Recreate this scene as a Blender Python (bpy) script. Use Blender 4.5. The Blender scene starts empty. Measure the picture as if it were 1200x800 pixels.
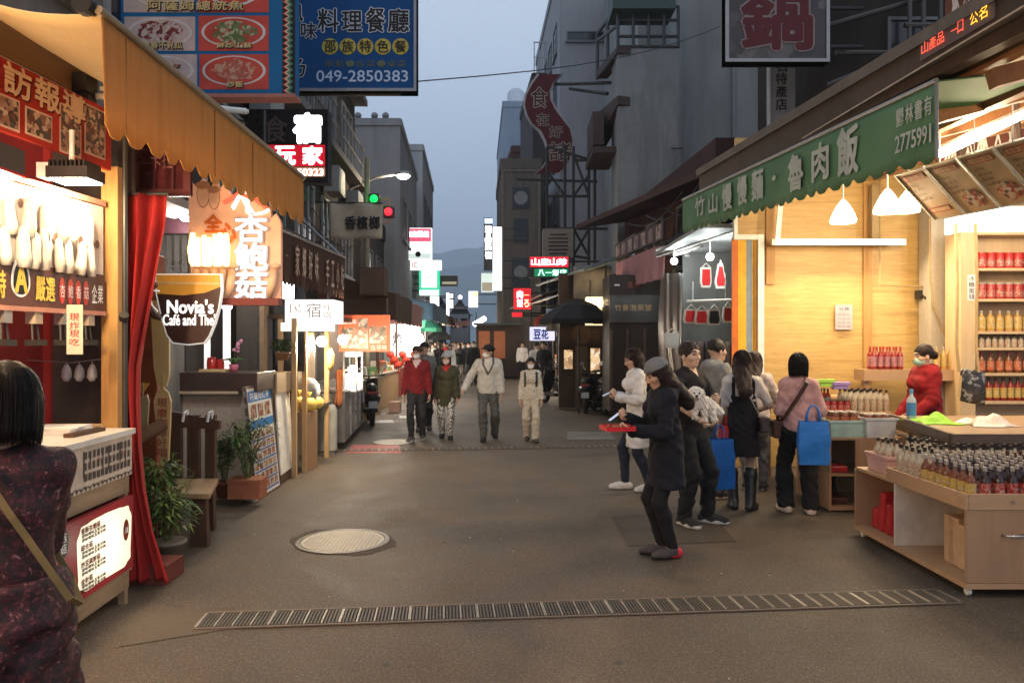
import bpy,math,random,numpy as np
from mathutils import Vector,Matrix
rnd=random.Random(7)
SC=bpy.context.scene
COL=SC.collection
PI=math.pi
F=870.0
EYE=1.75
def P(px,py,d):return Vector(((px-600)/F*d,d,EYE-(py-400)/F*d))
def GD(py):return F*EYE/(py-400)
def G(px,py):
 d=GD(py);return Vector(((px-600)/F*d,d,0))
def X(px,d):return(px-600)/F*d
def Z(py,d):return EYE-(py-400)/F*d
def srgb(r,g,b):
 f=lambda c:(c/12.92 if c<=.04045 else((c+.055)/1.055)**2.4)
 return(f(r/255),f(g/255),f(b/255))
MATS={}
def _nt(name):
 m=bpy.data.materials.new(name);m.use_nodes=True
 nt=m.node_tree;nt.nodes.clear()
 out=nt.nodes.new('ShaderNodeOutputMaterial')
 return m,nt,out
def N(nt,typ,**kw):
 n=nt.nodes.new(typ)
 for k,v in kw.items():
  if k.startswith('i_'):
   key=k[2:]
   n.inputs[int(key)if key.isdigit()else key].default_value=v
  else:setattr(n,k,v)
 return n
def coords(nt,scale=(1,1,1),rot=(0,0,0)):
 tc=N(nt,'ShaderNodeTexCoord');mp=N(nt,'ShaderNodeMapping')
 mp.inputs['Scale'].default_value=scale;mp.inputs['Rotation'].default_value=rot
 nt.links.new(tc.outputs['Object'],mp.inputs[0]);return mp.outputs[0]
def ramp(nt,fac,stops,interp='LINEAR'):
 r=N(nt,'ShaderNodeValToRGB');cr=r.color_ramp;cr.interpolation=interp
 while len(cr.elements)<len(stops):cr.elements.new(.5)
 for e,(p,c)in zip(cr.elements,stops):
  e.position=p;e.color=(*c,1)if len(c)==3 else c
 nt.links.new(fac,r.inputs[0]);return r.outputs[0]
def mix(nt,fac,a,b,typ='MIX'):
 m=N(nt,'ShaderNodeMix',data_type='RGBA',blend_type=typ)
 if isinstance(fac,(int,float)):m.inputs[0].default_value=fac
 else:nt.links.new(fac,m.inputs[0])
 for s,v in((6,a),(7,b)):
  if isinstance(v,tuple):m.inputs[s].default_value=(*v[:3],1)
  else:nt.links.new(v,m.inputs[s])
 return m.outputs[2]
def noise(nt,vec,scale,detail=4,rough=.6,dist=0):
 n=N(nt,'ShaderNodeTexNoise');n.inputs['Scale'].default_value=scale
 n.inputs['Detail'].default_value=detail;n.inputs['Roughness'].default_value=rough
 n.inputs['Distortion'].default_value=dist
 nt.links.new(vec,n.inputs['Vector']);return n.outputs[0]
def bsdf(nt,out,col,rough=.6,metal=0,bump=None,bstr=.2,bdist=.01,emit=None,es=0,**kw):
 b=N(nt,'ShaderNodeBsdfPrincipled')
 if isinstance(col,tuple):b.inputs['Base Color'].default_value=(*col[:3],1)
 else:nt.links.new(col,b.inputs['Base Color'])
 if isinstance(rough,(int,float)):b.inputs['Roughness'].default_value=rough
 else:nt.links.new(rough,b.inputs['Roughness'])
 b.inputs['Metallic'].default_value=metal
 if emit is not None:
  if isinstance(emit,tuple):b.inputs['Emission Color'].default_value=(*emit[:3],1)
  else:nt.links.new(emit,b.inputs['Emission Color'])
  b.inputs['Emission Strength'].default_value=es
 for k,v in kw.items():b.inputs[k.replace('_',' ')].default_value=v
 if bump is not None:
  bp=N(nt,'ShaderNodeBump');bp.inputs['Strength'].default_value=bstr;bp.inputs['Distance'].default_value=bdist
  nt.links.new(bump,bp.inputs['Height']);nt.links.new(bp.outputs[0],b.inputs['Normal'])
 nt.links.new(b.outputs[0],out.inputs[0]);return b
def M(name,col,rough=.6,metal=0,var=.18,scale=6,bump=.15,bscale=50,es=0,emit=None,**kw):
 if name in MATS:return MATS[name]
 m,nt,out=_nt(name);v=coords(nt)
 n1=noise(nt,v,scale,6,.65)
 lo=tuple(c*(1-var)for c in col);hi=tuple(min(1,c*(1+var))for c in col)
 c=ramp(nt,n1,[(.3,lo),(.7,hi)])
 r=ramp(nt,n1,[(.3,(max(.05,rough-.08),)*3),(.7,(min(1,rough+.1),)*3)])
 n2=noise(nt,v,bscale,4,.6)
 if rough>=.5 and metal<.3:kw.setdefault('Specular_IOR_Level',.22)
 if es:bsdf(nt,out,c,r,metal,n2,bump,.01,emit=emit or col,es=es,**kw)
 else:bsdf(nt,out,c,r,metal,n2,bump,.01,**kw)
 MATS[name]=m;return m
def E(name,col,es,base=None):
 """something that gives off light"""
 if name in MATS:return MATS[name]
 m,nt,out=_nt(name)
 bsdf(nt,out,base or tuple(min(.8,c)for c in col),.5,emit=col,es=es)
 MATS[name]=m;return m
def WOOD(name,c1,c2,axis='z',scale=1.0,rough=.5,seam=None):
 if name in MATS:return MATS[name]
 m,nt,out=_nt(name)
 s={'x':(1.2,14,14),'y':(14,1.2,14),'z':(14,14,1.2)}[axis]
 v=coords(nt,tuple(a*scale for a in s))
 n1=noise(nt,v,1.6,6,.65,.6);v2=coords(nt)
 n2=noise(nt,v2,2.2,3)
 c=ramp(nt,n1,[(.28,c1),(.5,tuple((a+b)/2 for a,b in zip(c1,c2))),(.72,c2)])
 c=mix(nt,.35,c,ramp(nt,n2,[(.3,c1),(.7,c2)]))
 bsdf(nt,out,c,rough,0,n1,.15,.004,Specular_IOR_Level=.3)
 MATS[name]=m;return m
def COLLAGE(name,pal,scale=30,rough=.4,es=0,stretch=(1,1,1)):
 """printed photo: irregular patches of the palette"""
 if name in MATS:return MATS[name]
 m,nt,out=_nt(name);v=coords(nt,stretch)
 w=noise(nt,v,scale*.7,3)
 vm=N(nt,'ShaderNodeVectorMath',operation='ADD');nt.links.new(v,vm.inputs[0])
 cb=N(nt,'ShaderNodeVectorMath',operation='SCALE');cb.inputs['Scale'].default_value=.6/scale*4
 cx=N(nt,'ShaderNodeCombineXYZ');nt.links.new(w,cx.inputs[0]);nt.links.new(w,cx.inputs[2])
 nt.links.new(cx.outputs[0],cb.inputs[0]);nt.links.new(cb.outputs[0],vm.inputs[1])
 vo=N(nt,'ShaderNodeTexVoronoi');vo.inputs['Scale'].default_value=scale
 nt.links.new(vm.outputs[0],vo.inputs['Vector'])
 sep=N(nt,'ShaderNodeSeparateColor');nt.links.new(vo.outputs['Color'],sep.inputs[0])
 k=len(pal)
 c=ramp(nt,sep.outputs[0],[(i/k,p)for i,p in enumerate(pal)],'CONSTANT')
 c=mix(nt,.5,c,ramp(nt,noise(nt,v,scale*2,4),[(.3,(.25,.25,.25)),(.7,(1,1,1))]),'MULTIPLY')
 if es:bsdf(nt,out,c,rough,emit=c,es=es)
 else:bsdf(nt,out,c,rough)
 MATS[name]=m;return m
def GLASS(name,tint=(.9,.95,.95),refl=.12,rough=.03):
 if name in MATS:return MATS[name]
 m,nt,out=_nt(name)
 t=N(nt,'ShaderNodeBsdfTransparent');t.inputs[0].default_value=(*tint,1)
 g=N(nt,'ShaderNodeBsdfGlossy');g.inputs[0].default_value=(.9,.9,.9,1);g.inputs['Roughness'].default_value=rough
 fr=N(nt,'ShaderNodeFresnel');fr.inputs[0].default_value=1.45
 ad=N(nt,'ShaderNodeMath',operation='ADD');ad.inputs[1].default_value=refl*.5;nt.links.new(fr.outputs[0],ad.inputs[0])
 ms=N(nt,'ShaderNodeMixShader');nt.links.new(ad.outputs[0],ms.inputs[0])
 nt.links.new(t.outputs[0],ms.inputs[1]);nt.links.new(g.outputs[0],ms.inputs[2]);nt.links.new(ms.outputs[0],out.inputs[0])
 MATS[name]=m;return m
def STAINED(name,col,dark,rough=.85,streak=2.0,amount=.75,bump=.3):
 """render or concrete with rain streaks, blotches and fine grain"""
 if name in MATS:return MATS[name]
 m,nt,out=_nt(name)
 v=coords(nt,(streak,streak,streak*.12));v2=coords(nt)
 a=noise(nt,v,1.5,6,.7,.4);b=noise(nt,v2,.7,6,.7);c3=noise(nt,v2,30,3)
 c=mix(nt,ramp(nt,a,[(.45,(0,0,0)),(.7,(amount,)*3)]),col,dark)
 c=mix(nt,ramp(nt,b,[(.4,(0,0,0)),(.75,(amount,)*3)]),c,tuple(x*.6+y*.4 for x,y in zip(dark,col)))
 c=mix(nt,.25,c,ramp(nt,c3,[(.3,(.3,)*3),(.7,(1,)*3)]),'MULTIPLY')
 bsdf(nt,out,c,rough,0,c3,bump,.01,Specular_IOR_Level=.2)
 MATS[name]=m;return m
class MB:
 def __init__(s):s.v=[];s.f=[];s.m=[];s.mi=0
 def add(s,vs,fs,mi=None):
  o=len(s.v);s.v+=[Vector(a)for a in vs]
  for f in fs:s.f.append(tuple(i+o for i in f));s.m.append(s.mi if mi is None else mi)
  return s
 def box(s,x0,x1,y0,y1,z0,z1,mi=None,top=1.0):
  if x0>x1:x0,x1=x1,x0
  if y0>y1:y0,y1=y1,y0
  if z0>z1:z0,z1=z1,z0
  vs=[(x0,y0,z0),(x1,y0,z0),(x1,y1,z0),(x0,y1,z0),(x0,y0,z1),(x1,y0,z1),(x1,y1,z1),(x0,y1,z1)]
  if top!=1.0:
   cx,cy=(x0+x1)/2,(y0+y1)/2
   vs=vs[:4]+[(cx+(x-cx)*top,cy+(y-cy)*top,z)for x,y,z in vs[4:]]
  return s.add(vs,[(3,2,1,0),(4,5,6,7),(0,1,5,4),(1,2,6,5),(2,3,7,6),(3,0,4,7)],mi)
 def slab(s,a,b,c,d,t,mi=None):
  """thick quad a,b,c,d (counter-clockwise from the seen side), thickness t behind it"""
  a,b,c,d=map(Vector,(a,b,c,d));n=(b-a).cross(d-a).normalized()*t
  return s.add([a,b,c,d,a-n,b-n,c-n,d-n],[(0,1,2,3),(7,6,5,4),(0,4,5,1),(1,5,6,2),(2,6,7,3),(3,7,4,0)],mi)
 def quad(s,a,b,c,d,mi=None):return s.add([a,b,c,d],[(0,1,2,3)],mi)
 def tube(s,a,b,r,n=8,r2=None,mi=None,cap=True):
  a,b=Vector(a),Vector(b);d=(b-a)
  if d.length<1e-6:return s
  d.normalize();u=d.orthogonal().normalized();w=d.cross(u);r2=r if r2 is None else r2
  vs=[a+(u*math.cos(2*PI*i/n)+w*math.sin(2*PI*i/n))*r for i in range(n)]
  vs+=[b+(u*math.cos(2*PI*i/n)+w*math.sin(2*PI*i/n))*r2 for i in range(n)]
  fs=[(i,(i+1)%n,n+(i+1)%n,n+i)for i in range(n)]
  if cap:fs+=[tuple(range(n-1,-1,-1)),tuple(range(n,2*n))]
  return s.add(vs,fs,mi)
 def path(s,pts,r,n=6,mi=None):
  pts=[Vector(p)for p in pts];k=len(pts);vs=[];u=None
  for i,p in enumerate(pts):
   t=(pts[min(i+1,k-1)]-pts[max(i-1,0)]).normalized()
   u=t.orthogonal().normalized()if u is None else(u-t*u.dot(t)).normalized()
   w=t.cross(u);rr=r[i]if isinstance(r,(list,tuple))else r
   vs+=[p+(u*math.cos(2*PI*j/n)+w*math.sin(2*PI*j/n))*rr for j in range(n)]
  fs=[(i*n+j,i*n+(j+1)%n,(i+1)*n+(j+1)%n,(i+1)*n+j)for i in range(k-1)for j in range(n)]
  fs+=[tuple(range(n-1,-1,-1)),tuple(range((k-1)*n,k*n))]
  return s.add(vs,fs,mi)
 def lathe(s,prof,c=(0,0,0),n=16,mi=None,sx=1,sy=1,mis=None):
  c=Vector(c);vs=[];k=len(prof)
  for r,z in prof:vs+=[c+Vector((r*sx*math.cos(2*PI*i/n),r*sy*math.sin(2*PI*i/n),z))for i in range(n)]
  for q in range(k-1):
   pass
  o=len(s.v);s.v+=vs
  for q in range(k-1):
   for i in range(n):
    s.f.append((o+q*n+i,o+q*n+(i+1)%n,o+(q+1)*n+(i+1)%n,o+(q+1)*n+i))
    s.m.append(mis[q]if mis else(s.mi if mi is None else mi))
  s.f.append(tuple(o+i for i in range(n-1,-1,-1)));s.m.append(mis[0]if mis else(s.mi if mi is None else mi))
  s.f.append(tuple(o+(k-1)*n+i for i in range(n)));s.m.append(mis[-1]if mis else(s.mi if mi is None else mi))
  return s
 def sphere(s,c,r,n=14,mi=None,sq=(1,1,1)):
  pr=[];c=Vector(c);k=max(6,n//2);o=len(s.v)
  vs=[c+Vector((0,0,-r*sq[2]))]
  for q in range(1,k):
   a=-PI/2+PI*q/k
   vs+=[c+Vector((r*sq[0]*math.cos(a)*math.cos(2*PI*i/n),r*sq[1]*math.cos(a)*math.sin(2*PI*i/n),r*sq[2]*math.sin(a)))for i in range(n)]
  vs.append(c+Vector((0,0,r*sq[2])));L=len(vs)-1
  fs=[(0,1+(i+1)%n,1+i)for i in range(n)]
  for q in range(k-2):
   fs+=[(1+q*n+i,1+q*n+(i+1)%n,1+(q+1)*n+(i+1)%n,1+(q+1)*n+i)for i in range(n)]
  fs+=[(1+(k-2)*n+i,1+(k-2)*n+(i+1)%n,L)for i in range(n)]
  return s.add(vs,fs,mi)
 def disc(s,c,r,u,w,n=24,mi=None,rw=None):
  c=Vector(c);u=Vector(u);w=Vector(w);rw=rw or r
  return s.add([c+u*r*math.cos(2*PI*i/n)+w*rw*math.sin(2*PI*i/n)for i in range(n)],[tuple(range(n))],mi)
 def prism(s,pts,off,mi=None):
  """closed outline pts (seen side, ccw) pushed back by vector off"""
  pts=[Vector(p)for p in pts];off=Vector(off);n=len(pts)
  fs=[tuple(range(n)),tuple(range(2*n-1,n-1,-1))]+[(i,n+i,n+(i+1)%n,(i+1)%n)for i in range(n)]
  return s.add(pts+[p+off for p in pts],fs,mi)
 def sheet(s,fn,nu,nv,mi=None):
  vs=[fn(i/nu,j/nv)for j in range(nv+1)for i in range(nu+1)]
  return s.add(vs,[(j*(nu+1)+i,j*(nu+1)+i+1,(j+1)*(nu+1)+i+1,(j+1)*(nu+1)+i)for j in range(nv)for i in range(nu)],mi)
 def build(s,name,mats,parent=None,smooth=False,local=False,bevel=0,solid=0,origin=None,auto=None):
  me=bpy.data.meshes.new(name)
  if parent is not None:
   o=Vector((0,0,0));q=parent
   while q is not None and not local:o+=q.location;q=q.parent
  elif local:o=Vector((0,0,0))
  elif origin is not None:o=Vector(origin)
  else:
   xs=[v.x for v in s.v];ys=[v.y for v in s.v]
   o=Vector(((min(xs)+max(xs))/2,(min(ys)+max(ys))/2,min(v.z for v in s.v)))
  me.from_pydata([v-o for v in s.v],[],s.f)
  if not isinstance(mats,(list,tuple)):mats=[mats]
  for m in mats:me.materials.append(m)
  if len(mats)>1:me.polygons.foreach_set('material_index',s.m)
  if smooth:me.polygons.foreach_set('use_smooth',[True]*len(me.polygons))
  me.update()
  ob=bpy.data.objects.new(name,me);COL.objects.link(ob)
  if parent is not None:ob.parent=parent
  elif not local:ob.location=o
  if solid:
   md=ob.modifiers.new('solid','SOLIDIFY');md.thickness=solid;md.offset=0
  if bevel:
   md=ob.modifiers.new('bevel','BEVEL');md.width=bevel;md.segments=2;md.limit_method='ANGLE'
  if smooth and auto:
   try:me.set_sharp_from_angle(angle=math.radians(auto))
   except Exception:pass
  return ob
def tag(o,label=None,cat=None,group=None,kind=None):
 if label:o['label']=label
 if cat:o['category']=cat
 if group:o['group']=group
 if kind:o['kind']=kind
 return o
def thing(name,label,cat,loc=(0,0,0),group=None,rz=0):
 o=bpy.data.objects.new(name,None);COL.objects.link(o);o.empty_display_size=.1
 o.location=loc;o.rotation_euler=(0,0,rz);return tag(o,label,cat,group)
def dup(o,loc=None,rz=None,label=None,group=None,parent=None,scale=None):
 c=o.copy();COL.objects.link(c)
 if parent is not None:c.parent=parent
 for ch in list(o.children):dup(ch,parent=c)
 if loc is not None:c.location=loc
 if rz is not None:c.rotation_euler=(0,0,rz)
 if scale is not None:c.scale=(scale,)*3
 if label:c['label']=label
 if group:c['group']=group
 return c
LIGHTS=[]
def lamp(loc,power,col=(1,.8,.55),r=.05,typ='POINT',parent=None,size=None,rot=None,spot=None):
 ld=bpy.data.lights.new('lamp_light',typ);ld.energy=power;ld.color=col
 if typ=='AREA':
  ld.shape='RECTANGLE';ld.size,ld.size_y=size
 else:ld.shadow_soft_size=r
 if typ=='SPOT':ld.spot_size=spot;ld.spot_blend=.6
 o=bpy.data.objects.new('lamp_light',ld);COL.objects.link(o);o.location=loc
 if rot:o.rotation_euler=rot
 if parent is not None:
  q=parent;off=Vector((0,0,0))
  while q is not None:off+=q.location;q=q.parent
  o.parent=parent;o.location=Vector(loc)-off
 LIGHTS.append(o);return o
_font_cache={}
def glyphs(txt,bold=0.0):
 key=txt;bold=0
 if key in _font_cache:return _font_cache[key]
 cu=bpy.data.curves.new('t','FONT');cu.body=txt;cu.size=1;cu.offset=bold;cu.resolution_u=3
 cu.fill_mode='FRONT'
 ob=bpy.data.objects.new('t',cu)
 me=ob.to_mesh()
 vs=np.array([tuple(v.co)for v in me.vertices])if len(me.vertices)else np.zeros((0,3))
 fs=[tuple(p.vertices)for p in me.polygons]
 ob.to_mesh_clear();bpy.data.objects.remove(ob);bpy.data.curves.remove(cu)
 _font_cache[key]=(vs,fs);return vs,fs
def strokes(bold,em,h):
 if not bold:return[(0,0)]
 r=bold/em*h;n=4 if bold<.02 else 8
 return[(0,0)]+[(r*math.cos(2*PI*k/n),r*math.sin(2*PI*k/n))for k in range(n)]
class Face:
 """a flat face in the place: O lower-left corner, U right, V up (unit), size w x h in metres; photo-pixel box for convenience"""
 def __init__(s,O,U,V,w,h):
  s.O=Vector(O);s.U=Vector(U).normalized();s.V=Vector(V).normalized();s.w=w;s.h=h;s.N=s.U.cross(s.V).normalized()
 def at(s,u,v,off=0):return s.O+s.U*u+s.V*v+s.N*off
 def rect(s,mb,u0,u1,v0,v1,off,mi=None):return mb.quad(s.at(u0,v0,off),s.at(u1,v0,off),s.at(u1,v1,off),s.at(u0,v1,off),mi)
 def panel(s,mb,t,mi=None,u0=0,u1=None,v0=0,v1=None,off=0):
  u1=s.w if u1 is None else u1;v1=s.h if v1 is None else v1
  return mb.slab(s.at(u0,v0,off),s.at(u1,v0,off),s.at(u1,v1,off),s.at(u0,v1,off),t,mi)
 def frame(s,mb,b,t,mi=None,off=0.0):
  for a in((0,s.w,0,b),(0,s.w,s.h-b,s.h),(0,b,b,s.h-b),(s.w-b,s.w,b,s.h-b)):
   s.panel(mb,t,mi,*a,off=off)
 def disc(s,mb,u,v,r,off,mi=None,rw=None,n=28):return mb.disc(s.at(u,v,off),r,s.U,s.V,n,mi,rw)
 def poly(s,mb,pts,off,mi=None):return mb.add([s.at(u,v,off)for u,v in pts],[tuple(range(len(pts)))],mi)
 def text(s,mb,txt,u0,u1,v0,v1,off=.004,mi=None,bold=0.0,shear=0):
  vs,fs=glyphs(txt,bold)
  if not len(vs):return mb
  lo=vs.min(0);hi=vs.max(0);sz=np.maximum(hi-lo,1e-5)
  if len(txt)==1:
   q=sz[0]/sz[1];c0,c1=(u0+u1)/2,(v0+v1)/2
   if q<.5:hw=(v1-v0)*q/2;u0,u1=c0-hw,c0+hw
   if q>2:hw=(u1-u0)/q/2;v0,v1=c1-hw,c1+hw
  for k,(dx,dy)in enumerate(strokes(bold,max(sz[1],.6),v1-v0)):
   mb.add([s.at(u0+dx+(u1-u0)*(x-lo[0])/sz[0],v0+dy+(v1-v0)*(y-lo[1])/sz[1],off+.0002*k)for x,y,z in vs],fs,mi)
  return mb
 def row(s,mb,txt,u0,u1,v0,v1,off=.004,mi=None,bold=0.0,gap=.12):
  n=len(txt);st=(u1-u0)/n
  for i,ch in enumerate(txt):
   if ch!=' ':s.text(mb,ch,u0+st*(i+gap/2),u0+st*(i+1-gap/2),v0,v1,off,mi,bold)
  return mb
 def column(s,mb,txt,u0,u1,v0,v1,off=.004,mi=None,bold=0.0,gap=.12):
  n=len(txt);st=(v1-v0)/n
  for i,ch in enumerate(txt):
   if ch!=' ':s.text(mb,ch,u0,u1,v1-st*(i+1-gap/2),v1-st*(i+gap/2),off,mi,bold)
  return mb
def front(px0,px1,py0,py1,d):
 f=Face(P(px0,py1,d),(1,0,0),(0,0,1),(px1-px0)/F*d,(py1-py0)/F*d)
 f.px=lambda x:(x-px0)/F*d;f.py=lambda y:(py1-y)/F*d
 return f
def along(xa,ya,xb,yb,z0,z1):
 """upright face from plan point a (left as seen) to b (right as seen)"""
 a=Vector((xa,ya,z0));b=Vector((xb,yb,z0))
 return Face(a,b-a,(0,0,1),(b-a).length,z1-z0)
def v3(*a):return np.array(a,dtype=np.float32)
def rc(p,a,b,ra,rb,flat=None):
 a=np.asarray(a,np.float32);b=np.asarray(b,np.float32)
 if flat is not None:sc=np.asarray(flat,np.float32);p=p*sc;a=a*sc;b=b*sc
 ba=b-a;L=float(ba@ba)+1e-9
 h=np.clip(((p-a)@ba)/L,0,1)
 q=p-a-h[...,None]*ba
 return np.sqrt((q*q).sum(-1))-(ra+(rb-ra)*h)
def el(p,c,r,R=None):
 q=p-np.asarray(c,np.float32)
 if R is not None:q=q@R
 r=np.asarray(r,np.float32)
 k0=np.sqrt(((q/r)**2).sum(-1))+1e-9;k1=np.sqrt(((q/(r*r))**2).sum(-1))+1e-9
 return k0*(k0-1)/k1
def smin(a,b,k):
 h=np.clip(.5+.5*(b-a)/k,0,1);return b*(1-h)+a*h-k*h*(1-h)
def smax(a,b,k):return-smin(-a,-b,k)
def surfnet(fn,lo,hi,h):
 lo=np.asarray(lo,np.float32);hi=np.asarray(hi,np.float32)
 n=np.maximum(((hi-lo)/h).astype(int)+2,3)
 ax=[lo[i]+h*np.arange(n[i],dtype=np.float32)for i in range(3)]
 p=np.stack(np.meshgrid(*ax,indexing='ij'),-1)
 V=fn(p.reshape(-1,3)).reshape(n).astype(np.float32)
 V[0]=np.maximum(V[0],h*.3);V[-1]=np.maximum(V[-1],h*.3);V[:,0]=np.maximum(V[:,0],h*.3);V[:,-1]=np.maximum(V[:,-1],h*.3)
 V[:,:,0]=np.maximum(V[:,:,0],h*.3);V[:,:,-1]=np.maximum(V[:,:,-1],h*.3)
 S=V<0
 cn=n-1
 acc=np.zeros((*cn,3),np.float32);cnt=np.zeros(cn,np.float32)
 offs=[(i,j,k)for i in(0,1)for j in(0,1)for k in(0,1)]
 sub=lambda A,o:A[o[0]:o[0]+cn[0],o[1]:o[1]+cn[1],o[2]:o[2]+cn[2]]
 for o in offs:
  for a in range(3):
   if o[a]==0:
    o2=list(o);o2[a]=1
    v0=sub(V,o);v1=sub(V,o2);c=(v0<0)!=(v1<0)
    t=np.where(c,v0/np.where(c,v0-v1,1),0)
    cnt+=c
    for b in range(3):acc[...,b]+=c*(t if b==a else o[b])
 act=cnt>0
 idx=-np.ones(cn,np.int64);idx[act]=np.arange(int(act.sum()))
 ijk=np.argwhere(act)
 pos=lo+h*(ijk+acc[act]/cnt[act][:,None])
 faces=[]
 for a in range(3):
  b,c=(a+1)%3,(a+2)%3
  s0=[slice(None)]*3;s1=[slice(None)]*3;s0[a]=slice(0,-1);s1[a]=slice(1,None)
  e=np.argwhere(S[tuple(s0)]!=S[tuple(s1)])
  e=e[(e[:,b]>0)&(e[:,c]>0)&(e[:,b]<cn[b])&(e[:,c]<cn[c])]
  if not len(e):continue
  ub=np.zeros(3,int);ub[b]=1;uc=np.zeros(3,int);uc[c]=1
  q=[e-ub-uc,e-uc,e,e-ub]
  ids=np.stack([idx[x[:,0],x[:,1],x[:,2]]for x in q],1)
  ins=S[e[:,0],e[:,1],e[:,2]]
  ids=np.where(ins[:,None],ids,ids[:,::-1])
  faces.append(ids)
 return pos,(np.concatenate(faces)if faces else np.zeros((0,4),int))
def np_mesh(name,parts,mats,parent=None,loc=(0,0,0),rz=0,colfn=None,smooth_it=0):
 """parts: list of (verts, quads, material index or function of face centre)"""
 vs=[];fs=[];ms=[];o=0
 for v,f,m in parts:
  if not len(v):continue
  vs.append(v);fs.append(f+o);o+=len(v)
  ms.append(m(v[f].mean(1))if callable(m)else np.full(len(f),m))
 v=np.concatenate(vs);f=np.concatenate(fs);mi=np.concatenate(ms).astype(np.int32)
 me=bpy.data.meshes.new(name)
 me.vertices.add(len(v));me.vertices.foreach_set('co',v.astype(np.float32).ravel())
 me.loops.add(f.size);me.loops.foreach_set('vertex_index',f.astype(np.int32).ravel())
 me.polygons.add(len(f));me.polygons.foreach_set('loop_start',np.arange(0,f.size,4,dtype=np.int32))
 me.update(calc_edges=True);me.validate()
 if not isinstance(mats,(list,tuple)):mats=[mats]
 for m in mats:me.materials.append(m)
 if len(me.polygons)==len(mi):me.polygons.foreach_set('material_index',mi)
 me.polygons.foreach_set('use_smooth',[True]*len(me.polygons));me.update()
 ob=bpy.data.objects.new(name,me);COL.objects.link(ob)
 if parent is not None:ob.parent=parent
 else:ob.location=loc;ob.rotation_euler=(0,0,rz)
 return ob
def unit(a):
 a=np.asarray(a,float);return a/(np.linalg.norm(a)+1e-9)
def ik(a,t,l1,l2,pole):
 a=np.asarray(a,float);t=np.asarray(t,float);d=t-a;L=np.linalg.norm(d)
 if L>(l1+l2)*.995:t=a+d/L*(l1+l2)*.995;d=t-a;L=np.linalg.norm(d)
 x=(l1*l1-l2*l2+L*L)/(2*L);hgt=math.sqrt(max(l1*l1-x*x,0));u=d/L
 w=np.asarray(pole,float);w=w-u*(w@u);w=unit(w)
 return a+u*x+w*hgt,t
def rotm(yaw=0,pitch=0,roll=0):
 cy,sy=math.cos(yaw),math.sin(yaw);cp,sp=math.cos(pitch),math.sin(pitch);cr,sr=math.cos(roll),math.sin(roll)
 Rz=np.array([[cy,-sy,0],[sy,cy,0],[0,0,1]]);Rx=np.array([[1,0,0],[0,cp,-sp],[0,sp,cp]]);Ry=np.array([[cr,0,sr],[0,1,0],[-sr,0,cr]])
 return(Rz@Rx@Ry).astype(np.float32)
def bound(pts,m):
 a=np.array(pts);return a.min(0)-m,a.max(0)+m
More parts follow.
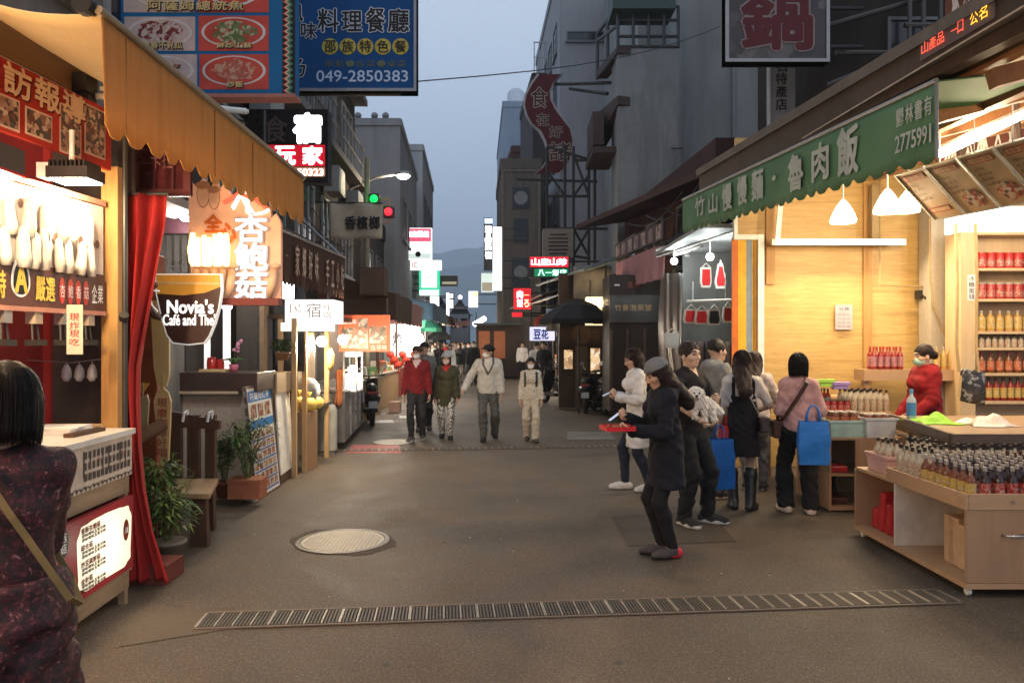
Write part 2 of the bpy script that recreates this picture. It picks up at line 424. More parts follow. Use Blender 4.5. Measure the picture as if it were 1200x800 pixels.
class Figure:
 """standing figure, local frame: faces +y, right hand at +x. All pose numbers are for a 1.70 m tall person."""
 def __init__(s,label,loc,face_deg,h=1.7,female=False,vox=.013,lean=0,head_yaw=0,head_pitch=0,head_roll=0,footR=(.10,.03),footL=(-.10,-.03),toeR=8,toeL=8,liftR=0,liftL=0,handR=None,handL=None,poleR=None,poleL=None,curlR=.35,curlL=.35,palmR=None,palmL=None,skin=(.50,.32,.23),group=None,build=1.0,hands=True,fine=1.0,bend=0,twist=0,eyes=True):
  s.k=h/1.70;s.vox=vox/s.k;s.fem=female;s.fine=fine;s.eyes=eyes
  s.label=label;s.loc=loc;s.rz=math.radians(face_deg);s.group=group;s.skin=skin
  b=build
  hipw=.085*(1.03 if female else 1);shw=(.146 if female else .166)*b
  s.b=b;s.shw=shw
  bendv=np.array([0,math.sin(lean),math.cos(lean)])
  s.pelvis=np.array([0,0,.93]);s.waist=s.pelvis+bendv*.13;s.chest=s.pelvis+bendv*.33+np.array([0,bend*.3,0])
  s.neck=s.pelvis+bendv*.50+np.array([0,bend*.7,0]);s.headc=s.neck+np.array([0,.025+math.sin(lean)*.1+bend*.5,.155-.03*abs(head_pitch)])
  ct,st=math.cos(twist),math.sin(twist)
  side=np.array([ct,st,0]);s.side=side
  s.shR=s.neck+side*shw-np.array([0,0,.055]);s.shL=s.neck-side*shw-np.array([0,0,.055])
  s.hipR=s.pelvis+np.array([hipw,0,-.03]);s.hipL=s.pelvis+np.array([-hipw,0,-.03])
  s.R=rotm(math.radians(head_yaw),-head_pitch,head_roll)
  aR=np.array([footR[0],footR[1],.085+liftR]);aL=np.array([footL[0],footL[1],.085+liftL])
  s.toeR=math.radians(toeR);s.toeL=math.radians(-toeL)
  s.kneR,s.ankR=ik(s.hipR,aR,.43,.42,(.15,1,0));s.kneL,s.ankL=ik(s.hipL,aL,.43,.42,(-.15,1,0))
  if handR is None:handR=(shw+.07,.06,.83)
  if handL is None:handL=(-shw-.07,.06,.83)
  s.elbR,s.wrR=ik(s.shR,handR,.285,.255,poleR or(.35,-1,-.3));s.elbL,s.wrL=ik(s.shL,handL,.285,.255,poleL or(-.35,-1,-.3))
  s.curl=(curlR,curlL);s.palm=(palmR,palmL)
  s.bust=.03 if female else 0
  s.hands=hands
  s.lo,s.hi=bound([s.pelvis,s.headc,s.elbR,s.elbL,s.wrR,s.wrL,s.kneR,s.kneL,s.ankR,s.ankL,s.shR,s.shL],.2)
  s.lo[2]=-.02
  s.root=None
 def torso(s,p,t=0.0):
  b=s.b;fl=(1,1.42,1)
  if s.fem:prm=((s.pelvis,s.waist,.142*b,.108*b),(s.waist,s.chest,.108*b,.122*b),(s.chest,s.neck-np.array([0,0,.075]),.122*b,.098*b))
  else:prm=((s.pelvis,s.waist,.134*b,.124*b),(s.waist,s.chest,.124*b,.144*b),(s.chest,s.neck-np.array([0,0,.075]),.144*b,.108*b))
  d=None
  for a,c,r0,r1 in prm:
   e=rc(p,a,c,r0+t,r1+t,fl)*.8
   d=e if d is None else smin(d,e,.05)
  sh=rc(p,s.shR*.94+s.shL*.06,s.shL*.94+s.shR*.06,.050+t,.050+t);d=smin(d,sh,.06)
  if s.bust:
   for sg in(1,-1):
    d=smin(d,el(p,s.chest+s.side*sg*.065+np.array([0,.085,.015]),(.062+t,.055+t,.06+t)),.04)
  else:d=smin(d,el(p,s.chest+np.array([0,.05,.04]),(.14+t,.075+t,.085+t)),.05)
  return d
 def neckf(s,p,t=0):return rc(p,s.neck-np.array([0,.005,.05]),s.headc+np.array([0,-.01,-.05]),.056+t,.05+t)
 def arm(s,p,w,t=0.0,t2=None,to=1.0,frm=0.0):
  sh,el_,wr=(s.shR,s.elbR,s.wrR)if w==0 else(s.shL,s.elbL,s.wrL)
  t2=t if t2 is None else t2;b=s.b*(.9 if s.fem else 1)
  d=rc(p,sh,el_,.047*b+t,.036*b+t)
  e=rc(p,el_,el_+(wr-el_)*to,.037*b+t,(.037-.011*to)*b+t2)
  return smin(d,e,.02)
 def uarm(s,p,w,t,frac=.6):
  sh,el_=(s.shR,s.elbR)if w==0 else(s.shL,s.elbL);b=s.b*(.9 if s.fem else 1)
  return rc(p,sh,sh+(el_-sh)*frac,.050*b+t,.042*b+t)
 def leg(s,p,w,t=0.0,t2=None,to=1.0):
  hp,kn,an=(s.hipR,s.kneR,s.ankR)if w==0 else(s.hipL,s.kneL,s.ankL)
  t2=t if t2 is None else t2;b=s.b*(.97 if s.fem else 1)
  d=rc(p,hp-np.array([0,0,.02]),kn,.079*b+t,.051*b+t)
  u=unit(an-kn);cf=kn+(an-kn)*.28+np.array([0,-.012,0])
  d=smin(d,rc(p,kn,cf,.050*b+t,.051*b+t+(t2-t)*.28),.03)
  return smin(d,rc(p,cf,kn+(an-kn)*to,.051*b+t+(t2-t)*.28,.034*b+t2),.03)
 def foot(s,p,w,t=0.0):
  an=s.ankR if w==0 else s.ankL;a=s.toeR if w==0 else s.toeL
  f=np.array([math.sin(a),math.cos(a),0]);z0=an[2]-.085
  base=np.array([an[0],an[1],z0])
  d=rc(p,base-f*.045+[0,0,.04],base+f*.09+[0,0,.036],.04+t,.042+t)
  d=smin(d,rc(p,base+f*.08+[0,0,.03],base+f*.165+[0,0,.027],.043+t,.03+t),.03)
  d=smin(d,rc(p,an,base+f*.06+[0,0,.045],.042+t,.03+t),.03)
  return smax(d,(z0+.002-p[:,2]),.008)
 def head(s,p):
  q=(p-s.headc.astype(np.float32))@s.R
  d=el(q,(0,-.012,.035),(.077,.098,.088))
  d=smin(d,el(q,(0,.022,-.045),(.057,.066,.072)),.04)
  d=smin(d,rc(q,(0,.05,-.085),(0,.062,-.088),.026,.022),.03)
  for sg in(1,-1):
   d=smin(d,el(q,(sg*.045,.055,-.02),(.026,.026,.024)),.03)
   d=smin(d,el(q,(sg*.079,-.006,-.012),(.010,.020,.032)),.008)
   d=smax(d,-el(q,(sg*.032,.096,.014),(.021,.018,.013)),.016)
   d=smin(d,el(q,(sg*.0315,.076,.012),(.0145,.012,.0115)),.003)
   d=smin(d,rc(q,(sg*.012,.091,.036),(sg*.05,.072,.036),.009,.007),.014)
  d=smin(d,rc(q,(0,.088,.02),(0,.108,-.026),.009,.013),.014)
  for sg in(1,-1):d=smin(d,el(q,(sg*.014,.094,-.030),(.010,.011,.009)),.008)
  d=smin(d,el(q,(0,.083,-.058),(.024,.012,.007)),.006)
  d=smin(d,el(q,(0,.081,-.069),(.021,.012,.007)),.006)
  return smin(d,s.neckf(p),.03)
 def headmat(s,c):
  q=(c-s.headc)@s.R
  m=np.zeros(len(c),int)
  for sg in(1,-1):
   e=((q[:,0]-sg*.0315)/.0175)**2+((q[:,2]-.012)/.0085)**2<1
   m[e&(q[:,1]>.07)]=1
   b=(np.abs(np.abs(q[:,0])-.034)<.021)&(np.abs(q[:,2]-.040+.1*(np.abs(q[:,0])-.034))<.0065)&(q[:,1]>.055)
   m[b]=1
  m[(((q[:,0])/.024)**2+((q[:,2]+.063)/.011)**2<1)&(q[:,1]>.075)]=2
  return m
 def hand(s,w):
  wr,el_=(s.wrR,s.elbR)if w==0 else(s.wrL,s.elbL);sg=1 if w==0 else-1
  Fd=unit(wr-el_);pn=s.palm[w]
  if pn is None:pn=np.array([-sg,.15,0])
  pn=np.asarray(pn,float);pn=unit(pn-Fd*(pn@Fd));Sd=np.cross(Fd,pn)*sg
  cu=s.curl[w];segs=[]
  segs.append((wr-Fd*.05,wr+Fd*.01,.027,.024))
  for i,(o,ln)in enumerate(((.030,.92),(.010,1.0),(-.010,.95),(-.029,.78))):
   mc=wr+Fd*(.088-.004*abs(i-1))+Sd*o
   segs.append((wr+Fd*.015+Sd*o*.55,mc,.0165,.0125))
   a=.25+cu*1.0;p0=mc
   for L,r0,r1,da in((.042*ln,.0108,.0095,.15+cu*1.15),(.027*ln,.0095,.0085,.1+cu*.8),(.020*ln,.0085,.0072,0)):
    dr=Fd*math.cos(a-.2)+pn*math.sin(a-.2);p1=p0+dr*L;segs.append((p0,p1,r0,r1));p0=p1;a+=da
  tb=wr+Fd*.025+Sd*.022;t1=tb+unit(Fd*.6+Sd*.75+pn*(.2+cu*.4))*.042;t2=t1+unit(Fd*.8+Sd*(.35-cu*.5)+pn*(.2+cu*.6))*.032;t3=t2+unit(Fd*.9+Sd*(.1-cu*.5)+pn*(.2+cu*.6))*.025
  segs+=[(tb,t1,.0165,.013),(t1,t2,.012,.0105),(t2,t3,.0105,.0085)]
  def fn(p):
   d=None
   for a,b,r0,r1 in segs:
    e=rc(p,a,b,r0,r1);d=e if d is None else smin(d,e,.004)
   return d
  lo,hi=bound([a for a,*_ in segs]+[b for _,b,*_ in segs],.03)
  return surfnet(fn,lo,hi,.0055*s.fine)
 def body(s):
  def fn(p):
   d=s.torso(p);d=smin(d,s.neckf(p),.04)
   for w in(0,1):d=smin(d,s.arm(p,w),.035)
   for w in(0,1):d=smin(d,s.leg(p,w),.03)
   for w in(0,1):d=smin(d,s.foot(p,w,-.004),.02)
   return d
  v,f=surfnet(fn,s.lo,s.hi,s.vox)
  parts=[(v,f,0)]
  hv,hf=surfnet(s.head,s.headc-.16,s.headc+.15,.0068*s.fine);parts.append((hv,hf,s.headmat if s.eyes else 0))
  if s.hands:
   for w in(0,1):
    v,f=s.hand(w);parts.append((v,f,0))
  sk=M('skin_%d'%int(s.skin[0]*100),s.skin,.5,0,.08,14,.1,90)
  parts=[(v*s.k,f,m if not callable(m)else(lambda c,m=m:m(c/s.k)))for v,f,m in parts]
  s.root=np_mesh('person',parts,[sk,M('eye_dark',(.03,.022,.018),.3),M('lip',(.42,.18,.15),.45)],None,s.loc,s.rz)
  tag(s.root,s.label,'person',s.group);return s
 def wear(s,name,fn,mats,lo=None,hi=None,vox=None,colfn=0,label=None):
  lo=s.lo if lo is None else np.asarray(lo,float);hi=s.hi if hi is None else np.asarray(hi,float)
  v,f=surfnet(fn,lo,hi,vox or s.vox)
  if not len(v):return None
  m=colfn if not callable(colfn)else(lambda c:colfn(c/s.k))
  o=np_mesh(name,[(v*s.k,f,m)],mats,s.root)
  if label:o['label']=label
  return o
 def wrinkle(s,p,a=.004,fz=38,ph=0):
  x,y,z=p[:,0],p[:,1],p[:,2]
  u=np.sin(13*x+7*z+ph)+np.sin(11*y-9*z+2*ph)
  return a*(np.sin(fz*z+9*x+4*u+ph)*.7+np.sin(23*x-17*z+13*y+3*u+ph*2)*.6+np.sin(61*z+31*x-24*y+3*u+ph)*.4-.5*np.abs(np.sin(17*z-21*x+2.5*u)))
 def top(s,mat,hem=.86,t=.014,sleeve=1.0,flare=0,name='shirt',colfn=0,collar=True,slt=None,wr=.005,open_sh=False,hood=False):
  def fn(p):
   d=s.torso(p,t)
   if flare:d=smin(d,rc(p,s.waist,np.array([s.pelvis[0],s.pelvis[1],hem-.1]),.135*s.b+t,.16*s.b+flare,(1,1.3,1))*.85,.06)
   elif hem<.9:d=smin(d,rc(p,s.waist,s.pelvis-np.array([0,0,.93-hem+.1]),.14*s.b+t,.150*s.b+t,(1,1.35,1))*.85,.05)
   if sleeve:
    for w in(0,1):
     a=s.arm(p,w,t,slt if slt is not None else t+.004,min(1,sleeve))if sleeve>.5 else s.uarm(p,w,t,sleeve*2)
     d=smin(d,a,.03)
   if collar:d=smin(d,rc(p,s.neck-np.array([0,.01,.06]),s.neck+np.array([0,.0,.015]),.07+t*.6,.058),.03)
   if hood:d=smin(d,el(p,s.neck+np.array([0,-.085,-.01]),(.115,.07,.075)),.03)
   d=d+s.wrinkle(p,wr)
   return smax(d,hem+.004*np.sin(p[:,0]*20+p[:,1]*15)-p[:,2],.012)
  mats=mat if isinstance(mat,(list,tuple))else[mat]
  return s.wear(name,fn,mats,colfn=colfn,lo=(s.lo[0],s.lo[1],hem-.05),hi=s.hi)
 def pants(s,mat,t=.012,t2=.02,to=1.0,waist=1.0,name='trousers',wr=.007,colfn=0):
  def fn(p):
   d=smin(s.leg(p,0,t,t2,to),s.leg(p,1,t,t2,to),.012)
   d=smin(d,rc(p,s.pelvis-np.array([0,0,.04]),s.waist,.148*s.b+t*.6,.132*s.b+t*.6,(1,1.38,1))*.85,.04)
   d=d+s.wrinkle(p,wr,30,2)
   return smax(smax(d,p[:,2]-waist,.01),.055-p[:,2],.008)
  return s.wear(name,fn,mat if isinstance(mat,(list,tuple))else[mat],hi=(s.hi[0],s.hi[1],waist+.05),colfn=colfn)
 def skirt(s,mat,hem=.45,r=.19,waist=1.02,name='skirt',wr=.006):
  def fn(p):
   d=rc(p,s.waist,np.array([0,(s.kneR[1]+s.kneL[1])*.35,hem-.1]),.135*s.b+.03,r,(1,1.22,1))*.85
   d=smin(d,rc(p,s.pelvis-np.array([0,0,.02]),s.pelvis+np.array([0,0,.03]),.185*s.b,.165*s.b,(1,1.3,1))*.85,.05)
   d=d+s.wrinkle(p,wr,6,1)
   return smax(smax(d,p[:,2]-waist,.01),hem-p[:,2],.01)
  return s.wear(name,fn,mat if isinstance(mat,(list,tuple))else[mat],lo=(s.lo[0],s.lo[1],hem-.03),hi=(s.hi[0],s.hi[1],waist+.04))
 def shoes(s,mat,sole,t=.007,high=0):
  for w in(0,1):
   an=s.ankR if w==0 else s.ankL;z0=an[2]-.085
   def fn(p):
    d=s.foot(p,w,t)
    if high:
     kn=s.kneR if w==0 else s.kneL
     d=smin(d,s.leg(p,w,.016,.022),.02);return smax(d,(p[:,2]-an[2]-.40*high),.01)
    return smax(d,p[:,2]-(an[2]+.005),.012)
   c=lambda q:(q[:,2]<z0+.032+.008*np.sin(q[:,1]*60)).astype(int)
   s.wear('boot' if high else 'shoe',fn,[mat,sole],lo=(an[0]-.2,an[1]-.22,z0-.01),hi=(an[0]+.2,an[1]+.24,z0+.14+(.42*high)),vox=s.vox*.75,colfn=c)
 def hair(s,mat,style='short',length=.3,vox=None):
  def fn(p):
   q=(p-s.headc.astype(np.float32))@s.R
   d=el(q,(0,-.018,.042),(.090,.108,.098))
   face=np.maximum(np.maximum(-(q[:,1]-.030+.35*np.maximum(q[:,2]-.035,0)*2),q[:,2]-.085),-1)
   if style=='short':
    d=smax(d,-(q[:,2]+.005+.55*q[:,1]+.03),.012)
    d=smax(d,-el(q,(0,.115,-.005),(.075,.07,.078)),.01)
    d=smax(d,-(q[:,2]+.062),.01)
   elif style=='bald':
    d=smax(d,-(q[:,2]-.01+.45*q[:,1]),.012);d=smax(d,-el(q,(0,.115,.0),(.08,.08,.085)),.01)
   elif style=='bob':
    d=smin(d,rc(q,(0,-.03,.03),(0,-.025,-.075),.092,.100),.03)
    d=smax(d,-(q[:,2]+.115+.1*q[:,1]),.012)
    d=smax(d,-el(q,(0,.125,-.035),(.064,.10,.085)),.012)
   elif style=='long':
    d=smin(d,rc(q,(0,-.035,.02),(0,-.045,-.09),.088,.092),.03)
    d2=smin(d,rc(p,s.headc+s.R@np.array([0,-.05,-.05]),np.array([s.headc[0],min(s.headc[1]-.13,-.135*s.b-.065),s.headc[2]-.10-length]),.092,.075,(1,1.4,1))*.8,.04)
    d=smax(d2,-el(q,(0,.125,-.04),(.062,.105,.10)),.012)
   elif style=='bun':
    d=smax(d,-(q[:,2]+.06-.25*q[:,1]),.012)
    d=smax(d,-el(q,(0,.12,-.015),(.07,.075,.09)),.012)
    d=smin(d,el(q,(0,-.125,.0),(.05,.045,.05)),.012)
   st=np.sin(q[:,0]*150+6*np.sin(q[:,2]*14))*.0022+np.sin(q[:,0]*63+q[:,1]*40+4*np.sin(q[:,2]*9))*.003
   return d+st
  lo=s.headc-.2;hi=s.headc+.2;lo[2]-=length if style=='long' else 0;lo[1]-=.18
  return s.wear('hair',fn,[mat],lo,hi,vox or .008*s.fine)
 def strands(s,mat,n=350,end=-.115,seed=1,wave=.006,j0=0):
  rr=random.Random(seed);mb=MB();k=s.k;rm=s.R.astype(float)
  for i in range(n):
   ph=rr.uniform(0,2*PI);f=math.cos(ph);pts=[];out_=rr.uniform(.985,1.045)**1;stop=.62 if f>.5 else 1;w1,w2=rr.uniform(0,6),rr.uniform(.5,1.5)
   z1=end*rr.uniform(.86,1.06)
   for j in range(j0,9):
    t=j/8
    if t<.55:
     th=.12+(PI/2-.12)*t/.55*stop;q=np.array([.093*math.sin(th)*math.sin(ph),-.018+.111*math.sin(th)*f,.042+.101*math.cos(th)])*np.array([out_,out_,1])
    elif stop<1:break
    else:
     u=(t-.55)/.45;q=np.array([.098*math.sin(ph)*out_*(1-.10*u*u),-.018+.112*f*out_-.012*u*(f<0),.042+(z1-.042)*u])
    q=q+wave*np.array([math.sin(w1+t*5*w2),math.cos(w1+t*4*w2),0])*t
    pts.append(tuple((s.headc+rm@q)*k))
   if len(pts)>2:mb.path(pts,[.0013]*(len(pts)-1)+[.0005],3)
  return mb.build('hair_strands',mat,s.root,local=True,smooth=True)
 def mask(s,mat):
  def fn(p):
   q=(p-s.headc.astype(np.float32))@s.R
   d=el(q,(0,.026,-.045),(.066,.088,.062))
   return smax(smax(d,-(q[:,1]-.018),.01),q[:,2]+.008,.008)
  return s.wear('face_mask',fn,[mat],s.headc-.16,s.headc+.16,.008*s.fine)
 def hat(s,mat,brim=.06,crown=.09,front_only=False,name='hat',tilt=0):
  def fn(p):
   q=(p-s.headc.astype(np.float32))@s.R
   d=el(q,(0,-.016,.055),(.095,.114,crown));d=smax(d,-(q[:,2]-.05-.12*q[:,1]),.01)
   c=(0,.10 if front_only else-.01,.055);r=(.075 if front_only else .095+brim,(.09 if front_only else .112+brim),.012)
   b=el(q,c,r);return smin(d,b,.008)
  return s.wear(name,fn,[mat],s.headc-.24,s.headc+.24,.009*s.fine)
 def world(s,lp):
  """a point of the figure's frame (1.70 m numbers) in the place"""
  a=np.asarray(lp,float)*s.k;c,n=math.cos(s.rz),math.sin(s.rz)
  return Vector((s.loc[0]+a[0]*c-a[1]*n,s.loc[1]+a[0]*n+a[1]*c,s.loc[2]+a[2]))
def cloth(name,col,rough=.9,var=.2):
 k='cloth_'+name
 if k in MATS:return MATS[k]
 m,nt,out=_nt(k);v=coords(nt);w_=noise(nt,coords(nt,(1,1,.6)),7,4,.6,1.8);f_=noise(nt,v,170,3)
 h=N(nt,'ShaderNodeMath',operation='MULTIPLY_ADD');h.inputs[1].default_value=.06;nt.links.new(f_,h.inputs[0]);nt.links.new(w_,h.inputs[2])
 c=ramp(nt,noise(nt,v,11,5,.7),[(.3,tuple(x*(1-var)for x in col)),(.7,tuple(x*(1+var)for x in col))])
 b=bsdf(nt,out,c,rough,0,h.outputs[0],.42,.03);b.inputs['Specular IOR Level'].default_value=.25;MATS[k]=m;return m
def hairmat(name,col):
 m,nt,out=_nt(name);n1=noise(nt,coords(nt,(60,60,5)),2.5,4,.7,.6)
 b=bsdf(nt,out,ramp(nt,n1,[(.3,tuple(x*.4 for x in col)),(.7,tuple(x*1.5 for x in col))]),.5,0,n1,.8,.01);b.inputs['Specular IOR Level'].default_value=.22;MATS[name]=m;return m
HAIR=hairmat('hair_black',(.011,.008,.007))
HAIRB=hairmat('hair_brown',(.022,.011,.008))
WHITE_SOLE=M('sole_white',(.62,.60,.57),.6)
BLACK_SOLE=M('sole_black',(.02,.02,.02),.6)
MASKW=M('mask_cloth',(.70,.72,.74),.8)
def floral():
 m,nt,out=_nt('cloth_floral');v=coords(nt)
 vo=N(nt,'ShaderNodeTexVoronoi');vo.inputs['Scale'].default_value=42;nt.links.new(v,vo.inputs['Vector'])
 n=noise(nt,v,44,5,.7,.8)
 c=ramp(nt,n,[(.42,(.007,.003,.004)),(.52,(.045,.005,.008)),(.60,(.10,.012,.018)),(.68,(.30,.19,.18)),(.76,(.03,.006,.008))])
 c=mix(nt,ramp(nt,vo.outputs[0],[(.25,(1,1,1)),(.55,(0,0,0))]),c,mix(nt,.6,c,(.012,.004,.005)))
 bsdf(nt,out,c,.75,0,noise(nt,v,150,3),.3,.004);return m
def spotted(name,a,b,sc=30,th=.5):
 m,nt,out=_nt(name);v=coords(nt)
 n=noise(nt,v,sc,2,.5,.5)
 bsdf(nt,out,ramp(nt,n,[(th-.02,a),(th+.02,b)]),.85,0,noise(nt,v,150,3),.3,.004);return m
def strap_tube(mb,pts,w=.022,t=.003):
 """flat strap along points"""
 pts=[Vector(p)for p in pts];k=len(pts);vs=[]
 c=sum(pts,Vector())/k
 for i,p in enumerate(pts):
  d=(pts[min(i+1,k-1)]-pts[max(i-1,0)]).normalized();n=(p-c);n=(n-d*n.dot(d)).normalized();s=d.cross(n)*w/2
  vs+=[p-s,p+s,p+s+n*t,p-s+n*t]
 fs=[]
 for i in range(k-1):
  for j in range(4):fs.append((i*4+j,i*4+(j+1)%4,(i+1)*4+(j+1)%4,(i+1)*4+j))
 mb.add(vs,fs)
def GP(px,py,dx=0):
 g=G(px,py);return(g.x+dx,g.y,0)
FIG={}
f=Figure('woman with bobbed hair in a dark red flowered dress, seen from behind at the counter',(-1.575,2.3,0),30,1.665,True,.012,lean=.03,head_yaw=10,head_pitch=.10,handR=(.05,.36,1.06),handL=(-.12,.36,1.1),poleR=(.25,-1,-.4),fine=.9,build=.95).body()
f.skirt(floral(),hem=.30,r=.25,waist=1.04,name='skirt',wr=.012)
f.top(MATS.setdefault('floral2',floral()),hem=.92,t=.018,sleeve=.62,name='dress_top',slt=.024,wr=.0035,collar=False)
f.hair(HAIR,'bob',vox=.0065);f.strands(HAIR,1500,-.125);f.shoes(cloth('blackshoe',(.02,.02,.02)),BLACK_SOLE)
FIG['dress']=f
def crossbody(fig,name,label,mat,side=1,wid=.022,bag=(.20,.08,.15),bagpos=None,off=.03,cat='bag',bagmat=None,low=.92,group=None):
 """strap from the shoulder on -side over back and chest to a bag on the +side hip"""
 shp=fig.shL if side>0 else fig.shR
 nk=fig.neck;b=fig.b
 top_=(shp*.55+nk*.45)+np.array([0,0,.045+off*.6])
 hip=np.array([side*(.19*b+off),.0,low])
 pts=[]
 def backy(z):return-(.118*b+off+(.012 if z>1.2 else 0))
 back=[(1-t)*top_+t*hip for t in np.linspace(.12,.9,7)]
 for q in back:pts.append((q[0],fig.chest[1]*.6+backy(q[2])*math.sqrt(max(.1,1-min(1,abs(q[0])/.30)**2)),q[2]))
 fr=[(1-t)*hip+t*top_ for t in np.linspace(.1,.88,7)]
 pts=[tuple(top_)]+pts+[tuple(hip)]
 for q in fr:pts.append((q[0],fig.chest[1]*.6+(.150*b+off+(.03 if fig.fem and 1.15<q[2]<1.35 else 0))*math.sqrt(max(.1,1-min(1,abs(q[0])/.30)**2)),q[2]))
 pts.append(tuple(top_))
 W=[fig.world(p)for p in pts]
 bp=fig.world(bagpos or(side*(.22*b+off),.0,low-.08))
 t=thing(name,label,cat,bp,group)
 mb=MB();strap_tube(mb,W,wid);mb.build('strap',mat,t)
 mb=MB();mb.box(-bag[0]/2,bag[0]/2,-bag[1]/2,bag[1]/2,-bag[2]/2,bag[2]/2,top=.88)
 o=mb.build('bag_body',bagmat or mat,t,local=True,bevel=.02);o.rotation_euler=(0,0,fig.rz+PI/2)
 mb=MB();mb.box(-bag[0]*.46,bag[0]*.46,-bag[1]/2-.006,bag[1]/2+.006,bag[2]*.05,bag[2]*.53)
 o=mb.build('flap',bagmat or mat,t,local=True,bevel=.012);o.rotation_euler=(0,0,fig.rz+PI/2)
 return t
crossbody(f,'shoulder_bag','olive strap of a shoulder bag worn across the back of the dark red flowered dress',M('strap_olive',(.22,.15,.06),.6),1,.020,off=.03,bagpos=(.10,.27,.86))
f=Figure('man in a red sweater, dark trousers, brown hat and white mask walking up the street',(*GP(489,516)[:2],0),178,1.66,vox=.016,footR=(.09,.10),footL=(-.08,-.12),liftL=.01,skin=(.42,.27,.19),build=1.0).body()
vneck=lambda fig,depth=.14,w=.06:(lambda c:((c[:,1]>fig.chest[1]+.05)&(np.abs(c[:,0])<np.clip((c[:,2]-(fig.neck[2]-depth))*w/.10,0,.09))).astype(int))
SKINM=lambda fig:MATS['skin_%d'%int(fig.skin[0]*100)]
f.top([cloth('red',(.15,.010,.012)),cloth('pinkshirt',(.55,.40,.38))],hem=.84,colfn=vneck(f,.12),t=.018)
f.pants(cloth('charcoal',(.022,.022,.024)));f.shoes(cloth('shoedark',(.06,.055,.05)),WHITE_SOLE)
f.hair(HAIR);f.mask(MASKW);f.hat(cloth('brownhat',(.06,.04,.03)),.045,.085)
f=Figure('woman in an olive green coat, patterned trousers, pale cap and pink mask',(*GP(523,514)[:2],0),182,1.53,True,.016,footR=(.08,-.1),footL=(-.08,.1),liftR=.015,build=1.04).body()
f.top([cloth('olive',(.055,.052,.028)),cloth('redshirt',(.42,.03,.03))],hem=.66,t=.03,flare=.04,colfn=vneck(f,.10,.07))
f.pants(spotted('cloth_bwcheck',(.55,.53,.5),(.04,.04,.04),42));f.shoes(cloth('blackshoe',(.02,.02,.02)),BLACK_SOLE)
f.hair(HAIR,'bob');f.mask(M('mask_pink',(.70,.52,.50),.8));f.hat(cloth('greycap',(.38,.38,.36)),.015,.10,name='cap')
f=Figure('man in a pale zip jacket, grey trousers and black hat looking aside while walking',(*GP(572,516)[:2],0),182,1.68,vox=.016,head_yaw=-55,footR=(.08,.12),footL=(-.12,-.14),liftL=.03,handR=(.42,.14,.93),poleR=(.6,-.8,-.6),build=1.05,skin=(.42,.27,.19)).body()
def jk(c,f=f):
 m=vneck(f,.24,.05)(c)*2
 e=(c[:,1]>f.chest[1]+.04)&(np.abs(np.abs(c[:,0])-np.clip((c[:,2]-(f.neck[2]-.24))*.5,0,.09))<.018)&(c[:,2]>f.neck[2]-.26)&(np.abs(c[:,0])<.12)
 m[e]=1;return m
f.top([cloth('paleJacket',(.44,.42,.38)),cloth('darkgrey',(.07,.07,.07)),cloth('cream',(.5,.46,.4))],hem=.84,t=.03,colfn=jk)
f.pants(cloth('greytrouser',(.075,.075,.072)),t=.018,t2=.03);f.shoes(cloth('blackshoe',(.02,.02,.02)),BLACK_SOLE)
f.hair(HAIR);f.mask(MASKW);f.hat(cloth('blackhat',(.015,.014,.016)),.05,.085)
f=Figure('girl in a cream blouse and cream trousers with dark backpack straps and white mask',(*GP(622,517)[:2],0),180,1.46,True,.015,footR=(.07,-.12),footL=(-.09,.12),liftR=.02).body()
def bp(c):return((np.abs(np.abs(c[:,0])-.115)<.022)&(c[:,2]>1.12)&(c[:,1]>-.02)&(c[:,2]<1.42)).astype(int)
f.top([spotted('cloth_creamdot',(.55,.50,.42),(.38,.33,.26),46),cloth('strapdark',(.03,.03,.035))],hem=.86,t=.022,colfn=bp)
f.pants(cloth('creampants',(.46,.40,.32)),t=.02,t2=.045);f.shoes(cloth('brownshoe',(.08,.06,.05)),BLACK_SOLE)
f.hair(HAIR,'long',.12);f.mask(MASKW)
f=Figure('man in a grey shirt and dark hat behind the man in the red sweater',(X(497,14.6),14.6,0),185,1.72,vox=.018,footR=(.09,.1),footL=(-.09,-.1)).body()
f.top([cloth('greyshirt',(.14,.14,.14))],hem=.85);f.pants(cloth('charcoal',(.022,.022,.024)));f.shoes(cloth('shoedark',(.06,.055,.05)),BLACK_SOLE)
f.hair(HAIR);f.hat(cloth('blackhat',(.015,.014,.016)),.045,.085)
lh=Figure('woman with very long dark hair in white sleeves and a long white apron',(*GP(748,574)[:2],0),95,1.66,True,.0135,lean=.06,head_pitch=.32,footR=(.08,.14),footL=(-.09,-.12),liftR=0,handL=(-.08,.27,1.12),handR=(.03,.25,1.14),poleL=(-.7,-.6,-1),poleR=(.7,-.6,-1),curlL=.8,curlR=.8,palmL=(.3,-.4,1),palmR=(-.3,-.4,1)).body()
lh.top([cloth('white',(.62,.60,.58))],hem=.52,t=.025,flare=.03,sleeve=.95)
cloth('blackvest',(.02,.02,.024))
lh.pants(cloth('navyleg',(.02,.024,.04)),t=.012,t2=.016,wr=.003);lh.shoes(cloth('whiteshoe',(.6,.58,.54)),WHITE_SOLE);lh.hair(HAIRB,'long',.42);lh.strands(HAIRB,300,-.3)
cw=Figure('woman in a navy coat and grey cap looking down at her phone',(*GP(781,651)[:2],0),100,1.60,True,.0125,lean=.04,bend=.03,head_pitch=.42,footR=(.06,.02),footL=(-.06,-.03),handL=(-.10,.33,1.10),handR=(.07,.33,1.185),poleL=(-.6,-1,-.8),poleR=(.6,-1,-.8),curlL=.75,curlR=.85,palmL=(.2,-.2,1),palmR=(-.5,-.3,.8),skin=(.46,.29,.20)).body()
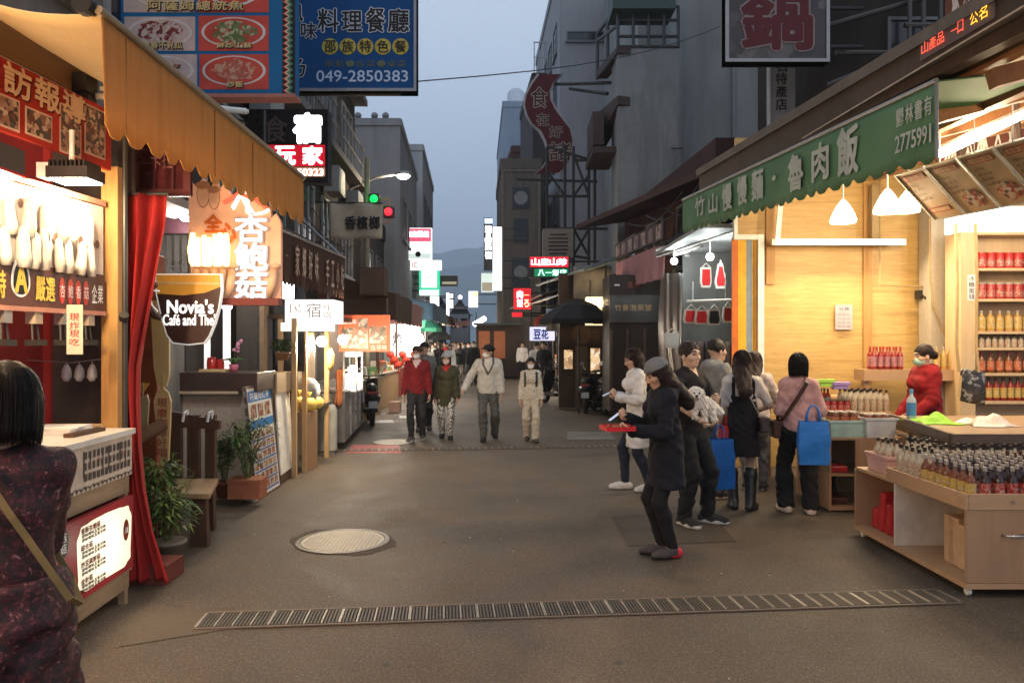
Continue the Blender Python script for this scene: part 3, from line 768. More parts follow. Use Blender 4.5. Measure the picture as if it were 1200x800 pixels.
cw.top([cloth('navycoat',(.008,.009,.014))],hem=.60,t=.028,flare=.055,hood=True)
cw.pants(cloth('blackleg',(.010,.010,.012)),t=.012,t2=.014,wr=.002);cw.hair(HAIRB,'long',.14);cw.strands(HAIRB,300,-.2,j0=4)
def redheel(fig):
 for w in(0,1):
  an=fig.ankR if w==0 else fig.ankL
  fn=lambda p:smax(fig.foot(p,w,.008),p[:,2]-(an[2]+.005),.012)
  c=lambda q:np.where(q[:,2]<.03,np.where(q[:,1]<an[1]+.02,1,2),np.where(q[:,1]<an[1]-.035,1,0))
  fig.wear('shoe',fn,[cloth('sneakergrey',(.06,.05,.05)),M('heel_red',(.55,.03,.05),.5),BLACK_SOLE],lo=(an[0]-.2,an[1]-.22,-.01),hi=(an[0]+.2,an[1]+.24,.15),vox=.009,colfn=c)
redheel(cw)
cw.hat(cloth('greyfelt',(.15,.15,.155)),.0,.095,name='cap')
mm=Figure('man in a black shirt and black trousers carrying a white dog',(*GP(806,612)[:2],0),-140,1.73,vox=.0125,head_yaw=-6,head_pitch=-.03,footR=(.12,.05),footL=(-.14,.12),toeR=10,toeL=25,handR=(.27,.33,1.02),handL=(.0,.32,1.17),poleR=(.9,-.4,-.8),poleL=(-.9,-.2,-.8),curlR=.4,curlL=.5,palmR=(0,-.3,1),palmL=(.5,-.6,.3),skin=(.52,.34,.24)).body()
mm.top([cloth('black',(.012,.011,.012)),SKINM(mm)],hem=.86,sleeve=.5,t=.02,colfn=vneck(mm,.035,.07),collar=True)
mm.pants(cloth('blackt',(.011,.011,.013)),t=.024,t2=.03);mm.shoes(cloth('sneakerblack',(.025,.025,.025)),WHITE_SOLE,t=.012);mm.hair(HAIRB,'short')
gh=Figure('man with cropped black hair in a grey hoodie standing in profile among the shoppers',(X(838,8.35),8.35,0),-72,1.76,vox=.014,footR=(.1,.0),footL=(-.1,.02),skin=(.50,.31,.22),head_pitch=-.05).body()
gh.top([cloth('hoodgrey',(.21,.21,.20))],hem=.82,t=.032,hood=True);gh.pants(cloth('jeansgrey',(.07,.08,.10)),t=.018,t2=.028);gh.shoes(cloth('sneakerblack',(.025,.025,.025)),WHITE_SOLE);gh.hair(HAIR,'short')
bd=Figure('woman with long brown hair in a short black pinafore dress and tall boots',(*GP(870,597)[:2],0),-8,1.64,True,.0125,head_yaw=-4,footR=(.08,-.02),footL=(-.09,.03),toeR=30,toeL=5,handR=(.18,.22,1.04),poleR=(.8,-.8,-.4),handL=(-.24,.08,.86),skin=(.52,.35,.27)).body()
bd.top([cloth('offwhite',(.52,.46,.42))],hem=1.0,sleeve=.42,t=.016)
def pin(p):
 d=smin(bd.torso(p,.022),rc(p,bd.waist,np.array([0,0,.5]),.135,.20,(1,1.3,1))*.85,.05)+bd.wrinkle(p,.004,20)
 body=smax(smax(d,p[:,2]-1.235,.012),.585-p[:,2],.01)
 st=smax(smax(bd.torso(p,.024),np.abs(np.abs(p[:,0])-.105)-.020,.006),1.2-p[:,2],.01)
 st=smax(st,p[:,2]-1.44,.01)
 return smin(body,st,.006)
bd.wear('pinafore_dress',pin,[cloth('blackdress',(.012,.011,.013))])
bd.shoes(M('boot_leather',(.012,.012,.013),.35,0,.2,8,.2,60),BLACK_SOLE,high=.92);bd.hair(HAIRB,'long',.20);bd.strands(HAIRB,400,-.26)
crossbody(bd,'chain_bag','small dark brown bag on a thin pale strap over the black pinafore dress',M('strap_pale',(.42,.38,.34),.4,.5),1,.009,(.19,.09,.15),bagpos=(.20,-.10,.93),off=.03,bagmat=M('bag_brown',(.035,.018,.014),.45))
pk=Figure('woman with a black bob in a pink sweater and wide black trousers, back turned',(*GP(936,601)[:2],0),-6,1.615,True,.0125,footR=(.12,-.02),footL=(-.12,.06),head_yaw=-5,handR=(.17,.17,1.00),poleR=(.35,-1,-.2),handL=(-.12,.25,1.05),poleL=(-.4,-1,-.3),build=.96).body()
pk.top([cloth('pink',(.48,.27,.25))],hem=.88,t=.024,sleeve=.92);pk.pants(cloth('blackwide',(.011,.011,.012)),t=.03,t2=.055,waist=.98);pk.shoes(cloth('whitepink',(.58,.42,.36)),WHITE_SOLE,t=.012);pk.hair(HAIR,'bob');pk.strands(HAIR,500,-.12)
crossbody(pk,'sling_bag','dark brown leather sling strap and bag across the back of the pink sweater',M('strap_brown',(.055,.022,.016),.5),-1,.04,(.22,.08,.17),off=.032,low=.98)
hs=Figure('half hidden shopper in grey jeans with one pale sleeve raised beside the pinafore dress',(X(884,8.75),8.75,0),-20,1.62,True,.016,footR=(.1,.04),footL=(-.09,-.02),handL=(-.15,.12,1.50),poleL=(-.1,.6,-1),handR=(.18,.36,1.05),poleR=(.9,-.6,-.5),curlR=.6,skin=(.50,.32,.24)).body()
hs.top([cloth('paleblouse',(.50,.42,.38))],hem=.86,t=.024,sleeve=.9);hs.pants(cloth('greyjean',(.12,.12,.13)),t=.012);hs.shoes(cloth('sneakerblack',(.025,.025,.025)),WHITE_SOLE);hs.hair(HAIRB,'long',.1)
vr=Figure('stallholder in a red hooded top with a hair bun and pale green mask',(X(1086,8.42),8.42,0),92,1.70,True,.0125,lean=.03,head_pitch=.12,handL=(-.15,.24,.93),handR=(.15,.22,.90),build=1.08,skin=(.50,.32,.24)).body()
vr.top([cloth('scarlet',(.22,.010,.014))],hem=.82,t=.034,hood=True);vr.pants(cloth('charcoal',(.022,.022,.024)));vr.shoes(cloth('blackshoe',(.02,.02,.02)),BLACK_SOLE)
vr.hair(HAIRB,'bun');vr.mask(M('mask_green',(.36,.58,.52),.8))
cf=Figure('cafe worker with dark hair glimpsed behind the brown counter of the cafe',(X(216,9.75),9.75,0),150,1.56,True,.02,fine=1.3).body()
cf.top([cloth('cafeblack',(.02,.02,.02))],hem=.8);cf.pants(cloth('charcoal',(.022,.022,.024)));cf.shoes(cloth('blackshoe',(.02,.02,.02)),BLACK_SOLE);cf.hair(HAIR,'bob')
crowd=[(507,33,1.66,170,'white','charcoal','short'),(514,30,1.68,182,'blackvest','blackt','long'),(521,34,1.7,178,'redshirt','greytrouser','short'),(527,29,1.64,185,'white','charcoal','bob'),(533,36,1.72,180,'pinkshirt','blackt','short'),(538,31,1.66,175,'blackvest','creampants','long'),(544,38,1.7,2,'greyshirt','charcoal','short'),(549,33,1.7,182,'navycoat','greytrouser','short'),(555,30,1.74,178,'black','blackt','short'),(502,27,1.6,190,'paleJacket','greytrouser','bob'),(541,44,1.7,180,'cream','blackt','short'),(530,46,1.7,180,'olive','charcoal','bob'),(510,38,1.7,176,'black','blackt','short'),(524,41,1.66,181,'white','charcoal','bob'),(536,40,1.7,184,'charcoal','blackt','short'),(547,42,1.66,178,'redshirt','blackt','bob'),(552,37,1.7,181,'hoodgrey','blackt','short'),(517,52,1.7,180,'black','greytrouser','short'),(534,54,1.7,180,'white','blackt','short'),(544,50,1.66,180,'navycoat','blackt','bob'),(505,42,1.7,180,'olive','blackt','short'),(559,39,1.7,175,'cream','charcoal','bob'),(629,23,1.72,20,'paleJacket','charcoal','short'),(638,22,1.74,150,'black','blackt','short'),(612,34,1.7,185,'white','blackt','short'),(519,47,1.7,180,'greyshirt','blackt','short')]
cdesc=['white top far down the street at the left of the crowd','long hair and black vest in the far crowd','red shirt far down the street under the pale banner','white top and bobbed hair in the middle of the far crowd','dusty pink shirt in the far crowd','black vest and cream trousers in the far crowd','grey shirt walking away from the camera in the far crowd','navy coat and grey trousers in the far crowd','all black at the right edge of the far crowd','pale jacket and bobbed hair nearest at the left of the far crowd','cream shirt deep in the far crowd','olive jacket deep in the far crowd','black shirt behind the white top at the left of the far crowd','white top deep in the far crowd under the bunting','charcoal shirt deep in the middle of the far crowd','red top deep in the far crowd','grey hooded top at the right of the far crowd','black shirt at the very end of the street','white shirt at the very end of the street','navy top at the very end of the street','olive top deep at the left of the far crowd','cream top beside the orange shop panels','pale jacket beside the blue lettered sign on the right','black shirt beside the parked scooters on the right','white shirt far off in front of the orange shop panels','grey shirt deep in the far crowd at its left']
for(px,d,h,a,tc,pc,hs_),ds in zip(crowd,cdesc):
 q=Figure('person in '+ds,(X(px,d),d,0),a,h,hs_!='short',.03,footR=(.09,rnd.uniform(-.14,.14)),footL=(-.09,rnd.uniform(-.14,.14)),hands=False,fine=2.2,group='people far down the street',eyes=False).body()
 q.top([MATS['cloth_'+tc]if 'cloth_'+tc in MATS else MATS['cloth_white']],hem=.8,t=.03);q.pants([MATS['cloth_'+pc]],t=.02,t2=.03)
 q.shoes(MATS['cloth_blackshoe'],BLACK_SOLE,t=.012);q.hair(HAIR,'short' if hs_=='short' else 'bob',vox=.011)
 if a>100 and d%3==0:q.mask(MASKW)
def dog():
 c=P(823,471,6.80);KD=.80;cx,cy,cz=c
 L=lambda x,y,z:v3(x,y,z)
 hd=L(-.095,-.06,.10)
 def fn(p):
  d=rc(p,L(-.06,0,.02),L(.10,.06,-.05),.092,.088)
  d=smin(d,el(p,L(-.06,-.03,.0),(.09,.085,.10)),.04)
  d=smin(d,rc(p,L(-.08,-.02,.04),hd,.075,.07),.04)
  d=smin(d,el(p,hd,(.085,.08,.078)),.03)
  d=smin(d,el(p,hd+v3(-.012,-.075,-.03),(.042,.045,.034)),.02)
  for sg in(-1,1):d=smin(d,rc(p,hd+v3(sg*.072,.0,.02),hd+v3(sg*.092,-.01,-.10),.028,.034),.012)
  d=smin(d,rc(p,L(.0,-.06,-.03),L(.015,-.075,-.25),.044,.033),.03)
  d=smin(d,rc(p,L(-.10,-.06,-.03),L(-.105,-.075,-.17),.042,.033),.03)
  d=smin(d,rc(p,L(.10,.02,-.06),L(.13,-.05,-.20),.055,.035),.03)
  d=smin(d,rc(p,L(.15,.06,-.04),L(.21,.02,-.12),.035,.05),.02)
  x,y,z=p[:,0],p[:,1],p[:,2]
  return d+.006*np.sin(70*x+3*np.sin(40*z))*np.sin(64*y+2*np.sin(50*x))*1+.005*np.sin(82*z+4*np.sin(45*x))+.003*np.sin(160*x+90*z)
 v,f=surfnet(fn,v3(-.32,-.25,-.34),v3(.42,.25,.30),.0095);o=np.zeros(3);v=v*KD
 fur=M('dog_fur',(.74,.66,.56),.95,0,.15,40,.8,130)
 b=np_mesh('dog',[(v-o,f,0)],[fur],None,c);tag(b,'fluffy white dog with hanging ears held in the arms of the man in black','dog')
 mb=MB();k=Vector(c)+Vector(hd)*KD
 for sg in(-1,1):mb.sphere(k+Vector((sg*.024,-.066,.010)),.009,10)
 mb.build('eyes',M('dog_eye',(.01,.008,.008),.15),b,smooth=True)
 mb=MB();mb.sphere(k+Vector((-.010,-.098,-.014)),.013,12,sq=(1.2,.8,.9));mb.build('nose',M('dog_nose',(.012,.01,.01),.3),b,smooth=True)
 mb=MB();mb.box(k.x-.022,k.x+.004,k.y-.094,k.y-.086,k.z-.040,k.z-.036);mb.build('mouth',M('dog_mouth',(.10,.04,.035),.5),b)
dog()
def slab_at(name,label,cat,c,size,rot,mats,group=None):
 t=thing(name,label,cat,c,group);t.rotation_euler=rot;return t
hp=cw.world((.07,.43,1.215))
t=thing('phone','dark phone held up in the right hand of the woman in the navy coat','phone',hp);t.rotation_euler=(math.radians(55),0,cw.rz+PI)
t.rotation_euler=(math.radians(-35),0,cw.rz)
mb=MB();mb.box(-.036,.036,-.075,.075,-.004,.004);mb.build('case',M('phone_case',(.03,.02,.02),.4),t,local=True,bevel=.003)
mb=MB();mb.quad((-.032,-.07,.0052),(.032,-.07,.0052),(.032,.07,.0052),(-.032,.07,.0052));mb.build('screen',E('phone_screen',(.5,.6,.8),.35),t,local=True)
hp=cw.world((-.08,.47,1.115))
t=thing('food_tray','red paper food tray in the left hand of the woman in the navy coat','tray',hp);t.rotation_euler=(0,0,cw.rz)
mb=MB();mb.box(-.10,.10,-.115,.115,-.004,0)
for a in((-.104,-.10,-.115,.115),(.10,.104,-.115,.115),(-.104,.104,-.119,-.115),(-.104,.104,.115,.119)):mb.box(*a,-.004,.032)
mb.build('tray',M('tray_red',(.5,.02,.025),.5),t,local=True)
mb=MB()
for i in range(9):mb.sphere((rnd.uniform(-.07,.07),rnd.uniform(-.08,.08),.014),rnd.uniform(.016,.024),8)
mb.build('food',M('food_brown',(.25,.10,.04),.6),t,local=True,smooth=True)
hp=lh.world((-.02,.37,1.17))
t=thing('phone','pale phone held out by the woman with very long hair','phone',hp);t.rotation_euler=(math.radians(-25),0,lh.rz)
mb=MB();mb.box(-.036,.036,-.075,.075,-.004,.004);mb.build('case',M('phone_case2',(.35,.5,.48),.4),t,local=True,bevel=.003)
mb=MB();mb.quad((-.032,-.07,.0052),(.032,-.07,.0052),(.032,.07,.0052),(-.032,.07,.0052));mb.build('screen',MATS['phone_screen'],t,local=True)
def shopping_bag(name,label,top,w,h,dp,mat,rz=0,handle=.2,hm=None):
 t=thing(name,label,'bag',(top[0],top[1],top[2]-handle-h));t.rotation_euler=(0,0,rz)
 mb=MB();nu=10
 rr=random.Random(len(label))
 ring=[]
 levels=7
 vs=[]
 per=[(-w/2,-dp/2),(-w/6,-dp/2),(w/6,-dp/2),(w/2,-dp/2),(w/2,0),(w/2,dp/2),(w/6,dp/2),(-w/6,dp/2),(-w/2,dp/2),(-w/2,0)]
 for j in range(levels):
  f=j/(levels-1)
  for(x,y)in per:
   k=.90+.1*math.sin(f*2.6+.4);pinch=1-.35*max(0,f-.55)
   vs.append((x*k+rr.uniform(-.007,.007),y*pinch*k+rr.uniform(-.009,.009),f*h))
 n=len(per)
 fs=[(j*n+i,j*n+(i+1)%n,(j+1)*n+(i+1)%n,(j+1)*n+i)for j in range(levels-1)for i in range(n)]+[tuple(range(n-1,-1,-1))]
 mb.add(vs,fs);mb.build('bag_body',mat,t,local=True,smooth=True,auto=40)
 for sy in(-1,1):
  mb=MB();pts=[(-w*.22,sy*dp*.30,h-.01)]
  for k in range(1,8):a=PI*k/8;pts.append((-w*.22*math.cos(a),sy*dp*.30*(1-math.sin(a)*.8),h+handle*math.sin(a)))
  pts.append((w*.22,sy*dp*.30,h-.01));mb.path(pts,.007,6);mb.build('handle',hm or mat,t,local=True,smooth=True)
 return t
BLUE=M('bag_blue',(.012,.16,.52),.45,0,.2,7,.5,14)
hp=(X(953,7.30),7.30,1.125);shopping_bag('shopping_bag','bright blue shopping bag hanging from the arm of the woman in pink',hp,.29,.42,.12,BLUE,math.radians(-8),.16)
shopping_bag('shopping_bag','large blue shopping bag behind the dark trousers of the man with the dog',(X(843,7.55),7.55,.90),.28,.50,.16,M('bag_blue2',(.010,.10,.36),.5,0,.2,7,.5,14),.3,.14)
shopping_bag('shopping_bag','small red shopping bag beside the pinafore dress',(X(853,7.75),7.75,.98),.16,.26,.09,M('bag_red',(.42,.015,.02),.5,0,.2,7,.5,14),.4,.10)
w=bpy.data.worlds.new('World');SC.world=w;w.use_nodes=True
nt=w.node_tree;nt.nodes.clear()
wo=nt.nodes.new('ShaderNodeOutputWorld');bg=nt.nodes.new('ShaderNodeBackground');sky=nt.nodes.new('ShaderNodeTexSky')
sky.sky_type='NISHITA';sky.sun_disc=False;sky.sun_elevation=math.radians(3.0);sky.sun_rotation=math.radians(150);sky.altitude=50;sky.air_density=1.6;sky.dust_density=2.2;sky.ozone_density=2.0
hs_=nt.nodes.new('ShaderNodeHueSaturation');hs_.inputs['Saturation'].default_value=.55
nt.links.new(sky.outputs[0],hs_.inputs['Color'])
cl=nt.nodes.new('ShaderNodeMix');cl.data_type='RGBA';cl.inputs[0].default_value=.72
tc=nt.nodes.new('ShaderNodeTexCoord');sp=nt.nodes.new('ShaderNodeSeparateXYZ');nt.links.new(tc.outputs['Generated'],sp.inputs[0])
nz=nt.nodes.new('ShaderNodeTexNoise');nz.inputs['Scale'].default_value=2.2;nz.inputs['Detail'].default_value=4;nt.links.new(tc.outputs['Generated'],nz.inputs[0])
mz=nt.nodes.new('ShaderNodeMath');mz.operation='MULTIPLY_ADD';mz.inputs[1].default_value=.10;nt.links.new(nz.outputs[0],mz.inputs[0]);nt.links.new(sp.outputs[2],mz.inputs[2])
cr=nt.nodes.new('ShaderNodeValToRGB');nt.links.new(mz.outputs[0],cr.inputs[0])
SKYK=12.5
cr.color_ramp.elements[0].position=.05;cr.color_ramp.elements[0].color=(.29,.36,.49,1)
cr.color_ramp.elements[1].position=.52;cr.color_ramp.elements[1].color=(.49,.58,.70,1)
e=cr.color_ramp.elements.new(.26);e.color=(.37,.455,.60,1)
sc_=nt.nodes.new('ShaderNodeVectorMath');sc_.operation='SCALE';sc_.inputs['Scale'].default_value=SKYK;nt.links.new(cr.outputs[0],sc_.inputs[0])
nt.links.new(hs_.outputs[0],cl.inputs[6]);nt.links.new(sc_.outputs[0],cl.inputs[7]);nt.links.new(cl.outputs[2],bg.inputs[0])
bg.inputs[1].default_value=.15
nt.links.new(bg.outputs[0],wo.inputs[0])
sd=bpy.data.lights.new('sun','SUN');sd.energy=.03;sd.angle=math.radians(10);sd.color=(1,.85,.7)
so=bpy.data.objects.new('sun',sd);COL.objects.link(so);so.rotation_euler=(math.radians(87),0,math.radians(-150+180));so.location=(0,0,30)
cd=bpy.data.cameras.new('camera');co=bpy.data.objects.new('camera',cd);COL.objects.link(co);co.location=(0,0,EYE);co.rotation_euler=(PI/2,0,0)
cd.sensor_width=36;cd.lens=F/1200*36;cd.clip_start=.05;cd.clip_end=9000;SC.camera=co
SC.view_settings.view_transform='Standard';SC.view_settings.look='None';SC.view_settings.exposure=0;SC.view_settings.gamma=1
SC.render.engine='CYCLES'
cy=SC.cycles;cy.use_denoising=True;cy.max_bounces=6;cy.diffuse_bounces=3;cy.glossy_bounces=3;cy.transmission_bounces=4;cy.transparent_max_bounces=12;cy.volume_bounces=1
cy.sample_clamp_indirect=4;cy.use_light_tree=True;cy.caustics_reflective=False;cy.caustics_refractive=False
try:cy.denoiser='OPENIMAGEDENOISE';cy.denoising_input_passes='RGB_ALBEDO_NORMAL'
except Exception:pass
def asphalt():
 m,nt,out=_nt('asphalt');v=coords(nt)
 big=noise(nt,v,.33,5,.62,.3);mid=noise(nt,v,1.3,8,.72,.9);fine=noise(nt,v,55,3,.7);grain=N(nt,'ShaderNodeTexVoronoi');grain.inputs['Scale'].default_value=190;nt.links.new(v,grain.inputs['Vector'])
 c=ramp(nt,big,[(.28,(.062,.046,.032)),(.5,(.108,.079,.054)),(.7,(.152,.111,.075))])
 c=mix(nt,.8,c,ramp(nt,mid,[(.28,(.36,.38,.40)),(.42,(.74,.76,.78)),(.55,(1,1,1)),(.75,(1.2,1.15,1.08))]),'MULTIPLY')
 c=mix(nt,.85,c,ramp(nt,fine,[(.3,(.45,.45,.45)),(.7,(1.3,1.3,1.3))]),'MULTIPLY')
 gsep=N(nt,'ShaderNodeSeparateColor');nt.links.new(grain.outputs['Color'],gsep.inputs[0])
 c=mix(nt,ramp(nt,gsep.outputs[0],[(.90,(0,0,0)),(.97,(.5,)*3)]),c,(.27,.24,.20))
 cv=N(nt,'ShaderNodeTexVoronoi',feature='DISTANCE_TO_EDGE');cv.inputs['Scale'].default_value=.75
 va=N(nt,'ShaderNodeVectorMath',operation='ADD');ns=N(nt,'ShaderNodeTexNoise');ns.inputs['Scale'].default_value=2.5;ns.inputs['Detail'].default_value=6;nt.links.new(v,ns.inputs['Vector'])
 vs_=N(nt,'ShaderNodeVectorMath',operation='SCALE');vs_.inputs['Scale'].default_value=.55;nt.links.new(ns.outputs['Color'],vs_.inputs[0]);nt.links.new(v,va.inputs[0]);nt.links.new(vs_.outputs[0],va.inputs[1]);nt.links.new(va.outputs[0],cv.inputs['Vector'])
 ck=ramp(nt,cv.outputs[0],[(.0,(1,1,1)),(.010,(0,0,0))]);mk=ramp(nt,noise(nt,v,.5,2),[(.56,(0,0,0)),(.66,(.5,)*3)])
 ckm=mix(nt,1,ck,mk,'MULTIPLY');c=mix(nt,ckm,c,(.028,.026,.024))
 sv=N(nt,'ShaderNodeTexVoronoi');sv.inputs['Scale'].default_value=2.3;nt.links.new(v,sv.inputs['Vector'])
 c=mix(nt,ramp(nt,sv.outputs[0],[(.045,(.65,)*3),(.07,(0,0,0))]),c,(.045,.042,.04))
 rg=ramp(nt,mid,[(.32,(.56,)*3),(.5,(.70,)*3),(.7,(.85,)*3)])
 hgt=N(nt,'ShaderNodeMath',operation='ADD');nt.links.new(fine,hgt.inputs[0]);nt.links.new(gsep.outputs[0],hgt.inputs[1])
 bsdf(nt,out,c,rg,0,hgt.outputs[0],.5,.005,Specular_IOR_Level=.28);MATS['asphalt']=m;return m
ASP=asphalt()
mb=MB();mb.quad((-60,-12,0),(60,-12,0),(60,130,0),(-60,130,0));mb.quad((-4000,130,0),(4000,130,0),(4000,5200,0),(-4000,5200,0))
tag(mb.build('street',ASP,origin=(0,0,0)),kind='structure')
PATCH=STAINED('asphalt_patch',(.078,.060,.044),(.048,.038,.029),.8,1.2,.7,.4)
def patch(pts,name='road_patch',mat=None,z=.004):
 mb=MB();ps=[G(*p)for p in pts];mb.add([(p.x,p.y,z)for p in ps],[tuple(range(len(ps)))]);return tag(mb.build(name,mat or PATCH,origin=(0,0,z)),kind='structure')
patch([(716,605),(832,598),(862,634),(736,640)])
PAVE=STAINED('concrete_apron',(.12,.092,.066),(.07,.054,.040),.85,1.0,.75,.4)
patch([(402+62*math.cos(a*PI/12)*(1+.05*math.sin(a*2.1)),635+15.5*math.sin(a*PI/12)*(1+.08*math.sin(a*1.7)))for a in range(24)][::-1],'manhole_surround',STAINED('manhole_concrete',(.095,.07,.050),(.05,.040,.031),.9,1,.7,.5))
patch([(665,506),(715,506),(722,515),(664,515)],mat=STAINED('asphalt_patch3',(.2,.18,.15),(.1,.09,.08)))
patch([(140,758),(150,716),(275,712),(275,736)],'drain_apron',PAVE)
PAINT=M('road_paint',(.55,.52,.47),.7,0,.35,5,.3,60)
patch([(430,493),(460,492),(462,495),(430,496)],'road_marking',PAINT);patch([(468,487),(503,487),(503,490),(468,490)],'road_marking',PAINT)
patch([(405,531),(413,521),(468,521),(470,531)],'red_paint_patch',M('paint_red',(.30,.06,.05),.6,0,.35,3,.2,60))
rl=random.Random(77);mb=MB()
for i in range(110):
 x,y=rl.uniform(-3.2,3.2),3.2+rl.random()**1.6*14;r=rl.uniform(.004,.014);a=rl.uniform(0,3);mb.quad((x+r*math.cos(a),y+r*math.sin(a),.009),(x-r*math.sin(a),y+r*math.cos(a)*.7,.012),(x-r*math.cos(a),y-r*math.sin(a),.009),(x+r*math.sin(a),y-r*math.cos(a)*.7,.013),rl.randrange(3))
tag(mb.build('litter',[M('litter_pale',(.55,.50,.42),.8),M('litter_brown',(.16,.10,.06),.8),M('litter_grey',(.30,.27,.23),.8)],origin=(0,0,0)),kind='stuff')
def manhole(px,py,wpx,label):
 g=G(px,py);r=wpx*g.y/F/2
 t=thing('manhole_cover',label,'manhole cover',(g.x,g.y,0))
 mb=MB();mb.lathe([(r*1.12,.004),(r*1.12,.009),(r*1.02,.012),(r*1.0,.006)],n=40);mb.build('rim',M('iron_rim',(.10,.09,.08),.5,.6),t,local=True)
 mb=MB();mb.lathe([(r*.985,.004),(r*.985,.010)],n=40)
 k=int(r/.035)
 for i in range(-k,k+1):
  for j in range(-k,k+1):
   x,y=i*.034,j*.034
   if x*x+y*y<(r*.90)**2:mb.box(x-.011,x+.011,y-.011,y+.011,.010,.0135)
 mb.build('lid',M('iron_lid',(.25,.215,.165),.5,.35,.25,12,.3,60),t,local=True)
manhole(402,634,96,'round studded metal manhole cover in the middle of the near street')
manhole(462,518,46,'small round metal manhole cover by the red painted patch')
def drain(a,b,wid,n,label,name='drain_grate'):
 a=Vector(a);b=Vector(b);u=(b-a).normalized();nrm=Vector((-u.y,u.x,0));L=(b-a).length
 t=thing(name,label,'drain',a)
 q=lambda s,w_,z:a+u*s+nrm*w_+Vector((0,0,z))
 mb=MB();mb.add([q(0,-wid/2,.003),q(L,-wid/2,.003),q(L,wid/2,.003),q(0,wid/2,.003)],[(0,1,2,3)]);mb.build('channel',M('drain_dark',(.065,.053,.042),.8),t)
 mb=MB()
 for s in(-1,1):
  w0=s*wid/2;mb.slab(q(0,w0-.010,.011),q(L,w0-.010,.011),q(L,w0+.010,.011),q(0,w0+.010,.011),.007)
 mb.build('frame',M('drain_frame',(.15,.115,.085),.7,.1),t)
 mb=MB();st=L/n;rr=random.Random(3)
 for i in range(n+1):
  s0=i*st;big=.0055 if i%4 else .009
  mb.slab(q(s0-big,-wid/2+.02,.0135),q(s0+big,-wid/2+.02,.0135),q(s0+big,wid/2-.02,.0135),q(s0-big,wid/2-.02,.0135),.008)
 mb.build('cross_bar',M('drain_bar',(.27,.23,.185),.5,.4,.3,5,.2,60),t)
 mb=MB()
 for i in range(n):
  for k in range(1,5):
   s0=i*st+st*k/5
   mb.slab(q(s0-.005,-wid/2+.02,.011),q(s0+.005,-wid/2+.02,.011),q(s0+.005,wid/2-.02,.011),q(s0-.005,wid/2-.02,.011),.006)
 mb.build('grate_bar',M('drain_bar2',(.10,.085,.07),.6,.2,.3,5,.2,60),t)
g0,g1=G(236,728),G(1112,699)
drain(g0,g1,.27,46,'long steel drain grate across the near street between the stalls')
g0,g1=G(380,528.5),G(720,523)
drain(g0,g1,.20,44,'narrow drain grate across the street in front of the walking group')
def hills(name,y0,amp,base,seed,x0,x1,dy):
 rr=random.Random(seed);mb=MB();ph=[rr.uniform(0,6)for _ in range(8)]
 def fn(a,b):
  x=x0+(x1-x0)*a;t=b
  rd=sum(math.sin(x/(260*1.7**-k)+ph[k])*amp*.5**k for k in range(6))+base
  prof=math.sin(min(1,t*1.25)*PI/2)
  return(x,y0+dy*t,max(0,rd)*prof+12*math.sin(x/37+9*t)*math.sin(t*17+x/61)*prof-2)
 mb.sheet(fn,160,26);return tag(mb.build(name,M('hill_forest',(.035,.05,.03),.95,0,.4,.02,.5,.3),smooth=True),kind='structure')
hills('hills',2500,16,355,3,-1800,1400,620);hills('hills',1900,20,215,8,-1500,1200,380)
hz=bpy.data.materials.new('haze_air');hz.use_nodes=True;hn=hz.node_tree;hn.nodes.clear()
ho=hn.nodes.new('ShaderNodeOutputMaterial');hv=hn.nodes.new('ShaderNodeVolumePrincipled');hv.inputs['Density'].default_value=.00055;hv.inputs['Color'].default_value=(.75,.84,.95,1);hv.inputs['Anisotropy'].default_value=0
hn.links.new(hv.outputs[0],ho.inputs['Volume'])
mb=MB();mb.box(-2500,2500,-20,3400,-4,440);tag(mb.build('haze',hz),kind='stuff')
WINF=M('window_frame_grey',(.12,.12,.125),.5,.5);WINF2=M('window_frame_pale',(.30,.30,.29),.5,.3)
PANE=M('window_pane_dark',(.018,.02,.024),.12,0,.3,2,.02,9)
def window(root,fc,u,v,w_,h_,fmat,bars=1,pmat=None):
 mb=MB();b=.05
 for a in((u,u+w_,v,v+b),(u,u+w_,v+h_-b,v+h_),(u,u+b,v+b,v+h_-b),(u+w_-b,u+w_,v+b,v+h_-b)):fc.panel(mb,.07,None,*a,off=.05)
 for i in range(1,bars+1):fc.panel(mb,.05,None,u+w_*i/(bars+1)-.02,u+w_*i/(bars+1)+.02,v+b,v+h_-b,off=.04)
 fc.panel(mb,.12,None,u-.06,u+w_+.06,v-.09,v-.002,off=.11)
 wi=mb.build('window',fmat,root)
 mb=MB();fc.rect(mb,u+b,u+w_-b,v+b,v+h_-b,.012);mb.build('pane',pmat or PANE,wi)
def building(name,label,foot,z1,mat,roof=None,loc=None,z0=0,parapet=.5):
 """foot: plan corners counter-clockwise"""
 c=Vector((sum(p[0]for p in foot)/len(foot),sum(p[1]for p in foot)/len(foot),z0))
 t=thing(name,label,'building',c)
 mb=MB();n=len(foot);vs=[(x,y,z0)for x,y in foot]+[(x,y,z1)for x,y in foot]
 mb.add(vs,[(i,(i+1)%n,n+(i+1)%n,n+i)for i in range(n)]+[tuple(range(n,2*n))]);mb.build('wall',mat,t)
 if parapet:
  mb=MB()
  for i in range(n):
   a=Vector((*foot[i],z1));b=Vector((*foot[(i+1)%n],z1));d=(b-a).normalized();nn=Vector((d.y,-d.x,0))
   mb.add([a+nn*.06,b+nn*.06,b-nn*.14,a-nn*.14,a+nn*.06+Vector((0,0,parapet)),b+nn*.06+Vector((0,0,parapet)),b-nn*.14+Vector((0,0,parapet)),a-nn*.14+Vector((0,0,parapet))],[(3,2,1,0),(4,5,6,7),(0,1,5,4),(1,2,6,5),(2,3,7,6),(3,0,4,7)])
  mb.build('parapet',roof or mat,t)
 return t
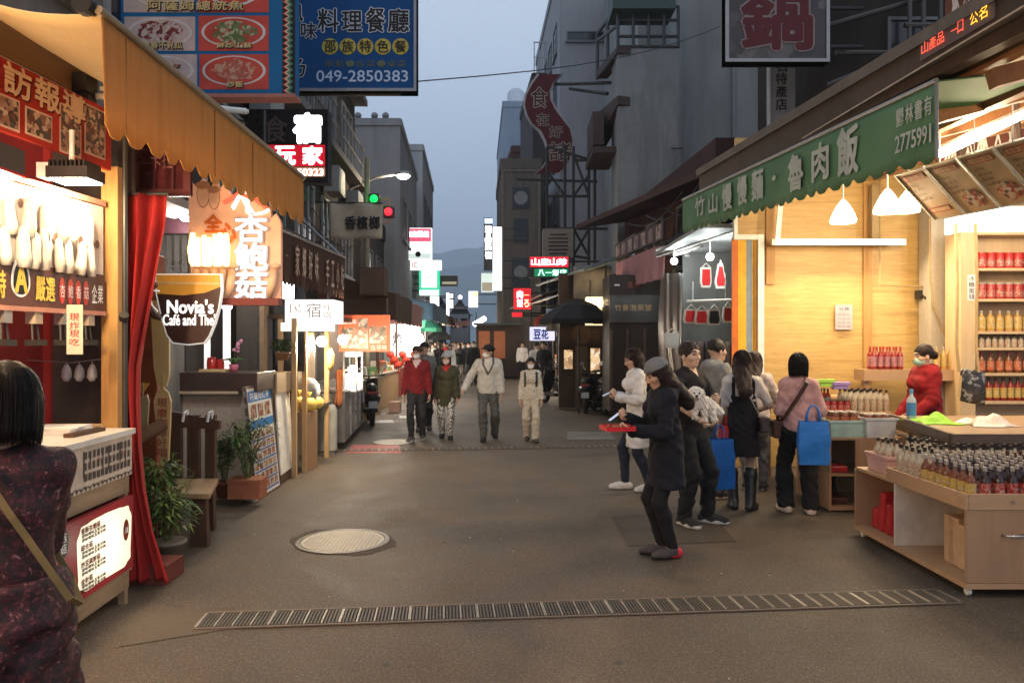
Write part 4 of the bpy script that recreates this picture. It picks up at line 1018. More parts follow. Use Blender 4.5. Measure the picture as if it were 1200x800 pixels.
DK=STAINED('wall_dark',(.055,.050,.049),(.025,.023,.023));GR=STAINED('wall_grey',(.27,.27,.275),(.14,.14,.145),amount=.6)
GRL=STAINED('wall_pale',(.42,.42,.43),(.26,.26,.27),amount=.5);CON=STAINED('wall_concrete',(.26,.26,.25),(.11,.11,.105),.85,.8,.5)
BR=STAINED('wall_brown',(.16,.13,.11),(.08,.065,.055));TILE=STAINED('wall_blue_tile',(.30,.36,.44),(.18,.21,.26),amount=.5)
b1=building('shop_house','dark weathered shop house rising behind the signs on the left of the street',[(-12,8.6),(-3.78,8.6),(-4.32,20.4),(-12,20.4)],8.9,DK)
fc=along(-3.78,8.6,-4.32,20.4,0,8.9)
for k in range(5):
 for lv in(3.4,6.2):window(b1,fc,.5+k*2.3,lv,1.5,1.5,WINF2,2)
mb=MB()
for lv in(3.05,5.85,8.2):fc.panel(mb,.35,None,0,fc.w,lv,lv+.16,off=.35)
mb.build('ledge',STAINED('ledge_concrete',(.17,.16,.155),(.08,.075,.07)),b1)
for k in range(3):
 mb=MB();u=.4+k*3.9;v=5.98
 for i in range(14):fc.panel(mb,.02,None,u+i*.24,u+i*.24+.02,v+.05,v+.85,off=.33)
 fc.panel(mb,.04,None,u-.05,u+3.2,v+.86,v+.91,off=.34);fc.panel(mb,.04,None,u-.05,u+3.2,v+.40,v+.43,off=.34)
 mb.build('balcony_rail',M('rail_grey',(.22,.22,.23),.5,.5),b1)
for k in range(4):
 mb=MB();u=2.0+k*2.6;fc.panel(mb,.30,None,u,u+.75,4.95,5.5,off=.42);mb.build('air_conditioner',M('ac_grey',(.26,.26,.25),.5),b1)
b0=building('shop_house','near shop house with pale panels behind the orange awning on the left',[(-12,2.4),(-3.55,2.4),(-3.75,8.5),(-12,8.5)],7.6,STAINED('wall_beige',(.17,.155,.14),(.10,.09,.08)))
fc=along(-3.55,2.4,-3.75,8.5,0,7.6)
for k in range(3):window(b0,fc,.5+k*1.9,4.6,1.4,1.5,WINF2,1)
b2=building('apartment_block','plain grey rendered block with roof vents on the left behind the street lamp',[(-13,26),(-3.92,26),(-4.5,35),(-13,35)],9.3,GR,parapet=.25)
for x in(-5.6,-5.0,-4.6):mb=MB();mb.tube((x,27,9.3),(x,27,9.9),.07);mb.sphere((x,27,9.95),.13,8);mb.build('roof_vent',M('vent_grey',(.2,.2,.2),.5,.4),b2)
fc=along(-3.92,26,-4.5,35,0,9.3)
for k in range(3):window(b2,fc,1+k*2.8,5.5,1.6,1.5,WINF)
mb=MB();fcf=Face((-13,26,0),(1,0,0),(0,0,1),9,9.3);fcf.panel(mb,.08,None,6.4,6.5,.5,9.2,off=.08);fcf.panel(mb,.3,None,7.7,8.3,5.2,5.7,off=.32);mb.build('drain_pipe',M('pipe_grey',(.2,.2,.2),.5),b2)
b2b=building('shop_house','low dark shop house below the grey block on the left',[(-13,20.6),(-4.2,20.6),(-4.45,25.8),(-13,25.8)],5.2,DK)
fc=along(-4.2,20.6,-4.45,25.8,0,5.2)
for k in range(2):window(b2b,fc,.6+k*2.4,3.2,1.6,1.3,WINF)
b3=building('apartment_block','pale narrow block beside the grey rendered block on the left',[(-13,36),(-4.34,36),(-4.9,46),(-13,46)],11,GRL,parapet=.3)
mb=MB();fcf=Face((-13,36,0),(1,0,0),(0,0,1),8.6,11);fcf.panel(mb,.3,None,7.2,7.9,5.6,6.2,off=.3);mb.build('air_conditioner',MATS['ac_grey'],b3)
fc=along(-4.34,36,-4.9,46,0,11)
for k in range(3):
 for lv in(4.5,7.5):window(b3,fc,1+k*2.8,lv,1.5,1.5,WINF)
b4=building('shop_house','dark low row of shops far along the left side of the street',[(-16,46.5),(-4.9,46.5),(-6.2,70),(-16,70)],4.6,DK)
r1=building('dark_building','dark building with steel frames above the roof of the right-hand stall',[(4.85,11.6),(14,11.6),(14,14.2),(4.7,14.2)],13,STAINED('wall_verydark',(.034,.027,.022),(.016,.013,.011)))
ff=Face((4.85,11.6,0),(1,0,0),(0,0,1),9.1,13)
window(r1,ff,1.0,5.2,1.6,1.6,WINF);window(r1,ff,3.6,5.2,1.6,1.6,WINF)
mb=MB()
for px in(1066,1082,1102):mb.tube(P(px,-80,11.2),P(px,160,11.2),.035)
for a,b in(((970,30,11.3),(1110,-10,11.3)),((1060,30,11.2),(1112,30,11.2)),((970,100,11.3),(1066,60,11.2)),((980,62,11.3),(1110,62,11.3))):mb.tube(P(*a),P(*b),.04)
mb.build('steel_frame',M('steel_dark',(.07,.06,.055),.5,.5),r1)
r2=building('concrete_building','tall grey concrete building with bare side wall and caged balconies on the right',[(5.55,24),(14,24),(14,37),(4.6,37),(4.6,27),(5.55,27)],19,CON)
wf=Face((5.55,24,0),(1,0,0),(0,0,1),8.4,19)
window(r2,wf,2.75,9.1,1.4,3.0,WINF2,1)
window(r2,wf,5.6,8.2,1.2,1.4,WINF2,1)
for u_ in(1.55,5.0):mb=MB();wf.panel(mb,.09,None,u_,u_+.09,3,18.5,off=.10);mb.build('drain_pipe',M('pipe_dull',(.20,.20,.195),.5),r2)
mb=MB();wf.panel(mb,.35,None,4.0,4.9,6.6,7.3,off=.36);mb.build('air_conditioner',MATS['ac_grey'],r2)
mb=MB();x0,x1,y0=X(724,22.5),X(796,22.5),22.5
mb.box(x0,x1,y0,23.9,0,Z(56,22.5));mb.build('balcony_wall',STAINED('wall_concrete2',(.25,.245,.235),(.10,.10,.095),.85,1.2,.8),r2)
mb=MB()
bf=front(700,796,-6,56,22.5)
for px in(724,742,760,778,795):mb.tube(P(px,56,22.5),P(px,8,22.5),.05,6)
for py in(8,24,43,55):mb.tube(P(724,py,22.5),P(795,py,22.5),.045,6)
for a,b in(((700,40,25),(724,8,22.5)),((700,92,25),(724,60,22.5)),((700,40,25),(700,92,25)),((712,25,23.7),(712,76,23.7)),((700,48,25),(724,30,22.5))):mb.tube(P(*a),P(*b),.06,6)
mb.build('balcony_cage',M('cage_dark',(.045,.045,.045),.5,.4),r2)
mb=MB();mb.slab(P(698,92,25),P(724,62,22.4),P(724,54,22.4),P(698,84,25),.4);mb.slab(P(690,182,25),P(724,122,22.4),P(724,112,22.4),P(692,140,25),.4);mb.build('awning',M('awning_rust',(.06,.04,.035),.7),r2)
mb=MB();mb.slab(P(718,10,22.2),P(792,10,22.2),P(792,-30,22.2),P(718,-30,22.2),1.2);mb.build('roof_sheet',M('sheet_green',(.05,.08,.07),.6),r2)
mb=MB();mb.box(X(688,25),X(700,25),23.2,25,Z(186,25),Z(150,25));mb.box(X(690,25)-.1,X(724,23)+.0,22.8,25.1,Z(190,24),Z(183,24));mb.build('balcony_box',STAINED('wall_rust',(.09,.06,.055),(.05,.035,.03)),r2)
r3=building('pale_building','pale grey tall building behind the curved red sign',[(2.45,38),(9,38),(9,52),(1.7,52)],21,STAINED('wall_lilac',(.33,.32,.33),(.21,.20,.21),amount=.5))
f3=Face((2.45,38,0),(1,0,0),(0,0,1),6.5,21);window(r3,f3,.35,17.1,1.9,.5,WINF)
fc=along(1.7,52,2.45,38,0,21)
for k in range(5):
 for lv in(5,8,11,14,17):window(r3,fc,.8+k*2.6,lv,1.6,1.6,WINF)
r4=building('dark_tower','dark brown narrow house with a roof railing left of the pale tall building',[(1.25,45),(3.6,45),(3.6,53),(.6,53)],17.5,STAINED('wall_darkbrown',(.075,.062,.06),(.04,.034,.034)))
mb=MB()
for i in range(6):mb.tube((1.35+i*.3,45.1,17.9),(1.35+i*.3,45.1,19.9),.03)
mb.tube((1.3,45.1,19.9),(2.9,45.1,19.9),.04);mb.tube((1.3,45.1,19),(2.9,45.1,19),.03);mb.build('roof_rail',M('rail_pale',(.4,.42,.45),.5),r4)
r5=building('blue_tiled_building','blue-grey tiled house with a steel water tank on its roof',[(-.75,62),(4,62),(4,80),(-1.6,80)],21.3,TILE)
mb=MB();mb.lathe([(.75,0),(.75,1.3),(.5,1.6),(.1,1.7)],(.35,64,21.8));mb.build('water_tank',M('tank_steel',(.45,.48,.52),.35,.7),r5,smooth=True,auto=40)
r5b=building('red_brown_house','small red-brown house with white window in front of the blue-grey tiled building',[(0,56),(3,56),(3,61.5),(-.5,61.5)],16,STAINED('wall_redbrown',(.11,.055,.05),(.06,.035,.03)))
f5=Face((0,56,0),(1,0,0),(0,0,1),3,16);window(r5b,f5,.9,13.1,.8,.8,WINF2,0,GRL);window(r5b,f5,.4,10.6,.7,2.0,WINF2,2)
r6=building('brown_shop','brown patterned shop front wall behind the white vertical light sign on the right',[(-.52,36),(1.4,36),(1.4,44),(-.9,44)],10.1,BR)
f6=Face((-.52,36,0),(1,0,0),(0,0,1),1.9,10.1)
mb=MB()
for(v,h_,wd)in((8.2,1.0,.8),(6.5,1.2,.7),(4.4,1.4,.9)):
 f6.panel(mb,.05,0,.95-wd/2,.95+wd/2,v,v+h_,off=.05)
mb.build('wall_panel',M('panel_dark',(.05,.055,.065),.6),r6)
mb=MB();f6.frame(mb,.12,.05,0,off=.04);mb.build('pilaster',M('pilaster_tan',(.17,.14,.11),.7),r6)
for v_ in(5.1,8.7):mb=MB();f6.disc(mb,.95,v_,.33,.056);mb.build('round_motif',M('motif_grey',(.22,.22,.21),.7),r6)
r7=building('shop_house','low dark red-brown shop house with lean-to roofs behind the awnings on the right',[(3.95,14.4),(9,14.4),(9,23.5),(3.35,23.5)],5.7,STAINED('wall_maroon',(.075,.035,.035),(.04,.02,.02)),parapet=0)
mb=MB();mb.slab((1.9,22,5.2),(3.2,11.6,4.55),(9,11.6,5.9),(9,23.5,6.4),.12);mb.build('roof',M('roof_rust',(.05,.022,.022),.7,.2),r7)
fc=along(3.35,23.5,3.95,14.4,0,5.7)
for k in range(3):window(r7,fc,1+k*2.8,3.4,1.6,1.4,WINF2,1)
r8=building('shop_house','dark row of shops far along the right side of the street',[(.45,47),(6,52.9),(6,62),(-.6,58)],5.0,DK,parapet=0)
INK=M('ink_black',(.02,.018,.018),.6);INKW=M('ink_white',(.75,.74,.72),.6);INKY=M('ink_yellow',(.70,.50,.08),.6);INKR=M('ink_red',(.45,.02,.02),.6)
WARM=(1,.80,.55);WARMW=(1,.88,.70);COOL=(.80,.93,1)
POST=WOOD('post_wood',(.30,.15,.05),(.50,.29,.10),'z',1.2);PLY=WOOD('plywood',(.34,.21,.10),(.50,.33,.17),'x',.7);PLYZ=WOOD('plywood_z',(.40,.24,.11),(.55,.36,.18),'z',.8)
DARKW=WOOD('dark_wood',(.045,.022,.014),(.10,.05,.03),'z',1)
STEEL=M('stainless',(.52,.51,.50),.28,.9,.2,3,.1,12);GREYM=M('grey_metal',(.28,.27,.26),.45,.7);DKM=M('dark_metal',(.045,.042,.04),.5,.6);WHM=M('white_metal',(.70,.69,.66),.45,.1)
def LX(d,x0=-2.58):return x0-.052*(d-5.0)
st=thing('market_stall','mushroom stall with white counter top, timber post and dark red back wall','stall',(-3.0,4.2,0))
mb=MB();xw=-3.45
mb.box(xw-.06,xw,1.0,5.56,.0,3.3);mb.build('back_wall',M('wall_red',(.24,.022,.022),.55,0,.3,2.2,.2,20),st)
mb=MB();mb.box(xw,-2.82,5.50,5.56,0,3.3);mb.build('side_wall',STAINED('wall_charcoal',(.075,.06,.055),(.03,.026,.025),.5),st)
mb=MB();mb.box(xw+.001,-3.40,5.46,5.497,.0,3.3);mb.build('corner_strip',M('strip_red',(.35,.03,.03),.5),st)
p0=P(132,500,5.12)
mb=MB();mb.box(p0.x-.06,p0.x+.055,5.08,5.20,0,2.95);mb.build('post',POST,st,bevel=.006)
mb=MB();mb.tube((X(146.5,5.05),5.05,0),(X(146.5,5.05),5.05,3.25),.018,10);mb.tube((X(146.5,5.05),5.03,1.9),(X(150,5.05),5.0,1.93),.03,8);mb.build('pole',DKM,st)
ca,cb=(LX(3.0),3.0),(LX(5.0),5.0)
fcn=along(*ca,*cb,0,1.2)
mb=MB();mb.slab(Vector((ca[0]+.03,ca[1],1.165)),Vector((cb[0]+.03,cb[1]+.03,1.165)),Vector((cb[0]-.72,cb[1]+.03,1.165)),Vector((ca[0]-.72,ca[1],1.165)),.035);mb.build('counter_top',M('laminate_white',(.62,.58,.52),.35,0,.12,4),st)
mb=MB()
for s_ in(0.02,1.0,1.96):
 for dd in(.02,-.64):p=fcn.at(s_,0,dd-.04);mb.box(p.x-.022,p.x+.022,p.y-.022,p.y+.022,0,1.13)
fcn.panel(mb,.03,None,0,fcn.w,.10,.22,off=.0);fcn.panel(mb,.03,None,0,fcn.w,.22,.26,off=.02);fcn.panel(mb,.03,None,0,fcn.w,.74,.87,off=.0)
mb.build('counter_frame',WOOD('grey_wood',(.15,.10,.065),(.27,.19,.12),'y',1),st)
mb=MB();mb.box(cb[0]-.70,cb[0]-.02,4.99,5.02,.10,1.12);mb.build('end_panel',DARKW,st)
mb=MB();fcn.panel(mb,.006,0,0,fcn.w,.86,1.128,off=.02)
rr=random.Random(5)
for i in range(26):
 u=.03+i*(fcn.w-.06)/26
 if i%3!=2:fcn.rect(mb,u,u+.014,.93+rr.uniform(0,.06),1.05+rr.uniform(0,.05),.023,1)
 if i%4==0:fcn.rect(mb,u+.02,u+.045,.95+rr.uniform(0,.06),1.04,.023,2)
n=40
for i in range(n):fcn.poly(mb,[(fcn.w*i/n,.86),(fcn.w*(i+.5)/n,.89),(fcn.w*(i+1)/n,.86),(fcn.w*(i+1)/n,.882+.012*(i%2)),(fcn.w*i/n,.882)],.023,1)
for i in range(12):
 u=fcn.w-.62+.05*i
 fcn.rect(mb,u,u+.036,.92,.965,.0235,1);fcn.rect(mb,u,u+.030,.985,1.03,.0235,1);fcn.rect(mb,u+.004,u+.034,1.05,1.095,.0235,1)
mb.build('counter_skirt',[M('vinyl_beige',(.45,.36,.29),.5),M('print_brown',(.06,.045,.04),.6),M('print_red',(.4,.10,.08),.6)],st)
lb=Face(fcn.at(fcn.w-1.02,.25,.045),fcn.U,fcn.V,.98,.475)
t=thing('menu_lightbox','glowing red-framed menu lightbox with brown writing on the front of the mushroom stall counter','lightbox',fcn.at(fcn.w-.53,.25,.04))
mb=MB();lb.panel(mb,.04);mb.build('box',M('lightbox_red',(.22,.015,.02),.5),t)
mb=MB();pts=[]
for i in range(36):
 a=i/36;bx=.28+.66*.5;by=.235;ca_,sa_=math.cos(a*2*PI),math.sin(a*2*PI)
 ex=abs(ca_)**.35*(1 if ca_>0 else-1);ey=abs(sa_)**.35*(1 if sa_>0 else-1)
 wob=1+.025*math.sin(a*2*PI*9);pts.append((bx+.335*ex*wob,by+.20*ey*wob))
lb.poly(mb,pts,.003);mb.build('light_panel',E('lightbox_cream',(1,.82,.62),.55),t)
mb=MB()
for k,(txt,n)in enumerate((('香酥杏鮑菇',2),('綜合菇',1),('炸豆腐鮮菇',3),('金針菇',1))):
 y=.415-k*.098
 lb.row(mb,txt,.31,.31+.045*len(txt),y-.034,y,.005,0,.03)
 for j in range(2):lb.row(mb,'原味辣味五香甘梅',.32,.60,y-.058-j*.024,y-.038-j*.024,.005,1,.02)
lb.disc(mb,.87,.27,.04,.005,0,.07);lb.text(mb,'人氣',.845,.895,.25,.29,.007,2,.01)
mb.build('lettering',[M('letter_brown',(.12,.015,.008),.6),M('letter_grey',(.05,.035,.03),.6),INKW],t)
mb=MB();lb.disc(mb,.13,.38,.055,.003,0,.085);lb.column(mb,'菇菇',.10,.16,.32,.44,.005,1);lb.disc(mb,.14,.12,.07,.003,1,.05);lb.disc(mb,.14,.12,.05,.005,2,.035);mb.build('emblem',[INK,INKW,M('emblem_orange',(.6,.2,.05),.5)],t)
lamp(lb.at(.62,.23,.25),4,WARMW,.1,parent=t)
t=thing('paper_stack','stack of white paper bags lying on the mushroom stall counter','papers',(-2.86,4.72,1.165))
for i in range(5):
 mb=MB();a=rnd.uniform(-.2,.2);z=1.167+i*.012;c=Vector((-2.86,4.72,z));u=Vector((math.cos(a),math.sin(a),0));v=Vector((-u.y,u.x,0))
 mb.slab(c-u*.14-v*.1,c+u*.14-v*.1,c+u*.14+v*.1,c-u*.14+v*.1,.01);mb.build('paper_bag',M('paper_white',(.68,.66,.62),.7,0,.1),t)
t=thing('serving_tray','wooden serving tray at the far end of the mushroom stall counter','tray',(-2.92,4.9,1.165))
mb=MB();mb.box(-3.10,-2.74,4.84,4.98,1.167,1.175)
for a in((-3.10,-2.74,4.84,4.85),(-3.10,-2.74,4.97,4.98),(-3.10,-3.09,4.85,4.97),(-2.75,-2.74,4.85,4.97)):mb.box(*a,1.175,1.20)
mb.build('tray_body',PLY,t)
mb=MB();mb.box(-2.72,-2.66,4.5,4.86,1.167,1.19);tag(mb.build('cutting_board',DARKW),'narrow dark board lying along the front of the mushroom stall counter','board')
ba,bb=(-2.93,3.3),(-2.775,5.04)
bf=along(*ba,*bb,1.955,2.66)
t=thing('picture_board','picture board of white oyster mushrooms with a brown writing strip over the left counter','sign',bf.at(bf.w/2,0,0))
mb=MB();bf.panel(mb,.04);mb.build('board',M('board_pale',(.60,.52,.46),.5),t)
mb=MB();bf.panel(mb,.02,0,v0=.0,v1=.245,off=.01);mb.build('strip',M('strip_brown',(.10,.038,.028),.5),t)
mb=MB();rr=random.Random(11)
for row_,(v0,n)in enumerate(((.40,12),(.22,15))):
 for i in range(n):
  u=.15+(bf.w-.22)*i/n+rr.uniform(-.02,.02);hgt=rr.uniform(.19,.25);lean=rr.uniform(-.03,.03);wd=rr.uniform(.030,.045)
  pts=[bf.at(u+lean*a,v0+hgt*a,.02+.012*row_)for a in(0,.25,.5,.75,.92,1)]
  mb.path(pts,[wd*.75,wd,wd*.85,wd*.8,wd*.55,wd*.2],10)
mb.build('mushroom_relief',M('mushroom_white',(.66,.58,.48),.6,0,.15,20),t,smooth=True)
mb=MB()
for i in range(16):
 u=.2+i*.10+rr.uniform(-.03,.03);v=.42+rr.uniform(-.05,.22)
 bf.poly(mb,[(u+.022*math.cos(q),v+.03*math.sin(q))for q in[2*PI*k/10 for k in range(10)]],.004+.0004*i,0)
mb.build('cap_print',M('cap_brown',(.16,.09,.07),.6),t)
mb=MB();n0=bf.w-1.05
bf.text(mb,'特',n0+.10,n0+.17,.04,.19,.013,0,.02)
bf.poly(mb,[(n0+.285+.075*math.cos(q),.10+(.13 if math.sin(q)<0 else .25)*math.sin(q)*.62+.03)for q in[2*PI*k/24 for k in range(24)]],.013,2)
bf.poly(mb,[(n0+.285+.060*math.cos(q),.10+(.13 if math.sin(q)<0 else .25)*math.sin(q)*.5+.03)for q in[2*PI*k/24 for k in range(24)]],.015,3)
bf.text(mb,'A',n0+.24,n0+.33,.08,.24,.017,0,.03)
bf.row(mb,'嚴選',n0+.40,n0+.57,.04,.18,.013,0,.02)
for i,ch in enumerate('杏鮑香菇'):
 u=n0+.63+i*.075;bf.poly(mb,[(u+.028*math.cos(q),.11+.082*math.sin(q))for q in[2*PI*k/16 for k in range(16)]],.013,1);bf.text(mb,ch,u-.022,u+.022,.07,.15,.016,2)
bf.row(mb,'企業',n0+.91,n0+1.03,.05,.17,.013,2,.01)
mb.build('lettering',[INKY,M('pill_red',(.55,.06,.04),.5),INKW,INK],t)
mb=MB();bf.panel(mb,.05,0,v0=.708,v1=.745,off=.02);bf.panel(mb,.05,0,v0=-.03,v1=-.002,off=.02);mb.build('rail',M('rail_pink',(.45,.20,.14),.5),t)
for i in range(5):
 u=.65+i*.24;c=bf.at(u,-.03,-.02)
 t=thing('hanging_clip',('black clip lamp bracket hanging under the mushroom picture board'),'clip',c,'clips under the mushroom picture board')
 mb=MB();mb.box(c.x-.03,c.x+.03,c.y-.035,c.y+.035,c.z-.07,c.z);mb.build('mount',GREYM if i%2 else M('mount_tan',(.42,.33,.24),.5),t)
 mb=MB();mb.tube((c.x,c.y-.02,c.z-.07),(c.x+.01,c.y-.03,c.z-.17),.008);mb.tube((c.x,c.y+.02,c.z-.07),(c.x+.01,c.y+.03,c.z-.17),.008);mb.box(c.x-.03,c.x+.05,c.y-.045,c.y+.045,c.z-.20,c.z-.165);mb.build('arm',DKM,t)
tg=front(78,97,357,415,4.55)
mb=MB();tg.panel(mb,.003);tag(mb.build('hanging_card',M('card_cream',(.62,.55,.42),.6)),'long cream card hanging under the mushroom picture board','card')
o=bpy.data.objects['hanging_card']
mb=MB();tg.column(mb,'現炸現吃',.02,tg.w-.02,.05,tg.h-.05,.003);mb.build('lettering',INKR,o)
mb=MB();mb.path([(-3.4,5.2,1.62),(-3.1,5.2,1.60),(-2.85,5.2,1.63)],.004)
w_=tag(mb.build('wire',GREYM),'thin wire stretched across the inside of the mushroom stall','wire')
for i in range(3):
 mb=MB();x=-3.12+i*.09;mb.lathe([(.012,.12),(.03,.08),(.035,.03),(.015,0)],(x,5.2,1.47),8);mb.tube((x,5.2,1.58),(x,5.2,1.61),.003)
 tag(mb.build('plastic_glove',M('plastic_clear',(.45,.43,.42),.3),smooth=True),'limp clear plastic glove hanging from the wire in the mushroom stall','glove','gloves on the wire')
lc=P(88,210,4.55)
t=thing('flood_lamp','dark finned flood lamp glaring over the mushroom picture board','lamp',lc)
mb=MB();mb.box(lc.x-.12,lc.x+.13,lc.y-.10,lc.y+.10,lc.z-.01,lc.z+.06)
for i in range(9):mb.box(lc.x-.11+i*.026,lc.x-.10+i*.026,lc.y-.09,lc.y+.09,lc.z+.06,lc.z+.10)
mb.build('housing',M('lamp_black',(.03,.025,.025),.4,.4),t)
mb=MB();mb.box(lc.x-.11,lc.x+.12,lc.y-.085,lc.y+.085,lc.z-.02,lc.z-.0105);mb.build('lamp_glass',E('flood_glass',(1,.93,.82),14),t)
mb=MB();mb.box(lc.x-.20,lc.x-.12,lc.y-.06,lc.y+.06,lc.z+.0,lc.z+.09);mb.tube((lc.x-.02,lc.y,lc.z+.1),(lc.x-.02,lc.y,lc.z+.30),.015);mb.build('bracket',WHM,t)
lamp((lc.x,lc.y,lc.z-.06),55,(1,.74,.44),.06,parent=t)
lc=P(-6,200,3.6)
t=thing('flood_lamp','red-rimmed flood lamp cut by the left edge above the mushroom stall','lamp',lc)
mb=MB();mb.box(lc.x-.12,lc.x+.08,lc.y-.10,lc.y+.10,lc.z,lc.z+.12);mb.build('housing',MATS['lamp_black'],t)
mb=MB();mb.box(lc.x-.13,lc.x+.09,lc.y-.11,lc.y+.11,lc.z-.015,lc.z-.001);mb.build('rim',INKR,t)
mb=MB();mb.box(lc.x-.11,lc.x+.07,lc.y-.09,lc.y+.09,lc.z-.025,lc.z-.016);mb.build('lamp_glass',MATS['flood_glass'],t)
lamp((lc.x,lc.y,lc.z-.07),60,(1,.80,.52),.06,parent=t)
for k,(x,y,z,pw)in enumerate(((-2.75,2.1,2.75,170),(-2.7,.6,2.8,200))):
 t=thing('flood_lamp',('flood lamp of the mushroom stall nearer than the picture board','flood lamp at the near end of the mushroom stall')[k],'lamp',(x,y,z));mb=MB();mb.box(x-.12,x+.12,y-.1,y+.1,z,z+.09);mb.build('housing',MATS['lamp_black'],t);mb=MB();mb.box(x-.11,x+.11,y-.09,y+.09,z-.02,z-.001);mb.build('lamp_glass',MATS['flood_glass'],t);lamp((x+.15,y,z-.1),pw,(1,.60,.27),.1,parent=t)
na,nb=(-2.86,3.2),(-2.70,5.0)
nf=along(*na,*nb,2.90,3.30)
t=thing('photo_banner','red banner with big pale characters and a row of framed photos above the mushroom stall','banner',nf.at(nf.w/2,0))
mb=MB();nf.panel(mb,.03);mb.build('panel',M('banner_red',(.36,.02,.012),.5,0,.2,3),t)
mb=MB()
for i,ch in enumerate('採訪報導'):nf.text(mb,ch,nf.w-1.18+i*.235+.012,nf.w-1.18+i*.235+.212,.212,.382,.0045,0,.03);nf.text(mb,ch,nf.w-1.18+i*.235,nf.w-1.18+i*.235+.20,.22,.39,.007,1,.028)
mb.build('lettering',[M('letter_shadow',(.10,.004,.004),.6),M('letter_tan',(.62,.40,.24),.6)],t)
for k,(u0,u1,v0,v1)in enumerate(((.08,.34,.03,.20),(.40,.66,.03,.20),(.70,.98,.02,.20),(1.02,1.24,.03,.19),(1.30,1.50,.0,.30),(1.53,1.74,.05,.37))):
 mb=MB();nf.rect(mb,u0,u1,v0,v1,.004,0);nf.rect(mb,u0+.012,u1-.012,v0+.012,v1-.012,.007,1)
 mb.build('photo',[M('photo_border',(.62,.40,.30),.5),COLLAGE('photo_press%d'%(k%3),[(.04,.025,.02),(.28,.12,.08),(.55,.38,.28),(.14,.04,.03),(.35,.2,.15),(.06,.05,.06)],24+6*(k%3))],t)
t=thing('awning','orange canvas awning with scalloped edge and cream underside over the mushroom stall','awning',(-2.4,4.9,2.6))
e0,e1=Vector((-1.99,3.6,0)),Vector((-1.775,6.3,0))
mb=MB()
def canv(a,b):
 p=e0.lerp(e1,a);q=Vector((-3.02+.10*a,p.y,0));r=p.lerp(q,b)
 return Vector((r.x,r.y,3.335-.205*a*(1-b)+.33*b-.13*math.sin(b*PI)+.015*math.sin(a*9+b*3)))
mb.sheet(canv,18,12);mb.build('canvas',M('canvas_cream',(.62,.50,.30),.8,0,.12,1.5,.3,30),t,smooth=True,solid=.006)
mb=MB();nu=120
def val(a,b):
 p=e0.lerp(e1,a);dz=.585-.02*math.sin(a*PI)-.185*a
 s_=.5+.5*math.cos(a*2*PI*15);lo_=-dz-.0+.055*(s_**3)
 return Vector((p.x+.007*math.sin(a*34+b*2)*b+.012*math.sin(a*7+1)*b,p.y,3.335-.205*a+(lo_)*b))
mb.sheet(val,nu,6)
def canvas_orange():
 m,nt,out=_nt('canvas_orange');v=coords(nt,(1,1,1));vst_=coords(nt,(9,9,.5))
 c=ramp(nt,noise(nt,v,1.8,5),[(.3,(.50,.27,.085)),(.7,(.60,.35,.125))])
 c=mix(nt,ramp(nt,noise(nt,vst_,1.4,5,.7),[(.5,(0,0,0)),(.75,(.55,)*3)]),c,(.28,.12,.03))
 c2=mix(nt,ramp(nt,noise(nt,v,.9,6,.7),[(.45,(0,0,0)),(.7,(.35,)*3)]),c,(.36,.17,.05))
 b=bsdf(nt,out,c2,.85,0,noise(nt,v,90,3),.25,.003,Specular_IOR_Level=.15);tl=N(nt,'ShaderNodeBsdfTranslucent');nt.links.new(c2,tl.inputs[0]);ms=N(nt,'ShaderNodeMixShader');ms.inputs[0].default_value=.5;nt.links.new(b.outputs[0],ms.inputs[1]);nt.links.new(tl.outputs[0],ms.inputs[2]);nt.links.new(ms.outputs[0],out.inputs[0]);return m
mb.build('valance',canvas_orange(),t,smooth=True,solid=.005)
mb=MB()
for a in(.07,.42,.63):p=e0.lerp(e1,a);mb.tube((p.x+.004,p.y,3.31-.205*a),(p.x+.006,p.y,2.80),.003,5)
mb.build('seam',M('seam_brown',(.20,.09,.02),.8),t)
mb=MB();mb.tube(e0+Vector((0,-.03,3.345)),e1+Vector((0,.02,3.14)),.022,10);mb.build('front_bar',M('bar_grey',(.25,.19,.12),.5,.4),t,smooth=True,auto=50)
mb=MB();q=e0+Vector((-.06,-.02,3.36));mb.tube(q+Vector((0,-.05,0)),q+Vector((0,.0,0)),.048,16);mb.build('end_cap',M('cap_black',(.015,.015,.015),.5),t)
mb=MB();mb.slab((-3.02,3.0,3.40),(-2.88,5.1,3.40),(-2.88,5.1,3.62),(-3.02,3.0,3.62),.09)
mb.build('back_beam',WOOD('beam_tan',(.30,.19,.10),(.42,.28,.16),'y',.8),t)
mb=MB();mb.slab((-3.0,3.0,3.34),(-2.865,5.1,3.34),(-2.865,5.1,3.385),(-3.0,3.0,3.385),.05);mb.tube((-2.80,5.0,3.40),(-1.86,5.2,3.36),.022);mb.tube((-2.80,5.05,3.47),(-1.86,5.24,3.37),.015);mb.build('arm',WHM,t)
mb=MB();mb.box(-2.90,-2.80,4.88,5.02,3.40,3.52);mb.tube((-2.84,4.9,3.36),(-2.84,5.0,3.36),.045,10);mb.build('joint',DKM,t)
t=thing('lattice_panel','maroon glazed lattice panel above the red curtain','panel',P(182,230,5.7))
lf=front(138,224,150,230,5.7)
mb=MB();lf.panel(mb,.03);mb.build('glazing',M('maroon_glaze',(.085,.012,.016),.25,0,.3,3),t)
mb=MB();lf.frame(mb,.05,.05,0,off=.03)
for k in(.27,.52,.77):lf.panel(mb,.03,None,lf.w*k-.008,lf.w*k+.008,.05,lf.h-.05,off=.03)
lf.panel(mb,.028,None,.05,lf.w-.05,lf.h*.47,lf.h*.49,off=.028);mb.build('frame',M('maroon_frame',(.10,.022,.025),.5),t)
